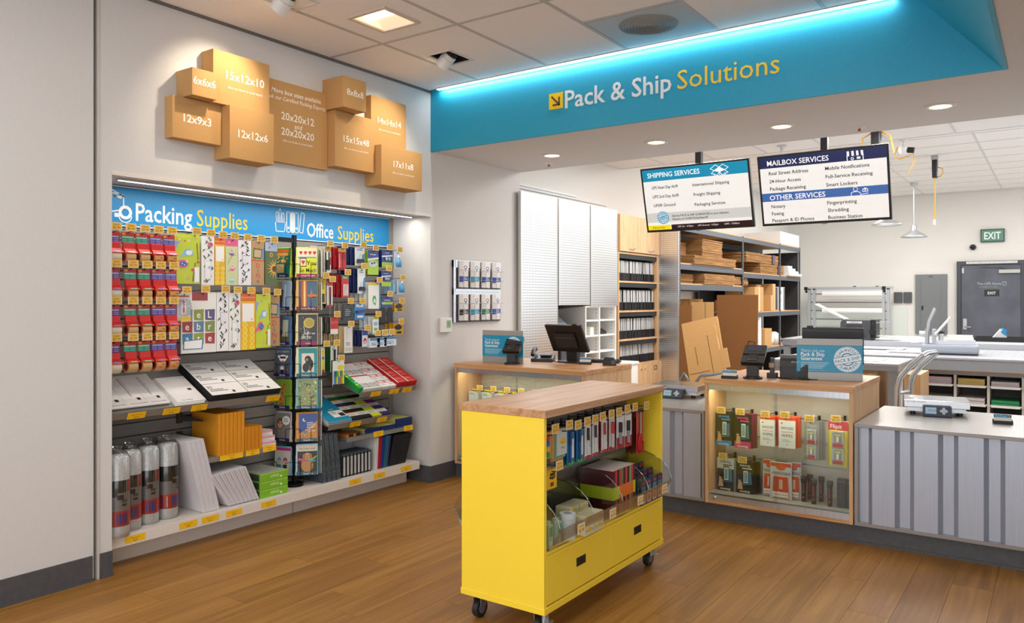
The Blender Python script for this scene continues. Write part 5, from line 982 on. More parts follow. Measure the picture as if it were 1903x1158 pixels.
pin = lambda t, W, H: [G(c).cyl((W * 0.5, -0.006, H * v), (W * 0.5, 0, H * v), 0.012, 12).build('pin_cup', PLAST, t) for c, v in (('#d8342a', 0.78), ('#2a6ac0', 0.58), ('#e6c02a', 0.36), ('#2f9a4a', 0.15))]
chang('pin_pack', 'card of coloured push pins at the near end of the cart', 'pin pack', 2.80, 2.86, 0.735, 0.85, '#c89a6a', [('r', 0, 0.88, 1, 1, '#e0b03a')], pin, 1, '#a87a4a')
note = [('r', 0, 0.0, 1, 1, '#cfd6d0'), ('p', ((0.25, 0.42), (0.4, 0.62), (0.85, 0.6), (0.95, 0.42), (0.7, 0.36)), '#f2c21c'), ('t', 'Post-it', 0.58, 0.44, 0.1, '#3a2a1a', 0.6), ('l', 0.4, 0.85, 0.3, 0.05, 2, '#55554a')]
chang('sticky_note_pad', 'pale sticky note pad with a yellow emblem hung on the cart', 'sticky notes', 2.905, 2.99, 0.735, 0.852, '#cfd6d0', note, lambda t, W, H: (G('#d8a24a').box(-0.03, 0.006, -0.02, W - 0.02, 0.016, H).build('orange_pad', PAPER, t), G('#7fa886').box(-0.012, 0.002, -0.012, W - 0.008, 0.006, H - 0.008).build('green_pad', PAPER, t), G('#e6a0a8').box(-0.02, 0.0165, -0.026, W - 0.012, 0.02, H - 0.03).build('pink_pad', PAPER, t)), 0)
chang('sticky_note_pad', 'bright yellow sticky note pack on the lower cart hook', 'sticky notes', 2.822, 2.904, 0.60, 0.688, '#e9b516', [('r', 0.08, 0.05, 0.95, 0.95, '#f2c01c'), ('p', ((0.25, 0.52), (0.35, 0.78), (0.8, 0.78), (0.85, 0.52), (0.6, 0.45)), '#2a2416'), ('t', 'Post-it', 0.55, 0.57, 0.14, '#f2c01c', 0.5), ('r', 0.35, 0.12, 0.7, 0.32, '#8a3a1c')], None, 1, '#d8c48a')
pilot = [('r', 0, 0, 1, 0.16, '#1f8a4a'), ('t', 'PILOT', 0.55, 0.04, 0.08, '#e8f2e8', 0.7), ('r', 0.62, 0.2, 0.95, 0.7, '#dfe6ee')]
chang('pen_pack', 'blue carded gel pen with green foot, nearer of two', 'pen pack', 2.99, 3.055, 0.672, 0.842, '#2a78b4', pilot, pens(((0.35, '#1f4f96', '#16356a'),), v1=0.95), 2, '#1f5f8a')
chang('pen_pack', 'blue carded gel pen with green foot, farther of two', 'pen pack', 3.075, 3.138, 0.672, 0.846, '#2a78b4', pilot, pens(((0.35, '#1c4488', '#142e5e'),), v1=0.95), 2, '#1f5f8a')
sig = [('r', 0, 0, 1, 0.07, '#c42a30'), ('l', 0.62, 0.95, 0.6, 0.04, 8, '#3a3a3e')]
chang('pen_pack', 'white carded black pen with red foot, first of three', 'pen pack', 3.152, 3.208, 0.681, 0.848, '#e6e6e4', sig, pens(((0.4, '#c9cdd0', '#26282c'),), v1=0.85), 1, '#c9c2bc')
chang('pen_pack', 'white carded blue pen with red foot, second of three', 'pen pack', 3.222, 3.28, 0.683, 0.852, '#e6e6e4', sig, pens(((0.4, '#c9cdd0', '#28304a'),), v1=0.85), 1, '#b8a8a4')
chang('pen_pack', 'white carded red pen with red foot, third of three', 'pen pack', 3.312, 3.37, 0.684, 0.852, '#e6e6e4', sig, pens(((0.4, '#d4c8c8', '#a83238'),), v1=0.85), 1, '#8a2a30')
shp = [('r', 0, 0, 1, 0.3, '#b5222a'), ('t', 'Sharpie', 0.5, 0.87, 0.11, '#26262a', 0.9)]
chang('marker_pack', 'grey carded red marker on the cart', 'marker pack', 3.39, 3.448, 0.679, 0.854, '#cfcac8', [('r', 0, 0, 1, 0.12, '#b5222a')], pens(((0.5, '#b9b4b2', '#c62a30'),), r=0.008), 1, '#8a1c22')
chang('marker_pack', 'red and white carded black marker, nearer of two', 'marker pack', 3.468, 3.548, 0.678, 0.858, '#e9e6e4', shp, pens(((0.4, '#8a8c90', '#17171a'),), r=0.009, v0=0.12, v1=0.72), 2, '#7a1820')
chang('marker_pack', 'red and white carded black marker, farther of two', 'marker pack', 3.556, 3.634, 0.672, 0.858, '#e9e6e4', shp, pens(((0.4, '#8a8c90', '#17171a'),), r=0.009, v0=0.12, v1=0.72), 2, '#7a1820')
def scis(t, W, H):
    G('#c6282c').tube([(W * 0.4, -0.006, H * 0.45), (W * 0.2, -0.006, H * 0.3), (W * 0.2, -0.006, H * 0.1), (W * 0.45, -0.006, H * 0.05), (W * 0.5, -0.006, H * 0.25), (W * 0.5, -0.006, H * 0.45)], 0.005, 6).tube([(W * 0.55, -0.006, H * 0.45), (W * 0.62, -0.006, H * 0.3), (W * 0.85, -0.006, H * 0.25), (W * 0.85, -0.006, H * 0.05), (W * 0.62, -0.006, H * 0.05), (W * 0.55, -0.006, H * 0.25)], 0.005, 6).build('handles', PLAST, t)
    G('#b8bcc0').prism([(W * 0.42, H * 0.45), (W * 0.6, H * 0.45), (W * 0.56, H * 0.9), (W * 0.5, H * 0.95)], 'y', -0.007, -0.004).build('blades', METAL, t)
chang('scissors_pack', 'red carded scissors at the far end of the cart hooks', 'scissors', 3.69, 3.77, 0.615, 0.85, '#b01f26', [('r', 0.0, 0.9, 1, 1, '#26201f'), ('r', 0, 0, 0.12, 1, '#d8453a')], scis, 2, '#5a1418')
# goods in the acrylic bin
BZ0 = 0.374
for k, (y, x, z) in enumerate(((3.0, 2.13, 0), (3.0, 2.13, 1), (3.085, 2.13, 0), (3.085, 2.13, 1), (3.0, 2.21, 0), (3.0, 2.21, 1), (3.085, 2.21, 0), (3.085, 2.21, 1))):
    pkg('sticky_note_block', f'cream block of sticky notes in the acrylic bin, {("near", "far")[y > 3.05]} {("back", "front")[x > 2.15]} {("bottom", "top")[z]}', 'sticky notes', (x + 0.075, y, BZ0 + 0.042 * z + 0.03 * (x < 2.15)), 0.08, 0.041, 0.075, '#d8cda4', [('r', 0.05, 0.4, 0.95, 0.6, '#b8ae86'), ('e', 0.5, 0.6, 0.2, 0.25, '#e6b82a')], H90, 'cream blocks of sticky notes', PAPER, part='block')
for k in range(5):
    o = G('#cfd3d2').cyl((0, 0, 0), (0, 0, 0.022), 0.036, 18).cyl((0, 0, 0.0221), (0, 0, 0.0225), 0.018, 14, '#8d9090').build('tape_roll', GLOSS, None, (2.235, 2.93, BZ0 + 0.0226 * k)); tag(o, f'clear tape roll, {("bottom", "second", "third", "fourth", "top")[k]} of the stack in the near bin', 'tape roll', 'clear tape rolls stacked in the bin')
for k in range(4):
    o = pkg('glue_pack', f'small green and clear pack in the nearest bin, {("first", "second", "third", "fourth")[k]} from the end', 'glue pack', (2.25 - 0.03 * (k % 2), 2.755 + 0.034 * k, BZ0), 0.03, 0.1, 0.02, '#a9c8ae', [('r', 0.1, 0.5, 0.9, 0.9, '#4a9a5c'), ('r', 0.2, 0.1, 0.8, 0.3, '#e0e8e0')], H90, 'small green packs in the bin', GLOSS)
for k in range(11):
    cc = ('#5a1f28', '#b8433a', '#4f1c24', '#c24a34', '#6a7a5a', '#5a1f28', '#c04a3a', '#4f1c24', '#7fa06a', '#b8433a', '#5a1f28')[k]; bc = '#c8d22a' if k in (0, 1, 2, 10) else '#e0762a'
    t = thing('composition_notebook', f'dark red notebook with bright paper band, {("first", "second", "third", "fourth", "fifth", "sixth", "seventh", "eighth", "ninth", "tenth", "eleventh")[k]} in the bin row', 'notebook', (2.255, 3.32 + 0.0215 * k, BZ0), H90, 'banded notebooks in the bin')
    G(cc).box(0, 0, 0, 0.0185, 0.18, 0.225).build('cover', PAPER, t); G(bc).box(-0.0006, -0.0006, 0.085, 0.0191, 0.182, 0.145).build('paper_band', PAPER, t); G('#d8d2c8').box(0.003, 0.003, 0.2252, 0.0155, 0.178, 0.2258).build('page_edges', PAPER, t)
for k in range(4):
    for j in range(3):
        pkg('eraser_pack', f'small navy and red hanging pack in the far bin, {("first", "second", "third", "fourth")[k]} column, {("front", "middle", "back")[j]}', 'small pack', (2.265 - 0.055 * j, 3.60 + 0.066 * k, BZ0 + 0.012 * j), 0.058, 0.125 + 0.012 * j, 0.012, '#283458', [('r', 0.1, 0.05, 0.9, 0.42, '#dcdcdc'), ('r', 0.3, 0.12, 0.7, 0.36, '#a83a4a'), ('r', 0.1, 0.5, 0.9, 0.75, '#5f8a96'), ('r', 0.2, 0.82, 0.8, 0.92, '#b8343a')], H90, 'navy and red packs in the bin', GLOSS)
# ---------------------------------------------------------------- service counters
KY = 4.84; ZT = 0.915; ZM = 0.703
struct(tag(G().box(0.0, 4.885, 0, 6.0, 4.9, 0.128).box(0.0, 4.879, 0, 6.0, 4.9, 0.012).build('baseboard_counter', CHAR), 'charcoal toe kick along the service counter', 'baseboard'))
def showcase(name, lab, x0, x1, yb):
    t = thing('display_case', lab, 'display case', (x0, KY, 0)); W, D = x1 - x0, yb - KY; Zb = 0.112
    G().box(-0.005, -0.01, ZT - 0.036, W + 0.005, D, ZT).build('worktop', OAKX, t, bevel=0.002)
    G().box(0, 0.0, Zb, 0.02, D, ZT - 0.036).build('side_panel', OAKV, t); G().box(W - 0.02, 0.0, Zb, W, D, ZT - 0.036).build('side_panel', OAKV, t)
    G().box(0.02, 0.0, Zb, W - 0.02, D, Zb + 0.02).build('bottom_panel', OAKX, t)
    G().box(0.02, D - 0.02, Zb + 0.02, W - 0.02, D, ZT - 0.036).build('rear_panel', OAKV, t)
    bp = G('#b9b5b0').box(0.02, 0.33, Zb + 0.02, W - 0.02, 0.35, ZT - 0.036).build('back_panel', mat('pale_slatwall', '#bdb8b0', 0.45), t)
    for k in range(5): G().box(0.02, 0.327, 0.22 + 0.145 * k, W - 0.02, 0.3305, 0.226 + 0.145 * k).build('panel_groove', ALU, bp)
    G('#c2bdb6').box(0.02, 0.03, 0.168, W - 0.02, 0.33, 0.174).build('case_floor', mat('case_floor', '#9b9894', 0.4), t)
    G().box(0.02, 0.004, ZT - 0.072, W - 0.02, 0.03, ZT - 0.037).build('door_track', ALU, t)
    G().box(0.02, 0.004, Zb + 0.02, W / 2 + 0.01, 0.012, 0.168).build('door_rail', ALU, t); G().box(W / 2 - 0.01, 0.014, Zb + 0.02, W - 0.02, 0.022, 0.168).build('door_rail', ALU, t)
    G().box(0.022, 0.008, 0.168, W / 2 + 0.01, 0.013, ZT - 0.07).build('sliding_door', GLASS, t); G().box(W / 2 - 0.01, 0.016, 0.168, W - 0.022, 0.021, ZT - 0.07).build('sliding_door', GLASS, t)
    G().cyl((0.06, 0.004, 0.15), (0.06, -0.008, 0.15), 0.009, 14).build('lock', CHROME, t)
    G().box(0.03, 0.05, ZT - 0.048, W - 0.03, 0.075, ZT - 0.038).build('case_light', mat('led_case_warm', '#ffffff', emit='#ffe2b0', es=6), t)
    l = area('case_lamp', (W / 2, 0.065, ZT - 0.05), W - 0.1, 0.02, 3.2, (R(-14), 0, 0), (1, 0.87, 0.66)); l.parent = t
    return t
showcase('d', 'oak display case by the left wall, behind the yellow cart', 0.03, 1.222, 5.59)
showcase('d', 'oak display case with sliding glass doors in the counter middle', 2.122, 3.017, 5.65)
def metal(lab, x0, x1, yb, first):
    t = thing('metal_counter', lab, 'counter', (x0, KY + 0.005, 0)); W, D = x1 - x0, yb - KY
    G().box(0, -0.008, ZM - 0.02, W, D, ZM).build('countertop', STEELT, t, bevel=0.002)
    G().box(0, 0.0, 0.112, W, 0.04, 0.132).box(0, 0.0, 0.132, 0.018, 0.04, ZM - 0.02).box(W - 0.018, 0.0, 0.132, W, 0.04, ZM - 0.02).build('frame', STEELT, t)
    G().box(0, 0.045, 0.112, W, 0.06, ZM - 0.02).build('backing', GREYM, t)
    # folded sheet: pans and ribs
    prof = []; x = 0.018; dp = 0.034; k = 0
    while x < W - 0.02:
        a = min(x + 0.052, W - 0.018); prof += [(x, dp), (a, dp)]
        if a >= W - 0.019: break
        b = a + 0.024; c = min(b + 0.118, W - 0.018); d = c + 0.022
        prof += [(b, 0.002), (c, 0.002)]
        if d > W - 0.02: break
        x = d
    vs = [(p[0], p[1], z) for z in (0.132, ZM - 0.02) for p in prof]; n = len(prof)
    G().add(vs, [(i, i + 1, n + i + 1, n + i) for i in range(n - 1)]).build('corrugated_sheet', CORR, t)
    return t
metal('ribbed metal counter section between the two display cases', 1.23, 2.115, 5.7, True)
metal('ribbed metal counter at the right with the parcel scale', 3.025, 6.0, 5.78, False)
# --- goods in the right display case
def case_hook(x, z, lab, rl=0.27):
    o = dup(hk, lab, (x, 5.165, z), 0.0); o.scale = (1, rl / 0.27, 1)
def cpk(name, lab, cat, x0, x1, z0, z1, base, ops, n=2, back=None, d=0.02, y=4.96, part='card', extra=None, hk_=True):
    W, H = x1 - x0, z1 - z0
    t = pkg(name, lab, cat, (x0, y, z0), W, H, d, base, ops, 0, 'goods in the right display case', GLOSS, part=part)
    if extra: extra(t, W, H)
    for k in range(n):
        q = G(back or base).box(0, 0, 0, W, d, H).build(name, GLOSS, None, (x0 + 0.014 * (k + 1), y + (d + 0.004) * (k + 1), z0 + 0.002 * (k + 1))); tag(q, f'{("next", "second")[k]} pack behind the {" ".join(lab.split()[:11])}', cat, 'goods in the right display case')
    if hk_: case_hook((x0 + x1) / 2 - 0.006, z1 - 0.012, 'tagged case hook of the ' + ' '.join(lab.split()[:11]), 0.235)
def phone(c): return [('t', 'seawag', 0.5, 0.86, 0.12, c, 0.8), ('r', 0.35, 0.78, 0.9, 0.815, c), ('e', 0.2, 0.42, 0.1, 0.08, '#c99a72'), ('e', 0.2, 0.46, 0.12, 0.05, '#3a2a20'), ('p', ((0.08, 0.12), (0.38, 0.12), (0.34, 0.34), (0.14, 0.36)), '#d8a878'), ('p', ((0.3, 0.25), (0.9, 0.3), (0.85, 0.7), (0.5, 0.62)), '#4a7a92'), ('r', 0.38, 0.3, 0.72, 0.76, '#1a1a1e'), ('r', 0.42, 0.33, 0.68, 0.72, '#e8eaec'), ('r', 0.45, 0.36, 0.65, 0.69, '#7fa6a0'), ('t', 'noowag', 0.5, 0.03, 0.1, '#f0f0f0', 0.75)]
cpk('phone_pouch', 'black and blue waterproof phone pouch pack, upper shelf', 'phone pouch', 2.15, 2.255, 0.468, 0.684, '#1d2024', [('r', 0, 0, 1, 0.16, '#2a8ac8')] + phone('#3aa0dc'), 2, '#17191c', 0.012)
cpk('phone_pouch', 'black and magenta waterproof phone pouch pack, upper shelf', 'phone pouch', 2.275, 2.381, 0.464, 0.684, '#1d2024', [('r', 0, 0, 1, 0.2, '#d83a7a')] + phone('#e0408a'), 2, '#7a1c44', 0.012)
wip = [('r', 0, 0.0, 1, 0.9, '#eeece8'), ('o', 0.18, 0.8, 0.05, '#d8442a'), ('t', 'WHOOSH!', 0.5, 0.6, 0.13, '#3a3a3c', 0.72), ('t', 'SCREEN SHINE', 0.5, 0.5, 0.06, '#e0582a', 0.7), ('t', 'WIPES', 0.5, 0.36, 0.13, '#5a5a5c', 0.7), ('l', 0.2, 0.8, 0.27, 0.05, 2, '#b8b4b0'), ('o', 0.5, 0.12, 0.07, '#d8d4d0')]
cpk('wipes_box', 'white and orange screen wipes box, left of the pair', 'wipes box', 2.44, 2.535, 0.496, 0.682, '#d8502a', wip, 1, '#d8502a', 0.04, part='carton')
cpk('wipes_box', 'white and orange screen wipes box, right of the pair', 'wipes box', 2.557, 2.66, 0.495, 0.688, '#d8502a', wip, 1, '#d8502a', 0.04, part='carton')
def flip(c1, c2):
    return lambda t, W, H: [(G('#b9bbb9').box(W * 0.2, -0.014, v * H, W * 0.8, 0, (v + 0.36) * H).build('switch_light', PLAST, t), G('#8f918f').box(W * 0.32, -0.015, (v + 0.1) * H, W * 0.68, -0.0141, (v + 0.33) * H).box(W * 0.36, -0.0155, (v + 0.26) * H, W * 0.64, -0.0141, (v + 0.3) * H, c1).box(W * 0.44, -0.019, (v + 0.12) * H, W * 0.56, -0.015, (v + 0.24) * H, '#ececea').build('switch_toggle', PLAST, t), G(c2).box(W * 0.25, -0.0153, (v + 0.01) * H, W * 0.75, -0.0142, (v + 0.09) * H).build('switch_label', PLAST, t)) for v in (0.04, 0.42)]
cpk('switch_light_pack', 'grey carded switch light', 'switch light', 2.712, 2.802, 0.44, 0.678, '#8d8d8b', [('t', 'Flipit', 0.5, 0.85, 0.12, '#bdbdbb', 0.6), ('r', 0.1, 0.4, 0.9, 0.52, '#c42a2a')], 2, '#7d7c78', 0.008, extra=flip('#dcd84a', '#c42a2a'))
cpk('switch_light_pack', 'red and yellow carded switch light', 'switch light', 2.852, 2.968, 0.42, 0.69, '#e2d62a', [('r', 0, 0.8, 1, 1, '#c81f3a'), ('t', 'Flipit', 0.4, 0.84, 0.13, '#f4eef0', 0.75), ('r', 0.0, 0.0, 0.08, 0.8, '#b8ac1c'), ('r', 0.92, 0.0, 1, 0.8, '#b8ac1c')], 1, '#c8bc24', 0.008, extra=flip('#d8d43a', '#c42a2a'))
cpk('phone_pouch', 'white and grey waterproof phone pouch pack, lower shelf', 'phone pouch', 2.158, 2.27, 0.176, 0.386, '#c9cbcc', [('r', 0, 0, 1, 0.68, '#2a2c2f')] + phone('#4a4c50'), 1, '#8a8c8e', 0.012)
cpk('phone_pouch', 'all black waterproof phone pouch pack, lower shelf', 'phone pouch', 2.285, 2.4, 0.176, 0.376, '#17181a', phone('#e4e4e4'), 2, '#101113', 0.012)
for k, (x0, x1, y) in enumerate(((2.445, 2.52, 5.0), (2.505, 2.64, 4.955), (2.60, 2.685, 5.0))):
    t = thing('wipes_pouch', f'foil and orange screen wipes pouch, {("left", "front", "right")[k]} of three', 'pouch', (x0, y, 0.175), 0, 'foil wipes pouches')
    W, H = x1 - x0, 0.228
    g = G('#cfccc8'); g.prism([(0.0, 0.0), (W, 0.0), (W * 0.98, 0.2), (W, H), (0, H), (W * 0.02, 0.2)], 'y', 0.0, 0.012); g.prism([(W * 0.12, 0.01), (W * 0.88, 0.01), (W * 0.82, 0.14), (W * 0.18, 0.14)], 'y', -0.012, 0.0, '#d8552f'); g.build('pouch', GLOSS, t, bevel=0.004)
    g = G(); art(g, W, H, [('r', 0.04, 0.88, 0.96, 0.98, '#d8442a'), ('e', 0.5, 0.86, 0.22, 0.08, '#e05a34'), ('t', 'WHOOSH!', 0.5, 0.66, 0.11, '#3f3a38', 0.85)], 0.0); art(g, W, H, [('r', 0.14, 0.06, 0.86, 0.2, '#f0e4de'), ('t', 'SCREEN SHINE', 0.5, 0.1, 0.07, '#c8402a', 0.66), ('r', 0.44, 0.28, 0.6, 0.54, '#f0b8a0')], -0.0125); g.build('pouch_print', GLOSS, t)
for k, (x, y) in enumerate(((2.705, 4.98), (2.722, 5.06), (2.772, 4.95), (2.795, 5.04), (2.865, 4.95))):
    t = thing('flashlight', f'black flashlight standing in the case, {("first", "second", "third", "fourth", "fifth")[k]} from the left', 'flashlight', (x, y, 0.175), 0, 'black flashlights')
    G('#1c1c20').lathe([(0.0001, 0), (0.014, 0), (0.0145, 0.11), (0.019, 0.125), (0.019, 0.152), (0.0001, 0.152)], 14).build('body', PLAST, t); G('#a8303a').box(-0.004, -0.0155, 0.05, 0.004, -0.013, 0.11).build('lettering_stripe', PLAST, t); G('#c8343c').cyl((0, -0.0135, 0.028), (0, -0.0155, 0.028), 0.006, 10).build('switch', PLAST, t)
for k, x in enumerate((2.905, 2.965)):
    pkg('flashlight_box', ('left', 'right')[k] + ' boxed black flashlight at the end of the case', 'box', (x, 4.95, 0.175), 0.05, 0.17, 0.045, '#232a33', [('r', 0.3, 0.2, 0.7, 0.8, '#30363f'), ('o', 0.5, 0.55, 0.1, '#a8303a'), ('r', 0.1, 0.88, 0.9, 0.96, '#4a5460')], 0, 'boxed flashlights', part='carton')
# --- goods in the left display case
for k, x in enumerate((0.07, 0.205, 0.34, 0.475, 0.61)):
    t = pkg('charger_box', f'white charger box with yellow hang tab, {("first", "second", "third", "fourth", "fifth")[k]} from the left wall', 'charger box', (x, 4.97, 0.565), 0.095, 0.115, 0.05, '#e4e4e0', [('r', 0.0, 0.0, 1, 1, '#d5dade'), ('l', 0.1, 0.7, 0.9, 0.08, 2, '#6a7076'), ('o', 0.84, 0.34, 0.09, '#6f6a3a'), ('r', 0.38, 0.2, 0.6, 0.32, '#33423a'), ('r', 0.8, 0.88, 0.95, 0.97, '#d8c42a')], 0, 'white charger boxes', part='carton')
    g = G('#eac51e'); g.box(0.01, 0.02, 0.115, 0.085, 0.023, 0.124); [g.cyl((0.022 + 0.025 * q, 0.02, 0.125), (0.022 + 0.025 * q, 0.023, 0.125), 0.0115, 10) for q in range(3)]; g.build('hang_tab', PLAST, t)
    case_hook(x + 0.118, 0.685, f'tagged case hook of the charger box {("first", "second", "third", "fourth", "fifth")[k]} from the left wall', 0.2)

# ---------------------------------------------------------------- things on the counters
def stamp(g, cx, cz, r, ink, bg, y):
    g.ell(cx, cz, r, r, ink, y, 40); g.ring(cx, cz, r * 0.93, r * 0.955, bg, y - 0.0003, 40)
    g.ell(cx, cz, r * 0.52, r * 0.52, bg, y - 0.0004, 32); g.ell(cx, cz, r * 0.42, r * 0.42, ink, y - 0.0005, 32); g.ell(cx, cz, r * 0.3, r * 0.3, bg, y - 0.00055, 32)
    g.arc('GUARANTEE', cx, cz, r * 0.62, PI / 2 + 0.25, 0.27, r * 0.34, bg, y - 0.0006, False, 0.01)
    g.arc('GUARANTEE', cx, cz, r * 0.84, -PI / 2 + 0.25, 0.235, r * 0.34, bg, y - 0.0006, True, 0.01)
    M0 = g.M; g.M = (M0 if M0 is not None else Matrix.Identity(4)) @ Matrix.Translation((cx, 0, cz)) @ Matrix.Rotation(R(-13), 4, 'Y')
    g.rect(-r * 1.04, -r * 0.3, r * 1.04, r * 0.3, bg, y - 0.0008); g.rect(-r * 1.0, -r * 0.25, r * 1.0, r * 0.25, ink, y - 0.001); g.text('PACK & SHIP', 0, -r * 0.135, r * 0.37, bg, y - 0.0012, w=r * 1.82, al='c', bold=0.015)
    g.M = M0
def counter_sign(lab, x, y, z, rz):
    t = thing('counter_sign', lab, 'sign', (x, y, z), rz, 'pack and ship guarantee signs'); W, H = 0.385, 0.262
    G().box(0, 0, 0, W, 0.006, 0.052).box(0, 0, H - 0.042, W, 0.006, H).box(0, 0.004, 0, W, 0.008, H).build('holder', mat('satin_steel', '#a6a6a4', 0.45, 0.4), t, bevel=0.002)
    G().prism([(0.006, 0.0), (0.07, 0.0), (0.07, 0.004), (0.012, 0.12)], 'x', W * 0.8, W * 0.8 + 0.003).prism([(0.006, 0.0), (0.07, 0.0), (0.07, 0.004), (0.012, 0.12)], 'x', W * 0.2, W * 0.2 + 0.003).build('stand_foot', ALU, t)
    G('#1b93bd').box(0, -0.001, 0.053, W, 0.004, H - 0.043).build('poster', GLOSS, t)
    g = G('#eef4f8'); g.text("There's only one", 0.025, 0.178, 0.026, '#d8ebf2', -0.0015, maxw=0.14); g.text('Pack & Ship', 0.025, 0.152, 0.034, None, -0.0015, bold=0.015, w=0.14); g.text('Guarantee', 0.025, 0.126, 0.034, None, -0.0015, bold=0.015, w=0.125)
    for k in range(4): g.rect(0.025, 0.108 - 0.011 * k, 0.19 - 0.012 * k, 0.1125 - 0.011 * k, '#a9d4e4', -0.0015)
    g.rect(0.025, 0.062, 0.17, 0.064, '#8ac4da', -0.0015)
    g.build('poster_text', GLOSS, t)
    g = G(); stamp(g, 0.297, 0.135, 0.079, '#f0f5f8', '#1b93bd', -0.0015); g.build('round_stamp', GLOSS, t)
counter_sign('blue guarantee sign in a steel holder on the left counter by the wall', 0.15, 5.05, ZT, R(3))
counter_sign('blue guarantee sign in a steel holder on the middle counter', 2.632, 5.09, ZT, R(15))
def terminal(lab, x, y, rz):
    t = thing('payment_terminal', lab, 'card terminal', (x, y, ZT), rz, 'black payment terminals')
    G('#1a1a1d').cyl((0, 0, 0), (0, 0, 0.012), 0.06, 24).cyl((0, 0, 0.012), (0, 0, 0.018), 0.045, 20).build('base', PLAST, t)
    G('#26272b').box(-0.035, -0.022, 0.016, 0.035, 0.025, 0.085).build('pedestal', PLAST, t, bevel=0.003)
    M = Matrix.Translation((0, -0.02, 0.085)) @ Matrix.Rotation(R(38), 4, 'X')
    b = G('#18181b', M).box(-0.07, 0, -0.004, 0.07, 0.125, 0.028).box(-0.07, 0.075, 0.02, 0.07, 0.165, 0.035).build('housing', PLAST, t, bevel=0.004)
    G('#3a3650', M).box(-0.042, 0.105, 0.035, 0.042, 0.15, 0.0362).build('screen', GLOSS, t)
    g = G('#0f0f11', M); g.box(-0.04, 0.012, 0.028, 0.04, 0.085, 0.0285)
    g.build('keypad_well', PLAST, t)
    g = G('#2c2c31', M)
    for i in range(3):
        for j in range(4): g.box(-0.026 + 0.019 * i, 0.02 + 0.016 * j, 0.0286, -0.012 + 0.019 * i, 0.031 + 0.016 * j, 0.032, ('#6a5a2a', '#3a5a3a', '#6a2a2a')[i] if j == 0 else '#36363b')
    o = g.build('keys', PLAST, t); o['kind'] = 'stuff'
    G('#8a8c90', M).box(0.0705, 0.01, 0.008, 0.0725, 0.15, 0.02).box(-0.07, -0.001, -0.006, 0.07, 0.004, 0.0).build('silver_edge', METAL, t)
    G('#141416').tube([(-0.06, 0.09, 0.2), (-0.055, 0.12, 0.235), (-0.02, 0.14, 0.225), (-0.03, 0.12, 0.17)], 0.004, 8).build('stylus_cord', PLAST, t)
terminal('black payment terminal on the left counter before the blue sign', 0.47, 5.01, R(14))
terminal('black payment terminal on the middle counter', 2.385, 4.985, R(4))
def cardholder(lab, x, y, z, rz):
    t = thing('business_card_holder', lab, 'card holder', (x, y, z), rz, 'business card holders')
    G('#141416').prism([(-0.022, 0.0), (0.022, 0.0), (0.012, 0.024), (0.004, 0.006), (-0.01, 0.006), (-0.022, 0.02)], 'x', -0.05, 0.05).build('tray', PLAST, t, bevel=0.001)
    M = Matrix.Translation((0, -0.006, 0.007)) @ Matrix.Rotation(R(-14), 4, 'X')
    G('#e4e2de', M).box(-0.044, 0, 0, 0.044, 0.008, 0.05).build('cards', PAPER, t); G('#2480aa', M).rect(-0.044, 0.03, 0.044, 0.046, None, -0.0004).text('The UPS Store', -0.038, 0.034, 0.011, '#e8f2f6', -0.0008, maxw=0.06).rect(0.028, 0.032, 0.036, 0.044, '#c08a3a', -0.0008).build('card_print', PAPER, t)
cardholder('business card holder between the left monitor and the hand scanner', 0.945, 5.34, ZT, R(20)); cardholder('business card holder at the left end of the middle counter', 2.262, 4.905, ZT, R(6)); cardholder('business card holder on the right metal counter', 3.73, 5.33, ZM, R(8))
# POS monitor seen from behind, keyboard, scanner
t = thing('monitor', 'black cash desk monitor turned away on the left counter', 'monitor', (0.775, 5.42, ZT), R(-4), 'cash desk monitors')
G('#141417').box(-0.1, -0.06, 0, 0.1, 0.14, 0.012).build('foot', PLAST, t, bevel=0.004); G('#17171a').prism([(0.0, 0.012), (0.05, 0.012), (0.03, 0.19), (-0.01, 0.19)], 'x', -0.05, 0.05).build('neck', PLAST, t)
M = Matrix.Translation((0, -0.02, 0.095)) @ Matrix.Rotation(R(30), 4, 'X')
G('#101012', M).box(-0.175, 0, -0.01, 0.175, 0.026, 0.24).build('screen_panel', PLAST, t, bevel=0.005); G('#232327', M).box(-0.1, -0.016, 0.04, 0.1, 0, 0.17).box(-0.09, -0.02, 0.13, 0.09, -0.016, 0.142, '#3a3a40').build('rear_cover', PLAST, t, bevel=0.003)
G('#141417', M).box(0.1, 0.0, 0.24, 0.13, 0.02, 0.256).build('webcam', PLAST, t)
t = thing('monitor', 'black monitor back rising behind the middle guarantee sign', 'monitor', (2.765, 5.46, ZT), R(12), 'cash desk monitors')
G('#141417').box(-0.1, -0.06, 0, 0.1, 0.1, 0.012).build('foot', PLAST, t); G('#17171a').box(-0.04, 0.0, 0.012, 0.04, 0.03, 0.12).build('neck', PLAST, t); G('#101012').box(-0.19, -0.02, 0.08, 0.19, 0.008, 0.322).build('screen_panel', PLAST, t, bevel=0.008); G('#1c1c20').box(-0.16, -0.01, 0.322, -0.12, 0.01, 0.334).build('webcam', PLAST, t); G('#2a2a2e').box(-0.188, -0.022, 0.295, 0.188, -0.0195, 0.31).build('bezel_highlight', PLAST, t)
t = thing('keyboard', 'black keyboard behind the left monitor foot', 'keyboard', (0.78, 5.46, ZT), R(18)); G('#151518').box(0, 0, 0, 0.36, 0.12, 0.02).build('case', PLAST, t, bevel=0.003)
g = G('#26262b')
for i in range(14):
    for j in range(4): g.box(0.01 + 0.0245 * i, 0.012 + 0.026 * j, 0.02, 0.03 + 0.0245 * i, 0.033 + 0.026 * j, 0.026)
o = g.build('keys', PLAST, t); o['kind'] = 'stuff'
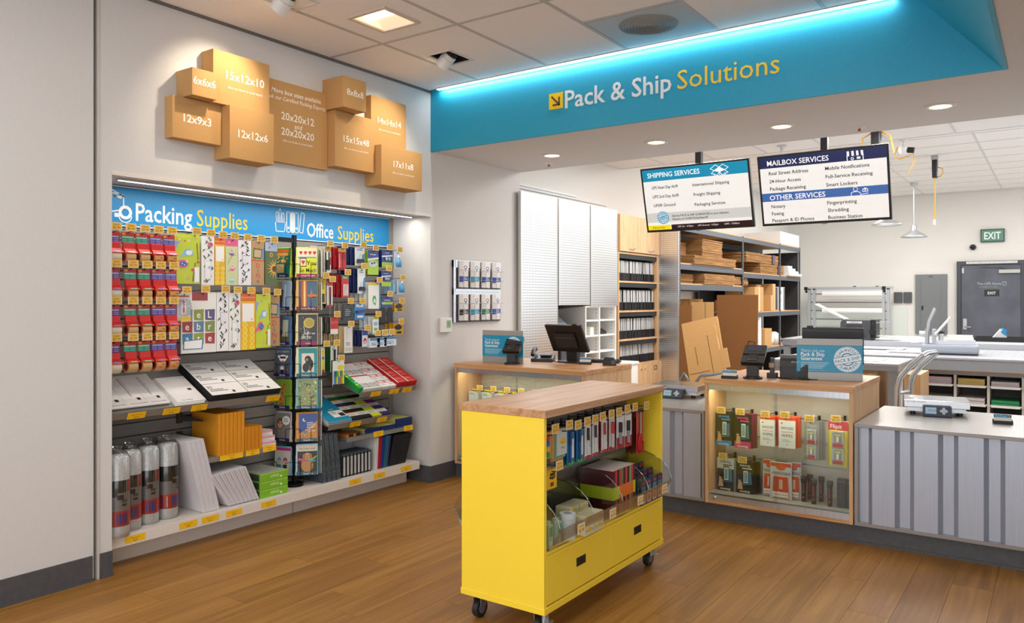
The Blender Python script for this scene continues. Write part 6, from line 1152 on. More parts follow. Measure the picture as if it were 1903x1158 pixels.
t = thing('hand_scanner', 'black barcode scanner lying at the end of the left counter', 'scanner', (1.15, 5.36, ZT), R(25)); G('#161618').prism([(-0.05, 0.0), (0.05, 0.0), (0.055, 0.03), (0.03, 0.06), (-0.03, 0.065), (-0.055, 0.04)], 'y', -0.03, 0.05).build('body', PLAST, t, bevel=0.005); G('#5a5a60').box(0.015, -0.0315, 0.012, 0.045, -0.03, 0.04).build('window', GLOSS, t); G('#2c2c31').box(0.056, -0.02, 0.015, 0.075, 0.03, 0.05).build('cradle_arm', PLAST, t)
t = thing('mouse', 'black computer mouse beside the keyboard', 'mouse', (1.08, 5.47, ZT)); G('#17171a').lathe([(0.0001, 0.032), (0.02, 0.03), (0.035, 0.018), (0.038, 0.0)], 16).build('shell', PLAST, t).scale = (0.9, 1.4, 1); G('#2c2c31').box(-0.003, -0.05, 0.012, 0.003, -0.02, 0.03).build('wheel', PLAST, t)
t = thing('desk_telephone', 'black desk phone and speaker behind the left terminal', 'telephone', (0.50, 5.42, ZT), R(25)); G('#1a1a1d').prism([(-0.09, 0.0), (0.09, 0.0), (0.09, 0.06), (-0.09, 0.025)], 'x', -0.09, 0.09).build('base', PLAST, t, bevel=0.004); G('#141416').tube([(-0.075, -0.09, 0.055), (-0.075, -0.05, 0.085), (-0.075, 0.05, 0.105), (-0.075, 0.09, 0.09)], 0.017, 10).build('handset', PLAST, t); G('#3c4048').box(-0.02, -0.04, 0.045, 0.07, 0.06, 0.056).build('keypad', PLAST, t)
G('#17171a').tube([(0.085, -0.08, 0.01), (0.13, -0.1, 0.004), (0.17, -0.03, 0.004), (0.12, 0.04, 0.004), (0.19, 0.08, 0.004)], 0.004, 6).build('cord', PLAST, t)
t = thing('receipt_printer', 'black receipt printer beside the middle terminal', 'printer', (2.60, 5.16, ZT), R(12), None); G('#151517').box(-0.085, -0.075, 0, 0.085, 0.12, 0.085).build('body', PLAST, t, bevel=0.006); G('#1e1e21').cyl((-0.085, -0.005, 0.085), (0.085, -0.005, 0.085), 0.07, 20).build('lid', PLAST, t); G('#c9c9c9').text('EPSON', 0.01, 0.105, 0.016, None, -0.078, al='c').build('lettering', PAPER, t); G('#b9c8d4').box(-0.09, -0.03, 0.14, -0.03, 0.04, 0.142).build('receipt_paper', PAPER, t)
G('#121214').tube([(-0.1, -0.03, 0.004), (-0.02, -0.1, 0.004), (0.06, -0.095, 0.006), (0.12, -0.05, 0.004), (0.16, 0.02, 0.02)], 0.004, 6).tube([(-0.12, 0.02, 0.004), (-0.05, -0.085, 0.005), (0.08, -0.11, 0.004), (0.15, -0.06, 0.004)], 0.003, 6).build('cable', PLAST, t)
t = thing('label_scanner', 'small black cradle behind the middle terminal', 'cradle', (2.475, 5.1, ZT), R(8)); G('#161618').box(-0.03, -0.03, 0, 0.03, 0.04, 0.035).build('base', PLAST, t); G('#202024').prism([(-0.02, 0.035), (0.02, 0.035), (0.03, 0.13), (-0.01, 0.13)], 'x', -0.012, 0.012).build('holder', PLAST, t); G('#b49a84').box(-0.016, -0.0285, 0.07, 0.016, -0.026, 0.1).build('sticker', PAPER, t)
def scale_(lab, x, y, rz):
    t = thing('parcel_scale', lab, 'scale', (x, y, ZM), rz, 'steel parcel scales')
    G('#cfd2d4').box(0.02, 0.02, 0.022, 0.34, 0.27, 0.045).build('base', METAL, t); 
    for u, v in ((0.05, 0.05), (0.31, 0.05), (0.05, 0.24), (0.31, 0.24)): G('#17171a').cyl((u, v, 0), (u, v, 0.022), 0.016, 12).build('foot', PLAST, t)
    G().box(0, 0, 0.048, 0.36, 0.29, 0.093).build('platter', mat('polished_steel', '#c6c8ca', 0.18, 1.0), t, bevel=0.002)
    G('#4a4d50').text('METTLER TOLEDO', 0.014, 0.078, 0.013, None, -0.0008, maxw=0.11).build('lettering', PAPER, t)
    M = Matrix.Translation((0.105, -0.06, 0.0)) @ Matrix.Rotation(R(-20), 4, 'X')
    d = G('#3a4458', M).box(0, 0, 0.004, 0.155, 0.03, 0.07).build('display_unit', PLAST, t, bevel=0.004)
    G('#a9cbe0', M).box(0.012, -0.001, 0.02, 0.072, 0, 0.06).text('0 lb 0.0', 0.07, 0.036, 0.015, '#34506a', -0.0015, al='r').build('lcd', GLOSS, d)
    g = G('#b9bcc0', M)
    for u, v in ((0, 0.013), (0, -0.013), (0.013, 0), (-0.013, 0), (0, 0)): g.ell(0.112 + u, 0.04 + v, 0.009, 0.009, None, -0.0012 - 0.0001 * (u + v), 14)
    g.build('buttons', PLAST, d)
scale_('steel parcel scale on the right metal counter', 3.20, 5.42, R(9))
scale_('steel parcel scale on the metal counter between the cases', 1.50, 5.36, R(2))
# ---------------------------------------------------------------- menu screens over the counter
def scr_fn(nt, b):
    a = nt.nodes['Color Attribute'] if 'Color Attribute' in nt.nodes else [n for n in nt.nodes if n.bl_idname == 'ShaderNodeVertexColor'][0]
    nt.links.new(a.outputs[0], b.inputs['Emission Color']); b.inputs['Emission Strength'].default_value = 0.55
SCREEN = mat('lit_screen', rough=0.25, attr=True, fn=scr_fn)
def menu(lab, x, draw):
    t = thing('menu_screen', lab, 'screen', (x, 6.285, 2.014), 0, 'hanging menu screens', (R(15.5), 0, 0)); W, H = 0.948, 0.556
    G('#1b1716').box(0, 0, 0, W, 0.03, H).build('bezel', PLAST, t, bevel=0.002)
    G('#141416').box(0.2, 0.03, 0.12, W - 0.2, 0.055, H - 0.12).build('rear_housing', PLAST, t)
    sc = G('#e8e8e6').rect(0.016, 0.02, W - 0.016, H - 0.014, None, -0.0005).build('screen_face', SCREEN, t)
    draw(t, sc, W, H)
    G('#8f9296').box(W / 2 - 0.02, -0.002, -0.006, W / 2 + 0.02, 0.01, 0.004).build('maker_badge', METAL, t)
    M = Matrix.Translation((W / 2, 0.055, H / 2)) @ Matrix.Rotation(R(-15.5), 4, 'X')
    G('#17171a', M).box(-0.025, 0.0, -0.05, 0.025, 0.05, 0.95).build('mount_pole', PLAST, t)
    G('#17171a', M).box(-0.06, -0.01, -0.06, 0.06, 0.01, 0.06).build('mount_plate', PLAST, t)
def band(sc, x0, z0, x1, z1, c, nm, y=-0.001): return G(c).rect(x0, z0, x1, z1, None, y).build(nm, SCREEN, sc)
def words(sc, items, c, h, nm='menu_text', bold=0.012):
    for (s, x, z, w_) in items: G(c).text(s, x, z, h, None, -0.0018, bold=bold, maxw=w_).build(nm, SCREEN, sc)
def rules(sc, hs, vs, c='#c4c4c2'):
    g = G(c)
    for (x0, x1, z) in hs: g.rect(x0, z, x1, z + 0.0012, None, -0.0008)
    for (x, z0, z1) in vs: g.rect(x, z0, x + 0.0016, z1, None, -0.0009)
    o = g.build('ruled_lines', SCREEN, sc); o['kind'] = 'stuff'
def ship(t, sc, W, H):
    band(sc, 0.016, 0.443, W - 0.016, H - 0.014, '#0a86ab', 'header_band'); words(sc, (('SHIPPING SERVICES', 0.062, 0.474, 0.47),), '#f2f5f6', 0.058)
    g = G('#f0f4f6'); cx, cz = 0.70, 0.49
    for p in (((-0.075, 0.012), (-0.03, 0.04), (0.0, 0.02), (-0.045, -0.006), (-0.075, 0.012)), ((0.075, 0.012), (0.03, 0.04), (0.0, 0.02), (0.045, -0.006), (0.075, 0.012)), ((-0.045, -0.006), (-0.07, -0.028), (-0.02, -0.045), (0.0, -0.018), (-0.045, -0.006)), ((0.045, -0.006), (0.07, -0.028), (0.02, -0.045), (0.0, -0.018), (0.045, -0.006)), ((-0.045, -0.03), (-0.045, -0.046)), ((0.045, -0.03), (0.045, -0.046)), ((0, -0.02), (0, -0.046))): g.line([(cx + a, cz + b) for a, b in p], 0.0045, None, -0.0018)
    g.poly([(cx - 0.045, -0.0019, cz - 0.006), (cx, -0.0019, cz + 0.02), (cx + 0.045, -0.0019, cz - 0.006), (cx, -0.0019, cz - 0.018)]); g.build('open_box_icon', SCREEN, sc)
    words(sc, (('UPS Next Day Air®', 0.09, 0.375, 0.24), ('UPS 2nd Day Air®', 0.09, 0.297, 0.24), ('UPS® Ground', 0.09, 0.221, 0.2)), '#26211f', 0.036)
    words(sc, (('International Shipping', 0.46, 0.372, 0.32), ('Freight Shipping', 0.46, 0.29, 0.26), ('Packaging Services', 0.46, 0.206, 0.28)), '#26211f', 0.036)
    rules(sc, [(0.03, W - 0.03, z) for z in (0.422, 0.342, 0.262, 0.19)], [(0.07, 0.19, 0.422), (0.43, 0.2, 0.422)])
    band(sc, 0.016, 0.085, W - 0.016, 0.168, '#c6c8c4', 'grey_band')
    g = G(); stamp(g, 0.165, 0.124, 0.056, '#2588ad', '#e8eef0', -0.002); g.build('round_stamp', SCREEN, sc)
    words(sc, (('Add the PACK & SHIP GUARANTEE to your shipment', 0.245, 0.126, 0.5), ('-Packed by our Certified Packing Experts®', 0.245, 0.098, 0.32)), '#26211f', 0.026)
    band(sc, 0.016, 0.02, 0.225, 0.06, '#e8d41c', 'pickup_band'); words(sc, (('Pick-up Times', 0.06, 0.033, 0.12),), '#2c2610', 0.02)
    band(sc, 0.232, 0.02, W - 0.016, 0.06, '#2a1417', 'times_band'); words(sc, (('UPS Air - 4:30pm', 0.29, 0.033, 0.14), ('UPS Ground - 4:30pm', 0.47, 0.033, 0.18), ('USPS - 10:00am', 0.70, 0.033, 0.14)), '#e6dfdf', 0.02, bold=0.0)
def mail(t, sc, W, H):
    band(sc, 0.016, 0.458, W - 0.016, H - 0.014, '#15214f', 'header_band'); words(sc, (('MAILBOX SERVICES', 0.075, 0.477, 0.46),), '#f2f4f8', 0.056)
    g = G('#eef1f6'); cx, cz = 0.72, 0.47
    for k in range(7): g.poly([(cx - 0.056 + 0.016 * k, -0.0018, cz + 0.058), (cx - 0.04 + 0.016 * k, -0.0018, cz + 0.058), (cx - 0.05 + 0.0165 * (k + 0.6), -0.0018, cz + 0.022), (cx - 0.066 + 0.0165 * (k + 0.6), -0.0018, cz + 0.022)], '#eef1f6' if k % 2 == 0 else '#15214f')
    g.ring(cx, cz + 0.022, 0.0, 0.001, None, -0.0018)
    for x_ in (-0.055, 0.055): g.line([(cx + x_, cz + 0.02), (cx + x_, cz - 0.012)], 0.006, None, -0.0018)
    g.ring(cx - 0.02, cz + 0.002, 0.006, 0.011, None, -0.0018, 14); g.rect(cx + 0.012, cz - 0.003, cx + 0.036, cz + 0.013, None, -0.0018)
    g.build('storefront_icon', SCREEN, sc)
    words(sc, (('Real Street Address', 0.082, 0.404, 0.3), ('24-Hour Access', 0.082, 0.342, 0.24), ('Package Receiving', 0.082, 0.282, 0.3)), '#26211f', 0.038)
    words(sc, (('Mobile Notifications', 0.505, 0.404, 0.33), ('Full-Service Receiving', 0.505, 0.342, 0.34), ('Smart Lockers', 0.505, 0.28, 0.24)), '#26211f', 0.038)
    band(sc, 0.016, 0.196, W - 0.016, 0.262, '#3b63a4', 'second_band'); words(sc, (('OTHER SERVICES', 0.075, 0.206, 0.42),), '#f2f4f8', 0.056)
    g = G('#eef1f6'); cx, cz = 0.71, 0.2
    g.ring(cx, cz + 0.045, 0.013, 0.017, None, -0.0018, 18); g.line([(cx - 0.03, cz - 0.002), (cx - 0.03, cz + 0.018), (cx - 0.015, cz + 0.025), (cx + 0.015, cz + 0.025), (cx + 0.03, cz + 0.018), (cx + 0.035, cz - 0.002)], 0.004, None, -0.0018); g.line([(cx + 0.035, cz + 0.003), (cx + 0.085, cz + 0.008)], 0.004, None, -0.0018)
    g.line([(cx + 0.05, cz + 0.022), (cx + 0.085, cz + 0.022), (cx + 0.085, cz + 0.04), (cx + 0.05, cz + 0.04), (cx + 0.05, cz + 0.022)], 0.004, None, -0.0018); g.ring(cx + 0.0675, cz + 0.031, 0.003, 0.006, None, -0.0018, 12); g.rect(cx + 0.058, cz + 0.043, cx + 0.077, cz + 0.05, None, -0.0018); g.build('clerk_icon', SCREEN, sc)
    words(sc, (('Notary', 0.082, 0.142, 0.14), ('Faxing', 0.082, 0.085, 0.14), ('Passport & ID Photos', 0.082, 0.03, 0.32)), '#26211f', 0.038)
    words(sc, (('Fingerprinting', 0.505, 0.142, 0.24), ('Shredding', 0.505, 0.085, 0.18), ('Business Station', 0.505, 0.03, 0.26)), '#26211f', 0.038)
    rules(sc, [(0.03, W - 0.03, z) for z in (0.39, 0.328, 0.13, 0.072)], [(0.062, 0.27, 0.452), (0.485, 0.275, 0.452), (0.062, 0.024, 0.19), (0.485, 0.024, 0.19)])
menu('left hanging screen headed Shipping Services', 1.033, ship)
menu('right hanging screen headed Mailbox Services and Other Services', 2.045, mail)

# ---------------------------------------------------------------- brochure rack and thermostat on the wall
t = thing('brochure_rack', 'perforated steel rack of leaflets on the wall beside the niche', 'brochure rack', (0.0, 4.84, 1.24), H90)
W, H = 0.645, 0.505
G().box(0, -0.02, 0, 0.025, 0, H).box(0, -0.02, H - 0.06, W, 0, H).box(0, -0.02, 0.225, W, 0, 0.272).build('frame', ALU, t)
G('#4a4a4c').box(0.0, -0.012, 0, W, -0.004, H).build('back_plate', PLAST, t)
g = G('#3a3a3c')
for k in range(22): g.ell(0.05 + 0.026 * k, H - 0.045, 0.004, 0.004, None, -0.0205, 8); g.ell(0.05 + 0.026 * k, 0.248, 0.004, 0.004, None, -0.0205, 8)
o = g.build('perforations', PLAST, t); o['kind'] = 'stuff'
bc = (('#2a4a9c', 'blue', 'dots'), ('#1590b4', 'teal', 'ring'), ('#2a4a9c', 'deep blue', 'box'), ('#2a4a9c', 'royal blue', 'dots'), ('#26262a', 'black', 'arch'), ('#1590b4', 'sky blue', 'figure'), ('#0d7a5a', 'green', 'cart'), ('#3a52a8', 'indigo', 'swirl'))
for k, (c, nm, ic) in enumerate(bc):
    x = 0.06 + 0.149 * (k % 4); z = 0.285 if k < 4 else 0.015
    p = thing('leaflet', f'{nm} banded leaflets in the {("upper", "lower")[k // 4]} tier of the wall rack', 'leaflet', (0.03, 4.84 + x, 1.24 + z), H90, 'leaflets in the wall rack')
    W2, H2 = 0.118, 0.215
    G('#d9d4d2').box(0, 0, 0, W2, 0.012, H2).build('sheets', PAPER, p)
    g = G(); art(g, W2, H2, [('r', 0.42, 0, 1, 1, '#ebe8e6'), ('r', 0, 0.24, 1, 0.42, c), ('r', 0, 0.2, 0.4, 0.24, c), ('l', 0.48, 0.9, 0.39, 0.045, 3, '#cfd6e4'), ('e', 0.66, 0.76, 0.18, 0.07, c), ('e', 0.66, 0.76, 0.12, 0.045, '#ebe8e6'), ('r', 0.58, 0.62, 0.75, 0.7, c), ('r', 0.6, 0.64, 0.73, 0.68, '#ebe8e6'), ('o', 0.85, 0.08, 0.04, '#a8843a')]); g.build('leaflet_print', PAPER, p)
    wz = z
    G('#b9bcc0').tube([(x - 0.012, -0.005, wz + 0.14), (x - 0.01, -0.05, wz + 0.14), (x + 0.125, -0.05, wz + 0.14), (x + 0.127, -0.005, wz + 0.14)], 0.0018, 5).tube([(x - 0.012, -0.005, wz + 0.06), (x - 0.01, -0.05, wz + 0.06), (x + 0.125, -0.05, wz + 0.06), (x + 0.127, -0.005, wz + 0.06)], 0.0018, 5).tube([(x + 0.03, -0.05, wz + 0.14), (x + 0.03, -0.05, wz - 0.004), (x + 0.03, -0.01, wz - 0.006)], 0.0018, 5).tube([(x + 0.09, -0.05, wz + 0.14), (x + 0.09, -0.05, wz - 0.004), (x + 0.09, -0.01, wz - 0.006)], 0.0018, 5).build('wire_pocket', METAL, t)
t = thing('thermostat', 'white wall thermostat with green display', 'thermostat', (0.0, 4.685, 1.165), H90)
G('#e6e2dd').box(0, -0.025, 0, 0.13, 0, 0.115).build('case', PLAST, t, bevel=0.004); G('#8fae8a').box(0.06, -0.0262, 0.035, 0.112, -0.025, 0.095).text('72', 0.086, 0.052, 0.032, '#2f4030', -0.0268, al='c').build('display', GLOSS, t)

# ---------------------------------------------------------------- perforated panels, pigeonholes, file cabinet
PX = 0.05
for k, (y0, y1, z0) in enumerate(((5.745, 6.372, 0.0), (6.39, 6.998, 1.372), (7.016, 7.612, 1.36))):
    t = thing('perforated_panel', ('tall perforated steel panel next to the wall corner', 'middle hanging perforated steel panel', 'right hanging perforated steel panel beside the oak cabinet')[k], 'panel', (PX, y0, z0), H90, 'perforated steel panels')
    W, H = y1 - y0, 2.40 - z0
    G().box(0.012, 0.0, 0.006, W - 0.006, 0.02, H - 0.006).build('perforated_sheet', PEG, t)
    G('#d4d2d0').box(0, -0.003, 0, 0.012, 0.03, H).box(W - 0.006, -0.003, 0, W, 0.03, H).box(0.012, -0.002, H - 0.006, W - 0.006, 0.03, H).box(0.012, -0.002, 0, W - 0.006, 0.03, 0.006).build('edge_frame', METAL, t)
G('#b9aea6').box(0.0, 5.805, 0, 0.047, 5.822, 2.40).build('trim_3', PLAST); struct(tag(bpy.data.objects['trim_3'], 'narrow grey trim where the wall ends', 'trim'))
t = thing('wall_rail', 'pale grey hanging rails on the work room wall above the panels', 'rail', (-0.45, 5.82, 2.545), H90)
G('#cfd0d2').box(0, -0.02, 0, 2.45, 0, 0.022).build('lower_rail', PLAST, t); G('#dcdcde').box(0, -0.016, 0.03, 1.75, 0, 0.05).build('upper_rail', PLAST, t)
t = thing('pigeonhole_unit', 'white pigeonhole shelf unit under the hanging panels', 'shelf unit', (0.04, 6.925, 0.0), H90)
WP = mat('white_melamine', '#e4e2de', 0.5)
for x in (0.0, 0.292, 0.655): G().box(x, 0, 0.768, x + 0.02, 0.45, 1.36).build('upright', WP, t)
for z in (0.768, 0.87, 1.04, 1.2, 1.345): G().box(0.02, 0.004, z, 0.655, 0.45, z + 0.016).build('shelf', WP, t)
G().box(0, 0.44, 0.768, 0.675, 0.45, 1.36).build('back', WP, t)
g = G('#8f8c88')
for x in (0.28, 0.285, 0.63):
    for j in range(16): g.box(x, 0.03, 0.79 + 0.035 * j, x + 0.008, 0.04, 0.797 + 0.035 * j)
o = g.build('peg_holes', PLAST, t); o['kind'] = 'stuff'
pkg('carton_box', 'small white box in the left pigeonhole', 'box', (0.02, 7.06, 1.057), 0.075, 0.085, 0.06, '#e9e8e2', [('r', 0, 0.85, 1, 1, '#b9c84a'), ('l', 0.15, 0.8, 0.6, 0.15, 2, '#b0aea8')], H90, part='carton')
t = thing('stapler', 'black stapler in the right pigeonhole', 'stapler', (0.0, 7.26, 1.057), H90); G('#1c1c1f').prism([(0, 0), (0.19, 0), (0.19, 0.03), (0.1, 0.06), (0.0, 0.03)], 'y', 0, 0.05).build('body', PLAST, t, bevel=0.004); G('#55575c').box(0.02, -0.002, 0.002, 0.17, 0.0, 0.012).build('base_strip', METAL, t)
t = thing('side_cabinet', 'white low cabinet with papers under the pigeonholes', 'cabinet', (0.3, 6.45, 0), H90); G().box(0, 0, 0, 1.15, 0.7, 0.74).build('body', WP, t); G().box(-0.01, -0.01, 0.741, 1.16, 0.7, 0.766).build('top', WP, t)
for k in range(3):
    o = G('#e9e6e2').box(0, 0, 0, 0.3, 0.22, 0.008).build('paper_stack', PAPER, None, (0.2 - 0.01 * k, 6.95 + 0.02 * k, 0.767 + 0.0085 * k), R(80 + 6 * k)); tag(o, f'white paper bundle on the low cabinet, {("bottom", "middle", "top")[k]} of the pile', 'paper', 'white paper bundles on the low cabinet')
tag(G('#e0922a').box(0, 0, 0, 0.2, 0.15, 0.006).build('envelope', PAPER, None, (0.1, 6.93, 0.794), R(84)), 'orange envelope lying on the white papers', 'envelope')
t = thing('laser_printer', 'grey office printer with open lid behind the left monitor', 'printer', (0.05, 6.44, 0.767), H90)
G('#3c3f45').box(0, 0, 0, 0.45, 0.4, 0.3).build('body', PLAST, t, bevel=0.01); G('#34373c').prism([(-0.01, 0.3), (0.4, 0.3), (0.4, 0.36), (0.1, 0.4)], 'x', 0.03, 0.43).build('control_panel', PLAST, t); G('#8d9197').prism([(0.08, 0.38), (0.38, 0.36), (0.42, 0.5), (0.3, 0.56)], 'x', 0.02, 0.3).build('document_feeder', PLAST, t); G('#1c1d20').prism([(0.3, 0.56), (0.32, 0.575), (0.02, 0.6), (0.0, 0.59)], 'x', 0.05, 0.44).build('open_lid', PLAST, t)
fc = thing('file_cabinet', 'tall oak cabinet of hanging mail files', 'cabinet', (PX, 7.632, 0), H90); W, D = 1.037, 0.46
for x in (0.0, W - 0.022): G().box(x, 0, 0, x + 0.022, D, 2.37).build('side_panel', OAKV, fc)
G().box(0.022, D - 0.01, 0, W - 0.022, D, 2.37).build('back_panel', OAKV, fc)
SZs = (0.70, 0.985, 1.305, 1.635)
for z in SZs + (1.955, 2.352): G().box(0.022, 0.0, z - 0.02, W - 0.022, D - 0.01, z).build('shelf', OAKV, fc)
for k in range(2):
    d = G().box(0.004 + k * (W / 2), -0.02, 1.962, W / 2 - 0.003 + k * (W / 2), 0.0, 2.368).build('upper_door', OAKV, fc); xm = W * (0.28 + 0.48 * k)
    G().tube([(xm - 0.06, -0.02, 2.0), (xm - 0.055, -0.04, 2.0), (xm + 0.055, -0.04, 2.0), (xm + 0.06, -0.02, 2.0)], 0.005, 8).build('handle', CHROME, d)
    d = G().box(0.004 + k * (W / 2), -0.045, 0.36, W / 2 - 0.003 + k * (W / 2), -0.001, 0.69).build('lower_door', OAKV, fc); xm = W * (0.33 + 0.5 * k)
    G().box(xm - 0.035, -0.048, 0.60, xm + 0.035, -0.045, 0.607).box(xm - 0.035, -0.048, 0.643, xm + 0.035, -0.045, 0.65).box(xm - 0.035, -0.048, 0.607, xm - 0.028, -0.045, 0.643).box(xm + 0.028, -0.048, 0.607, xm + 0.035, -0.045, 0.643).build('label_frame', BLACKM, d)
    G().cyl((W / 2 + (0.05 if k else -0.05), -0.045, 0.63), (W / 2 + (0.05 if k else -0.05), -0.058, 0.63), 0.009, 10).build('lock', CHROME, d)
G().cyl((W * 0.5 - 0.06, -0.02, 2.02), (W * 0.5 - 0.06, -0.027, 2.02), 0.01, 10).build('upper_lock', CHROME, fc)
for z in (1.935, 1.615, 1.285, 0.965): G().box(0.03, 0.01, z - 0.05, W - 0.03, 0.05, z - 0.002).build('file_rail', BLACKM, fc)
hf = thing('hanging_file', 'x', 'file', (0, 0, 0), H90); G('#1d1d20').prism([(-0.002, 0.0), (0.3, 0.0), (0.3, 0.26), (0.1, 0.26), (0.02, 0.235), (0.02, 0.09), (-0.002, 0.088)], 'x', 0.0, 0.0285).build('pocket', PAPER, hf)
G('#d9d7d6').box(0.006, 0.011, 0.085, 0.0145, 0.28, 0.225).build('papers', PAPER, hf)
first = True; rr = random.Random(3)
for r_, z in enumerate(SZs):
    for k in range(32):
        if r_ == 2 and k in (0, 5) or r_ == 3 and k in (22,) : continue
        loc = (PX - 0.03 - rr.uniform(0, 0.012), 7.66 + 0.0305 * k, z + 0.002); lab = f'black hanging file with white papers on the {("lowest", "third", "second", "top")[r_]} file shelf of the oak cabinet'
        if first: o = hf; o.location = loc; o['label'] = lab; first = False
        else: o = dup(hf, lab, loc, H90)
        o['group'] = f'hanging files on the {("lowest", "third", "second", "top")[r_]} shelf'; o.rotation_euler = (0, R(rr.uniform(-2, 2) - (4 if r_ == 0 and k > 15 and k < 22 else 0)), H90)
t = thing('end_panel', 'tall perforated steel end panel between the oak cabinet and the rack', 'panel', (0.05, 8.672, 0), 0); G().box(0, 0, 0, 0.245, 0.018, 2.37).build('perforated_sheet', PEG, t); G('#cfd2da').box(0.245, -0.003, 0, 0.258, 0.02, 2.40).build('edge_post', METAL, t); G('#7d7772').box(-0.004, -0.002, 0, 0.0, 0.018, 2.37).build('inner_edge', METAL, t)

# ---------------------------------------------------------------- storage rack
rk = thing('storage_rack', 'grey steel storage rack with wooden shelves along the work room wall', 'rack', (0.3, 8.72, 0), H90); RD = 0.66
ups = (0.0, 2.27, 4.08, 5.25)
for x in ups:
    for y in (0.0, RD):
        u = G().box(x - 0.022, y - 0.003, 0, x + 0.022, y + 0.003, 2.336).box(x + 0.016, y, 0, x + 0.022, y + 0.03, 2.336).build('upright', DARKS, rk)
        if y == 0.0:
            g = G('#2a2d31')
            for j in range(46): g.box(x - 0.012, -0.0042, 0.06 + 0.05 * j, x - 0.004, -0.003, 0.075 + 0.05 * j); g.box(x + 0.003, -0.0042, 0.06 + 0.05 * j, x + 0.011, -0.003, 0.075 + 0.05 * j)
            o = g.build('slots', PLAST, u); o['kind'] = 'stuff'
levels = ((2.30, 1.835, 1.59, 0.5, 0.12), (2.30, 1.79, 1.215, 0.66, 0.12), (2.30, 1.79, 1.215, 0.66, 0.12))
SHW = mat('particle_board', rough=0.7, fn=noisy('#b98e60', '#caa274', 80, 3, 0.1))
for i in range(3):
    for z in levels[i]:
        G().box(ups[i] + 0.022, -0.004, z - 0.045, ups[i + 1] - 0.022, 0.02, z + 0.02).build('beam', DARKS, rk); G().box(ups[i] + 0.022, RD - 0.02, z - 0.045, ups[i + 1] - 0.022, RD + 0.004, z + 0.02).build('beam', DARKS, rk)
        G().box(ups[i] + 0.01, 0.004, z + 0.02, ups[i + 1] - 0.01, RD - 0.004, z + 0.036).build('shelf_board', SHW, rk)
G().box(ups[3] - 0.016, 0.03, 0.05, ups[3] - 0.012, RD - 0.03, 2.25).build('end_sheet', mat('black_sheet', '#26272a', 0.7), rk)
for i in (1, 2): G().box(ups[i] + 0.03, RD + 0.006, 0.1, ups[i + 1] - 0.03, RD + 0.012, 2.25).build('rear_sheet', mat('black_sheet', '#26272a', 0.7), rk)
def bundle(lab, x0, x1, y0, y1, z0, z1, n, ply='h', strap=None, cat='cartons'):
    # flattened cartons lying in a pile (or standing): every ply its own slightly shifted sheet
    t = thing('carton_bundle', lab, 'cardboard', (x0, y0, z0), 0, 'flattened carton piles'); q = random.Random(len(lab)); g = G(); H = z1 - z0
    for k in range(n):
        a, b = q.uniform(-0.006, 0.006), q.uniform(-0.009, 0.009)
        g.box(a, b, H * k / n, x1 - x0 + a, y1 - y0 + b, H * (k + 0.86) / n)
    g.build('carton_plies', KRAFT_P, t)
    if strap:
        m = (y1 - y0) * 0.72; G(strap).box(x1 - x0 + 0.013, m, 0, x1 - x0 + 0.02, m + 0.12, H).build('strap', PAPER, t)
    return t
bundle('thick pile of flattened cartons on the upper rack shelf near the end panel', -0.28, 0.3, 9.44, 10.15, 1.985, 2.2, 14)
bundle('set back pile of flattened cartons in the rack corner', -0.3, 0.1, 8.78, 9.4, 1.96, 2.15, 12)
bundle('long low pile of flattened cartons on the upper rack shelf', -0.3, 0.33, 9.1, 10.6, 1.873, 1.98, 6)
bundle('pale long pile of flattened cartons on the middle rack shelf', -0.3, 0.32, 9.46, 10.58, 1.628, 1.76, 7)
bundle('short pile of flattened cartons at the end of the middle rack shelf', -0.25, 0.275, 10.64, 11.28, 1.628, 1.75, 7)
bundle('dark pile of flattened cartons in the middle shelf corner', -0.3, 0.2, 8.78, 9.38, 1.628, 1.75, 7)
bundle('upper pile of strapped cartons in the second rack bay', -0.3, 0.275, 11.2, 12.9, 1.99, 2.13, 8, strap='#5a546e')
bundle('lower pile of strapped cartons in the second rack bay', -0.25, 0.275, 11.85, 13.08, 1.83, 1.985, 8, strap='#5a546e')
for k in range(4): tag(G('#e6e4e0').box(0, 0, 0, 0.4, 0.74 - 0.16 * k, 0.04).build('foam_sheet', PAPER, None, (-0.05 - 0.01 * k, 13.16, 1.828 + 0.041 * k)), f'white foam sheet, {("bottom", "second", "third", "top")[k]} of the stepped stack', 'foam', 'white foam sheets on the rack')
tag(G('#eceae8').box(0, 0, 0, 0.6, 1.1, 0.2).build('white_carton', PAPER, None, (-0.3, 12.82, 2.338), 0, 0.005), 'large white carton on top of the rack', 'box')
for k, (y0, y1, z1, xo) in enumerate(((11.2, 11.55, 1.42, 0), (11.58, 12.0, 1.62, 0.02), (12.02, 12.28, 1.66, -0.1), (12.3, 12.44, 1.5, 0.04), (12.46, 12.62, 1.68, 0.02))):
    t = thing('carton', f'upright brown carton on the lower rack shelf, {("first", "second", "third", "fourth", "fifth")[k]} from the left', 'box', (-0.2 + xo, y0, 1.253), 0, 'upright cartons on the rack'); G().box(0, 0, 0, 0.46, y1 - y0, z1 - 1.253).build('carton_body', KRAFT, t, bevel=0.003); G('#d8c6a8').box(0.4605, (y1 - y0) * 0.42, 0, 0.461, (y1 - y0) * 0.58, z1 - 1.253).build('packing_tape', GLOSS, t)
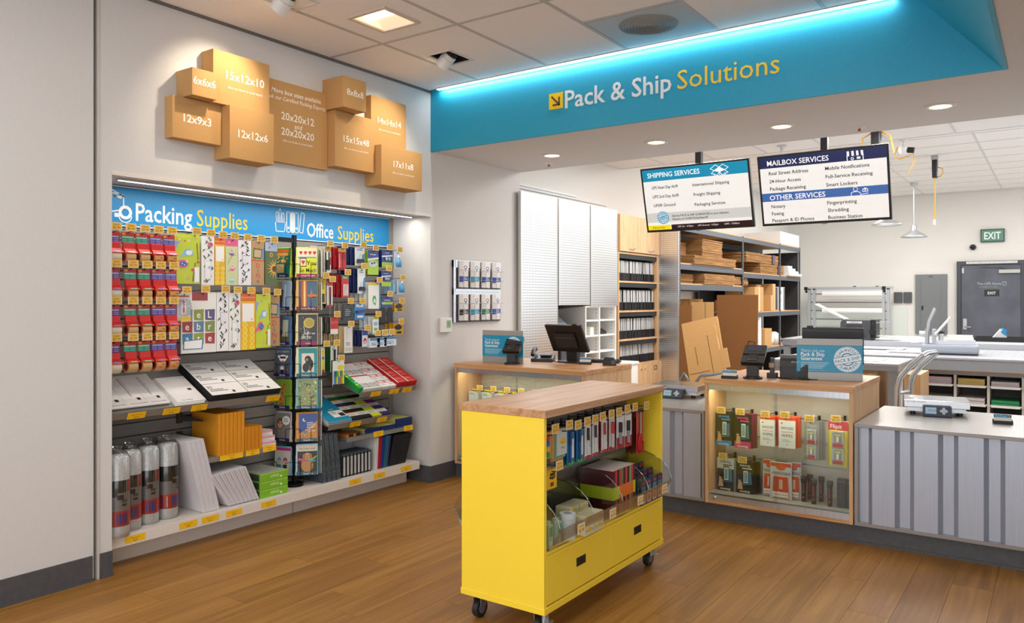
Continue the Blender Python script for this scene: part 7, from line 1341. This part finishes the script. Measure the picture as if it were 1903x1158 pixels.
for k, (y0, c, c2) in enumerate(((12.7, '#d8d6d2', '#26262a'), (12.95, '#e6e4e0', '#3a3a3e'))):
    pkg('white_carton', ('left', 'right')[k] + ' white box with black print on the lower rack shelf', 'box', (0.22, y0, 1.253), 0.24 + 0.14 * k, 0.385, 0.4, c, [('r', 0.5 if k == 0 else 0.82, 0.02, 0.98, 0.98, c2), ('r', 0.2, 0.7, 0.5, 0.85, c2), ('l', 0.12, 0.6, 0.5, 0.05, 4, '#77777a')], H90, 'white printed boxes', part='carton')
t = thing('paper_roll', 'standing white paper roll on the low rack shelf', 'paper roll', (0.22, 11.85, 0.70)); G().cyl((0, 0, 0), (0, 0, 0.52), 0.07, 16).build('roll', WRAPM, t); G('#a98a60').cyl((0, 0, 0.52), (0, 0, 0.522), 0.03, 12).build('core', PAPER, t)
tag(G().box(0, 0, 0, 0.3, 0.35, 0.28).build('carton', KRAFT, None, (0.0, 12.0, 0.70), 0, 0.003), 'small brown carton on the low rack shelf', 'box')
for k, y in enumerate((12.56, 12.97)):
    g = G(); g.lathe([(0.0001, 0.0), (0.16, 0.0), (0.19, 0.08), (0.17, 0.16), (0.1, 0.2), (0.0001, 0.21)], 12); tag(g.build('bubble_bag', WRAPM, None, (0.08, y, 0.70)), ('left', 'right')[k] + ' pillowy bubble wrap bag on the low rack shelf', 'bubble wrap', 'bubble wrap bags on the rack')
# standing cartons before the rack
def sheet(name, lab, loc, rot, W, H, T, creases, m=KRAFT, n=1, grp='flat cartons standing by the rack'):
    t = thing(name, lab, 'cardboard', loc, 0, grp, rot)
    for k in range(n): G().box(0.006 * k, 0.001 + k * (T + 0.004), 0, W - 0.004 * k, T + k * (T + 0.004), H - 0.01 * k).build('carton_sheet', m, t)
    g = G('#6a4a2a')
    for (u0, v0, u1, v1) in creases: g.line([(u0 * W, v0 * H), (u1 * W, v1 * H)], 0.006, None, 0.0)
    if creases: g.build('crease', PAPER, t)
    return t
BROWN = mat('brown_cardboard', rough=0.85, spec=0.15, fn=noisy('#7d5431', '#8d6039', 150, 3, 0.08))
sheet('flat_carton', 'tall narrow brown carton standing beside the end panel', (0.325, 8.66, 0), (0, 0, 0), 0.15, 1.362, 0.012, (), BROWN, 2)
sheet('flat_carton', 'large dark brown cardboard sheet standing behind the others', (0.56, 9.2, 0.0), (R(-2), 0, 0), 0.505, 1.485, 0.012, (), BROWN, 2)
sheet('flat_carton', 'light carton with a centre crease under the rack shelf', (0.325, 9.0, 0.0), (R(-3), 0, R(16)), 0.27, 1.4, 0.01, ((0.62, 0.8, 0.62, 1.0),), KRAFT, 3)
sheet('flat_carton', 'rear light carton just below the rack shelf', (-0.05, 9.45, 0.537), (R(-3), 0, R(20)), 0.33, 0.9, 0.01, ((0.45, 0.8, 0.45, 1.0),), KRAFT, 2)
sheet('flat_carton', 'leaning light carton with notched top, second in the stack', (0.80, 7.975, 0.105), (R(-10), R(-13), 0), 0.42, 1.095, 0.012, ((0.5, 0.6, 0.9, 0.6),), KRAFT, 3)
t = sheet('flat_carton', 'leaning light carton at the front of the stack', (0.994, 7.58, 0.105), (R(-9), R(-14), 0), 0.36, 0.925, 0.012, ((0.0, 0.61, 0.62, 0.61), (0.3, 0.7, 0.3, 0.9), (0.42, 0.35, 0.42, 0.58), (0.72, 0.5, 0.72, 1.0)), KRAFT, 4)
G().box(0.2, 0.002, 0.926, 0.36, 0.013, 1.02).build('flap', KRAFT, t); G().box(0.361, 0.002, 0.56, 0.44, 0.013, 0.76).build('flap', KRAFT, t)
t = thing('carton_trolley', 'grey tubular trolley holding the leaning cartons', 'trolley', (0.95, 7.5, 0)); T_ = '#7d868e'
G(T_).tube([(-0.1, -0.05, 0.1), (-0.1, -0.05, 0.62), (-0.06, -0.05, 0.68), (-0.02, -0.05, 0.62), (-0.02, -0.05, 0.1)], 0.016, 10).build('end_hoop', METAL, t); G(T_).tube([(0.06, -0.02, 0.1), (0.06, -0.02, 0.6), (0.1, -0.02, 0.66), (0.5, -0.02, 0.72), (0.55, -0.02, 0.66), (0.55, -0.02, 0.1)], 0.016, 10).build('side_hoop', METAL, t); G('#55585c').box(-0.1, -0.05, 0.06, 0.62, 0.62, 0.1).build('platform', METAL, t)
for x, y in ((-0.06, 0.0), (0.5, 0.0), (-0.06, 0.45), (0.5, 0.45)): G('#1c1c1f').cyl((x - 0.015, y, 0.035), (x + 0.015, y, 0.035), 0.035, 14).build('caster', PLAST, t)
# ---------------------------------------------------------------- far wall: door, signs, boxes
DOORM = mat('slate_door_paint', rough=0.5, fn=noisy('#464a54', '#5d626d', 2.4, 5, 0.05, 0.001))
t = struct(thing('door_1', 'dark slate exit door in the far wall', 'door', (2.57, 15.93, 0)))
G().box(0, 0, 0.005, 0.89, 0.045, 2.04).build('door_leaf', DOORM, t)
fr = mat('door_frame_paint', '#3c3f47', 0.5)
G().box(-0.07, -0.03, 0, -0.004, 0.068, 2.11).build('frame_jamb', fr, t); G().box(0.894, -0.03, 0, 0.96, 0.068, 2.11).build('frame_jamb', fr, t); G().box(-0.004, -0.03, 2.044, 0.894, 0.068, 2.11).build('frame_head', fr, t)
G('#dedcd8').box(0.08, -0.034, 2.062, 0.84, -0.031, 2.1).text('THIS DOOR TO REMAIN UNLOCKED WHEN THE BUILDING IS OCCUPIED', 0.46, 2.072, 0.03, '#4a4a4c', -0.0345, al='c', maxw=0.74).build('notice_strip', PAPER, t)
G('#a9a5a0').box(0.57, -0.045, 1.89, 0.88, 0.0, 1.95).build('door_closer', METAL, t); G('#6a6a6c').tube([(0.3, -0.05, 2.02), (0.62, -0.03, 1.99), (0.66, -0.02, 1.96)], 0.008, 6).build('closer_arm', METAL, t)
h = G('#c6c8ca').box(0.025, -0.012, 0.9, 0.085, 0.0, 1.09).build('lock_plate', METAL, t, bevel=0.004); G('#c6c8ca').tube([(0.055, -0.012, 0.95), (0.055, -0.05, 0.95), (0.15, -0.05, 0.945)], 0.011, 8).build('door_handle', METAL, t)
G('#c9c6c2').box(0.01, -0.006, 1.9, 0.04, 0, 1.99).build('alarm_contact', PLAST, t)
g = G('#a7aab0'); g.text('The UPS Store', 0.24, 1.69, 0.058, None, -0.002, w=0.36, bold=0.012); g.text('Store & Business Services', 0.27, 1.645, 0.026, None, -0.002, maxw=0.3); g.build('lettering', PAPER, t)
g = G('#9a9da3'); g.line([(0.62, 1.74), (0.62, 1.69), (0.648, 1.67), (0.676, 1.69), (0.676, 1.74), (0.62, 1.74)], 0.008, None, -0.002); g.line([(0.62, 1.725), (0.676, 1.735)], 0.008, None, -0.0022); g.text('ups', 0.648, 1.69, 0.03, None, -0.0024, al='c', maxw=0.046); g.build('shield_emblem', PAPER, t)
G('#1d1d1f').box(0.35, -0.004, 1.49, 0.575, 0, 1.605).text('EXIT', 0.4625, 1.522, 0.066, '#e2e2e0', -0.005, al='c', bold=0.012, w=0.12).build('exit_plate', PLAST, t)
t = thing('exit_sign', 'green EXIT sign on the far wall above the door', 'sign', (2.865, 15.99, 2.44))
G('#26282a').box(0, -0.05, 0, 0.355, 0, 0.225).build('case', PLAST, t); G('#3c6a58').box(0.014, -0.053, 0.016, 0.341, -0.05, 0.209).build('green_face', mat('exit_green', '#4c7a68', 0.4, emit='#3c6a58', es=0.25), t); G('#e4ece6').text('EXIT', 0.178, 0.05, 0.175, None, -0.0545, al='c', w=0.25, bold=0.02).build('lettering', PAPER, t)
t = thing('dome_camera', 'small black camera on the far wall beside the exit sign', 'camera', (2.745, 15.99, 2.36)); G('#141416').cyl((0, 0, 0), (0, -0.03, 0), 0.05, 16).build('mount', PLAST, t); G('#0f0f11').lathe([(0.0001, -0.05), (0.03, -0.045), (0.048, -0.02), (0.05, 0.0)], 16).build('dome', GLOSS, t, (0, -0.05, 0.01))
t = thing('electrical_panel', 'grey electrical panel cover on the far wall', 'electrical panel', (1.83, 15.99, 0.80)); gp = mat('panel_grey', '#74777a', 0.5, 0.2)
G().box(0, -0.03, 0, 0.515, 0, 1.09).build('cover', gp, t); d = G().box(0.1, -0.04, 0.08, 0.41, -0.03, 1.02).build('panel_door', gp, t); G('#17171a').box(0.105, -0.045, 0.44, 0.135, -0.04, 0.52).build('latch', PLAST, d); G('#5c5f62').box(0.22, -0.032, 1.035, 0.29, -0.03, 1.065).build('name_plate', METAL, t)
for k, x in enumerate((1.475, 1.635)):
    t = thing('wall_box', ('left', 'right')[k] + ' small dark grey speaker box on the far wall', 'wall box', (x, 15.99, 1.37), 0, 'dark grey wall boxes'); G('#4a4c50').box(0, -0.05, 0, 0.14, 0, 0.2).build('case', PLAST, t, bevel=0.01); G('#5a5c60').box(0.05, -0.053, 0.012, 0.13, -0.05, 0.03).build('badge', PLAST, t)
tag(G('#d5d9d3').box(0, -0.015, 0, 1.9, 0, 0.75).build('wall_board', mat('pale_board', '#d3d8d2', 0.35), None, (-0.2, 15.99, 0.52)), 'pale whiteboard panel low on the far wall', 'board')
# roll stand by the far wall
t = thing('roll_stand', 'grey frame stand holding white paper rolls before the far wall', 'roll stand', (0.0, 15.6, 0)); AL2 = '#a9adb2'
for x in (0.05, 0.14, 1.36, 1.44): G(AL2).box(x - 0.025, -0.03, 0, x + 0.025, 0.03, 1.64).build('post', PLAST, t)
G(AL2).box(-0.02, -0.03, 1.62, 1.52, 0.03, 1.67).build('top_rail', PLAST, t)
for k in range(7): G('#77797c').cyl((0.05, 0, 1.54 - 0.16 * k), (1.44, 0, 1.54 - 0.16 * k), 0.009, 8).build('rod', METAL, t)
for x in (-0.01, 1.37): G('#151517').box(x - 0.03, -0.045, 1.61, x + 0.03, -0.028, 1.675).cyl((x + 0.01, -0.05, 1.585), (x + 0.01, -0.03, 1.585), 0.024, 12).build('clamp', PLAST, t)
for x in (0.86, 1.25): G('#26262a').box(x - 0.025, -0.02, 1.67, x + 0.025, 0.02, 1.685).build('rod_clip', PLAST, t)
for k, z in enumerate((1.54, 1.22)):
    r_ = thing('paper_roll', ('upper', 'lower')[k] + ' white paper roll on the grey stand', 'paper roll', (0.29, 15.6, z), 0, 'white rolls on the stand'); G('#eeedec').cyl((0, 0, 0), (1.05, 0, 0), 0.055, 20).build('roll', PAPER, r_); G('#b9a58a').cyl((1.05, 0, 0), (1.053, 0, 0), 0.028, 14).build('core', PAPER, r_)
# ---------------------------------------------------------------- work tables
GT = mat('grey_table_laminate', rough=0.4, fn=noisy('#94969b', '#a0a2a7', 60, 3, 0.02)); GE = mat('grey_table_edge', '#8a8c90', 0.45)
def table(lab, x0, x1, y0, y1, z, th, legs=True):
    t = thing('work_table', lab, 'table', (x0, y0, 0), 0, 'grey work tables'); W, D = x1 - x0, y1 - y0
    G().box(0, 0, z - 0.022, W, D, z).build('table_top', GT, t, bevel=0.004); G().box(0.004, 0.004, z - th, W - 0.004, D - 0.004, z - 0.0225).build('apron', GE, t)
    if legs:
        for x in (0.05, W - 0.05):
            for y in (0.06, D - 0.06): G().box(x - 0.035, y - 0.035, 0, x + 0.035, y + 0.035, z - th - 0.001).build('leg', GE, t)
    return t
table('grey work table nearest the counter', 1.9, 2.935, 6.955, 7.75, 0.90, 0.06)
wt = table('long grey work table with paper pigeonholes beneath', 1.9, 5.2, 7.9, 9.4, 0.91, 0.115, False)
fb = table('long grey bench in front of the far door', 1.2, 5.2, 9.75, 11.4, 0.95, 0.08)
g = G('#aeb6c4')
for k in range(26): g.box(1.55 + 0.06 * k, 0.2, 0.9101, 1.554 + 0.06 * k, 1.3, 0.9106)
for k in range(16): g.box(1.5, 0.2 + 0.07 * k, 0.9102, 3.15, 0.204 + 0.07 * k, 0.9107)
o = g.build('cutting_grid', PAPER, wt); o['kind'] = 'stuff'
G('#b0b4ba').box(0, 1.48, 0.911, 3.3, 1.5, 0.96).build('rear_upstand', PLAST, wt)
for k, (x, y, w_, h_, a) in enumerate(((2.1, 8.1, 0.55, 0.4, 4), (2.55, 8.35, 0.42, 0.3, -8), (2.2, 8.7, 0.5, 0.36, 2))): tag(G('#f0efee').box(0, 0, 0, w_, h_, 0.003).build('paper_sheet', PAPER, None, (x, y, 0.912 + 0.0035 * k), R(a)), f'white paper sheet on the long work table, {("nearest", "middle", "farthest")[k]}', 'paper', 'white sheets on the work table')
tag(G('#f0efee').box(0, 0, 0, 0.6, 0.4, 0.003).build('paper_sheet', PAPER, None, (2.15, 7.15, 0.902), R(-3)), 'white paper sheet on the near work table', 'paper')
# pigeonhole under the long table
t = thing('paper_pigeonholes', 'grey pigeonholes of coloured paper under the long table', 'shelf unit', (2.97, 7.98, 0)); PGM = mat('putty_melamine', '#cfc8bf', 0.5)
G().box(-0.02, -0.01, 0.775, 2.1, 0.6, 0.793).build('oak_top_edge', OAKX, t)
G().box(0, 0, 0.752, 2.08, 0.6, 0.775).build('top_board', GE, t); G().box(0.0, 0.5, 0.05, 2.08, 0.52, 0.752).build('back_board', mat('dark_back', '#8d8b8a', 0.6), t)
for k in range(9): G().box(0.255 * k, 0, 0.0, 0.255 * k + 0.02, 0.5, 0.752).build('divider', PGM, t)
for k in range(8):
    for j, z in enumerate((0.16, 0.325, 0.49, 0.655)):
        if k < 8: G().box(0.255 * k + 0.02, -0.012, z, 0.255 * (k + 1), 0.5, z + 0.012).build('shelf', PGM, t); G('#eeeae4').box(0.255 * k + 0.03, -0.0135, z - 0.008, 0.255 * (k + 1) - 0.01, -0.012, z + 0.012).build('shelf_label', PAPER, t)
pc = {(0, 3): ('#d8c4c6', 'pink white', 0.06), (1, 3): ('#d8bc72', 'buff yellow', 0.055), (2, 3): ('#d6cdd0', 'lilac white', 0.04), (3, 3): ('#cfd6d2', 'mint', 0.04), (0, 2): ('#d9cfd0', 'pale pink', 0.05), (1, 2): ('#d6ccce', 'pale lilac', 0.05), (2, 2): ('#3f9a68', 'green', 0.04), (3, 2): ('#46a06e', 'bright green', 0.04), (0, 1): ('#dcd4cc', 'ivory', 0.05), (1, 1): ('#d8d2cc', 'cream', 0.05), (2, 1): ('#cfc8c4', 'grey white', 0.04)}
for (k, j), (c, nm, hh) in pc.items():
    z = (0.16, 0.325, 0.49, 0.655)[j] + 0.0125; p = thing('paper_stack', f'{nm} paper stack in the pigeonholes under the long table', 'paper', (2.97 + 0.255 * k + 0.03, 7.985, z), 0, 'paper stacks in the pigeonholes')
    n = 5
    for q in range(n): G(c).box(0.002 * (q % 2), 0.004 * (q % 3), hh * q / n, 0.205 + 0.002 * (q % 3), 0.3, hh * (q + 0.93) / n).build('ream_layer', PAPER, p)
t = thing('oak_cabinet', 'oak drawer cabinet end under the work table', 'cabinet', (2.12, 7.9, 0)); G().box(0, 0, 0, 0.82, 0.55, 0.79).build('body', OAKV, t)
for k in range(3): G().box(0.1 + 0.0, -0.02, 0.05 + 0.245 * k, 0.815, 0.0, 0.285 + 0.245 * k).build('drawer_front', OAKV, t)
t = thing('oak_cabinet', 'oak cabinet under the near work table', 'cabinet', (2.0, 7.05, 0)); G().box(0, 0, 0, 0.76, 0.55, 0.83).build('body', OAKV, t); G().box(0.01, -0.02, 0.05, 0.375, 0.0, 0.81).build('cabinet_door', OAKV, t); G().box(0.385, -0.02, 0.05, 0.75, 0.0, 0.81).build('cabinet_door', OAKV, t)
# guillotine cutter
t = thing('paper_cutter', 'grey stack paper cutter with raised lever on the long table', 'paper cutter', (2.93, 8.22, 0.911), R(4)); t.scale = (1.05, 1.1, 1.55); CG = '#9aa0ac'
G(CG).box(0, 0, 0.006, 0.45, 0.3, 0.06).build('base', PLAST, t, bevel=0.015); G('#26262a').box(0.01, 0.004, 0, 0.44, 0.29, 0.006).build('foot_strip', PLAST, t)
G('#c6cad2').box(0.09, 0.06, 0.061, 0.42, 0.25, 0.085).build('bed', PLAST, t); G('#e9e6de').box(0.2, 0.08, 0.086, 0.4, 0.24, 0.115).build('paper_guide', PAPER, t)
G('#aeb3bb').box(0.03, 0.05, 0.061, 0.055, 0.26, 0.15).box(0.085, 0.05, 0.061, 0.11, 0.26, 0.15).build('clamp_frame', METAL, t); G('#c9cdd3').tube([(0.045, 0.04, 0.12), (0.06, 0.04, 0.2), (0.11, 0.04, 0.28)], 0.013, 8).build('lever', METAL, t); G('#e6e4e0').tube([(0.11, 0.05, 0.12), (0.23, 0.05, 0.225)], 0.009, 8).build('side_handle', PLAST, t)
G('#dcdedf').cyl((0.155, 0.1, 0.086), (0.155, 0.1, 0.125), 0.02, 12).build('clamp_screw', METAL, t); G('#26262a').cyl((0.155, 0.1, 0.125), (0.155, 0.1, 0.14), 0.032, 12).build('clamp_wheel', PLAST, t); G('#cfd3d8').cyl((-0.02, 0.12, 0.12), (0.03, 0.12, 0.12), 0.02, 12).build('knob', METAL, t); G('#c6c8ca').tube([(-0.08, 0.05, 0.065), (0.0, 0.06, 0.07)], 0.007, 6).build('gauge_rod', METAL, t)
# folding machine
t = thing('folding_machine', 'dark grey paper folding machine with wire trays on the far bench', 'folding machine', (1.86, 9.85, 0.951)); FM = '#4a4d54'
G(FM).prism([(0.0, 0.0), (0.33, 0.0), (0.33, 0.235), (0.02, 0.235), (0.0, 0.2)], 'y', 0, 0.3).build('body', PLAST, t, bevel=0.008); G('#dcdcda').box(0.07, -0.002, 0.195, 0.24, 0, 0.22).text('PAPERFOLD', 0.155, 0.2, 0.018, '#3a3c44', -0.003, al='c').build('name_plate', PAPER, t); G('#3a3c42').prism([(0.05, 0.03), (0.29, 0.03), (0.24, 0.18), (0.07, 0.18)], 'y', -0.003, 0.0).build('front_panel', PLAST, t)
G('#1c1d20').box(0.33, 0.03, 0.02, 0.385, 0.27, 0.24).build('exit_unit', PLAST, t); G('#151517').cyl((0.36, -0.02, 0.1), (0.36, 0.03, 0.1), 0.04, 16).build('knob', PLAST, t)
g = G('#e4e4e2'); 
for y in (0.04, 0.12, 0.2): g.tube([(0.04, y, 0.24), (-0.3, y, 0.42)], 0.008, 6)
o = g.build('feed_tray', PLAST, t); G('#d8d8d6').prism([(0.04, 0.235), (-0.16, 0.335), (-0.16, 0.345), (0.05, 0.245)], 'y', 0.03, 0.22).build('feed_plate', PLAST, t)
G('#bdbdbb').prism([(0.33, 0.19), (0.5, 0.215), (0.5, 0.222), (0.33, 0.2)], 'y', 0.05, 0.24).build('upper_tray', PLAST, t); G('#d2d2d0').prism([(0.33, 0.05), (0.62, 0.025), (0.62, 0.032), (0.33, 0.06)], 'y', 0.05, 0.24).build('lower_tray', PLAST, t); G('#e0c22a').box(0.46, 0.03, 0.055, 0.475, 0.045, 0.07).build('yellow_knob', PLAST, t)
# hand truck
t = thing('hand_truck', 'polished aluminium hand truck leaning behind the right counter', 'hand truck', (3.035, 6.25, 0))
for k, (dx, dy) in enumerate(((0.0, 0.0), (0.05, 0.22))):
    G().tube([(dx, dy, 0.05), (dx, dy, 0.78), (dx + 0.02, dy, 0.86), (dx + 0.08, dy, 0.94), (dx + 0.15, dy, 1.01), (dx + 0.17, dy, 1.03)], 0.021, 12).build('rail', ALU, t)
G().tube([(0.16, -0.005, 1.02), (0.185, 0.05, 1.04), (0.22, 0.2, 1.04), (0.22, 0.225, 1.02)], 0.019, 12).build('handle_loop', ALU, t)
for z in (0.25, 0.5, 0.74): G().tube([(0.0, 0.0, z), (0.05, 0.22, z)], 0.012, 8).build('cross_bar', ALU, t)
G('#b9bec4').box(-0.02, -0.2, 0.0, 0.07, 0.24, 0.012).build('toe_plate', METAL, t)
for dx, dy in ((0.08, -0.02), (0.12, 0.24)): G('#232326').cyl((dx, dy - 0.03, 0.1), (dx, dy + 0.03, 0.1), 0.1, 18).build('wheel', PLAST, t)
t = thing('cabinet_end', 'oak and white cabinet end with open door behind the hand truck', 'cabinet', (2.965, 7.0, 0)); G().box(0, 0, 0.05, 0.12, 0.5, 0.82).build('body', OAKV, t); G('#e6e4e0').box(-0.03, -0.05, 0.1, -0.005, 0.0, 0.82).build('door_edge', PLAST, t)
t = thing('desk_tray', 'black tray with a blue and white packet on the far bench', 'tray', (3.2, 10.3, 0.951)); G('#17171a').box(0, 0, 0, 0.5, 0.3, 0.012).box(0, 0, 0.012, 0.5, 0.01, 0.05).box(0, 0.29, 0.012, 0.5, 0.3, 0.05).build('tray', PLAST, t)
p = thing('tissue_packet', 'blue and white packet lying in the black tray', 'packet', (3.36, 10.36, 0.964), R(10)); G('#d8d6d2').prism([(0, 0), (0.16, 0.0), (0.15, 0.1), (0.1, 0.13)], 'y', 0, 0.08).build('packet', PAPER, p); G('#2f8fc4').prism([(0.1, 0.09), (0.152, 0.05), (0.155, 0.12), (0.12, 0.14)], 'y', -0.002, 0.082).build('blue_end', PAPER, p)
# ---------------------------------------------------------------- pendants, cord reels and cameras
def pendant(lab, x, y, zc, zs):
    t = thing('pendant_lamp', lab, 'lamp', (x, y, zc), 0, 'silver pendant lamps'); h = zc - zs
    G('#c6c9cc').cyl((0, 0, 0), (0, 0, -0.05), 0.055, 16).build('canopy', METAL, t); G('#b8bbbe').cyl((0, 0, -0.05), (0, 0, -h + 0.16), 0.011, 8).build('stem', METAL, t)
    G('#c3c7cb').lathe([(0.03, -h + 0.2), (0.045, -h + 0.18), (0.045, -h + 0.12), (0.075, -h + 0.09), (0.19, -h + 0.02), (0.205, -h), (0.2, -h - 0.002), (0.18, -h + 0.018), (0.0001, -h + 0.08)], 28).build('shade', METAL, t)
    G().lathe([(0.0001, -h + 0.02), (0.05, -h + 0.03), (0.06, -h + 0.05), (0.03, -h + 0.08)], 16).build('bulb', mat('lit_bulb', '#ffffff', emit='#ffe6b8', es=5), t)
    l = bpy.data.lights.new('pendant_light', 'POINT'); l.energy = 6; l.shadow_soft_size = 0.05; l.color = (1, 0.9, 0.75); lo = bpy.data.objects.new('pendant_light', l); lo.location = (0, 0, -h - 0.01); COL.objects.link(lo); lo.parent = t
pendant('silver pendant lamp in full view near the far wall', 2.036, 14.3, 3.362, 2.46)
pendant('silver pendant lamp half hidden by the right menu screen', 2.008, 12.0, 3.362, 2.475)
t = thing('cord_reel', 'black cord reel with a long yellow cable hanging from the ceiling', 'cord reel', (2.63, 11.8, 3.362)); G('#b9bcc0').box(-0.04, -0.03, -0.06, 0.04, 0.03, 0).build('bracket', METAL, t); G('#17171a').box(-0.03, -0.06, -0.3, 0.035, 0.06, -0.06).build('reel_case', PLAST, t, bevel=0.01)
G('#e0a01e').tube([(0, 0, -0.3), (0.005, 0, -0.6), (-0.004, 0, -0.86)], 0.007, 8).build('cable', PLAST, t); G('#e0a01e').tube([(0.03, 0, -0.28), (0.06, 0, -0.29), (0.1, 0, -0.24), (0.09, 0, -0.18), (0.04, 0, -0.16)], 0.007, 8).build('cable_loop', PLAST, t); G('#e6dcc0').box(-0.016, -0.012, -0.93, 0.012, 0.012, -0.86).build('plug', PLAST, t)
t = thing('cord_reel', 'black cord reel partly hidden behind the right menu screen', 'cord reel', (2.60, 7.9, 3.042)); G('#17171a').box(-0.04, -0.05, -0.24, 0.04, 0.05, 0).build('reel_case', PLAST, t, bevel=0.008); G('#e0a01e').tube([(-0.03, 0, -0.05), (-0.12, 0, -0.1), (-0.1, 0, -0.3), (-0.02, 0, -0.34)], 0.007, 8).build('cable', PLAST, t); G('#e0a01e').tube([(0.04, 0, -0.05), (0.12, 0, -0.1), (0.15, 0, -0.26)], 0.007, 8).build('cable_loop', PLAST, t)
t = thing('ceiling_camera', 'white ceiling camera with a short yellow cable', 'camera', (2.47, 10.3, 3.362)); G('#dcdcda').cyl((0, 0, 0), (0, 0, -0.04), 0.045, 16).cyl((0, 0, -0.04), (0, 0, -0.09), 0.02, 10).build('mount', PLAST, t); G('#e4e4e2').lathe([(0.0001, -0.2), (0.04, -0.185), (0.055, -0.14), (0.04, -0.1), (0.0001, -0.085)], 16).build('camera_body', PLAST, t); G('#17171a').cyl((0.05, 0, -0.15), (0.12, 0, -0.16), 0.035, 12).build('plug_head', PLAST, t); G('#e0a01e').tube([(-0.06, 0, -0.1), (-0.1, 0, -0.2), (-0.04, 0, -0.25), (0.06, 0, -0.22), (0.11, 0, -0.2), (0.12, 0, -0.32), (0.06, 0, -0.42)], 0.007, 8).build('cable', PLAST, t)
t = thing('conduit_drop', 'thin white conduit dropping from the ceiling behind the right screen', 'conduit', (1.62, 8.3, 3.042)); G('#d4d6d8').cyl((0, 0, 0), (0, 0, -0.4), 0.018, 10).build('pipe', PLAST, t); G('#d4d6d8').cyl((0, 0, 0), (0, 0, -0.012), 0.05, 14).build('flange', PLAST, t)
t = thing('ceiling_sensor', 'tiny white sensor box on the ceiling right of the screens', 'sensor', (2.5, 12.8, 3.362)); G('#dcdcda').box(-0.03, -0.03, -0.09, 0.03, 0.03, 0).build('case', PLAST, t, bevel=0.008); G('#8a8a8a').box(-0.01, -0.031, -0.06, 0.01, -0.03, -0.03).build('lens', PLAST, t)
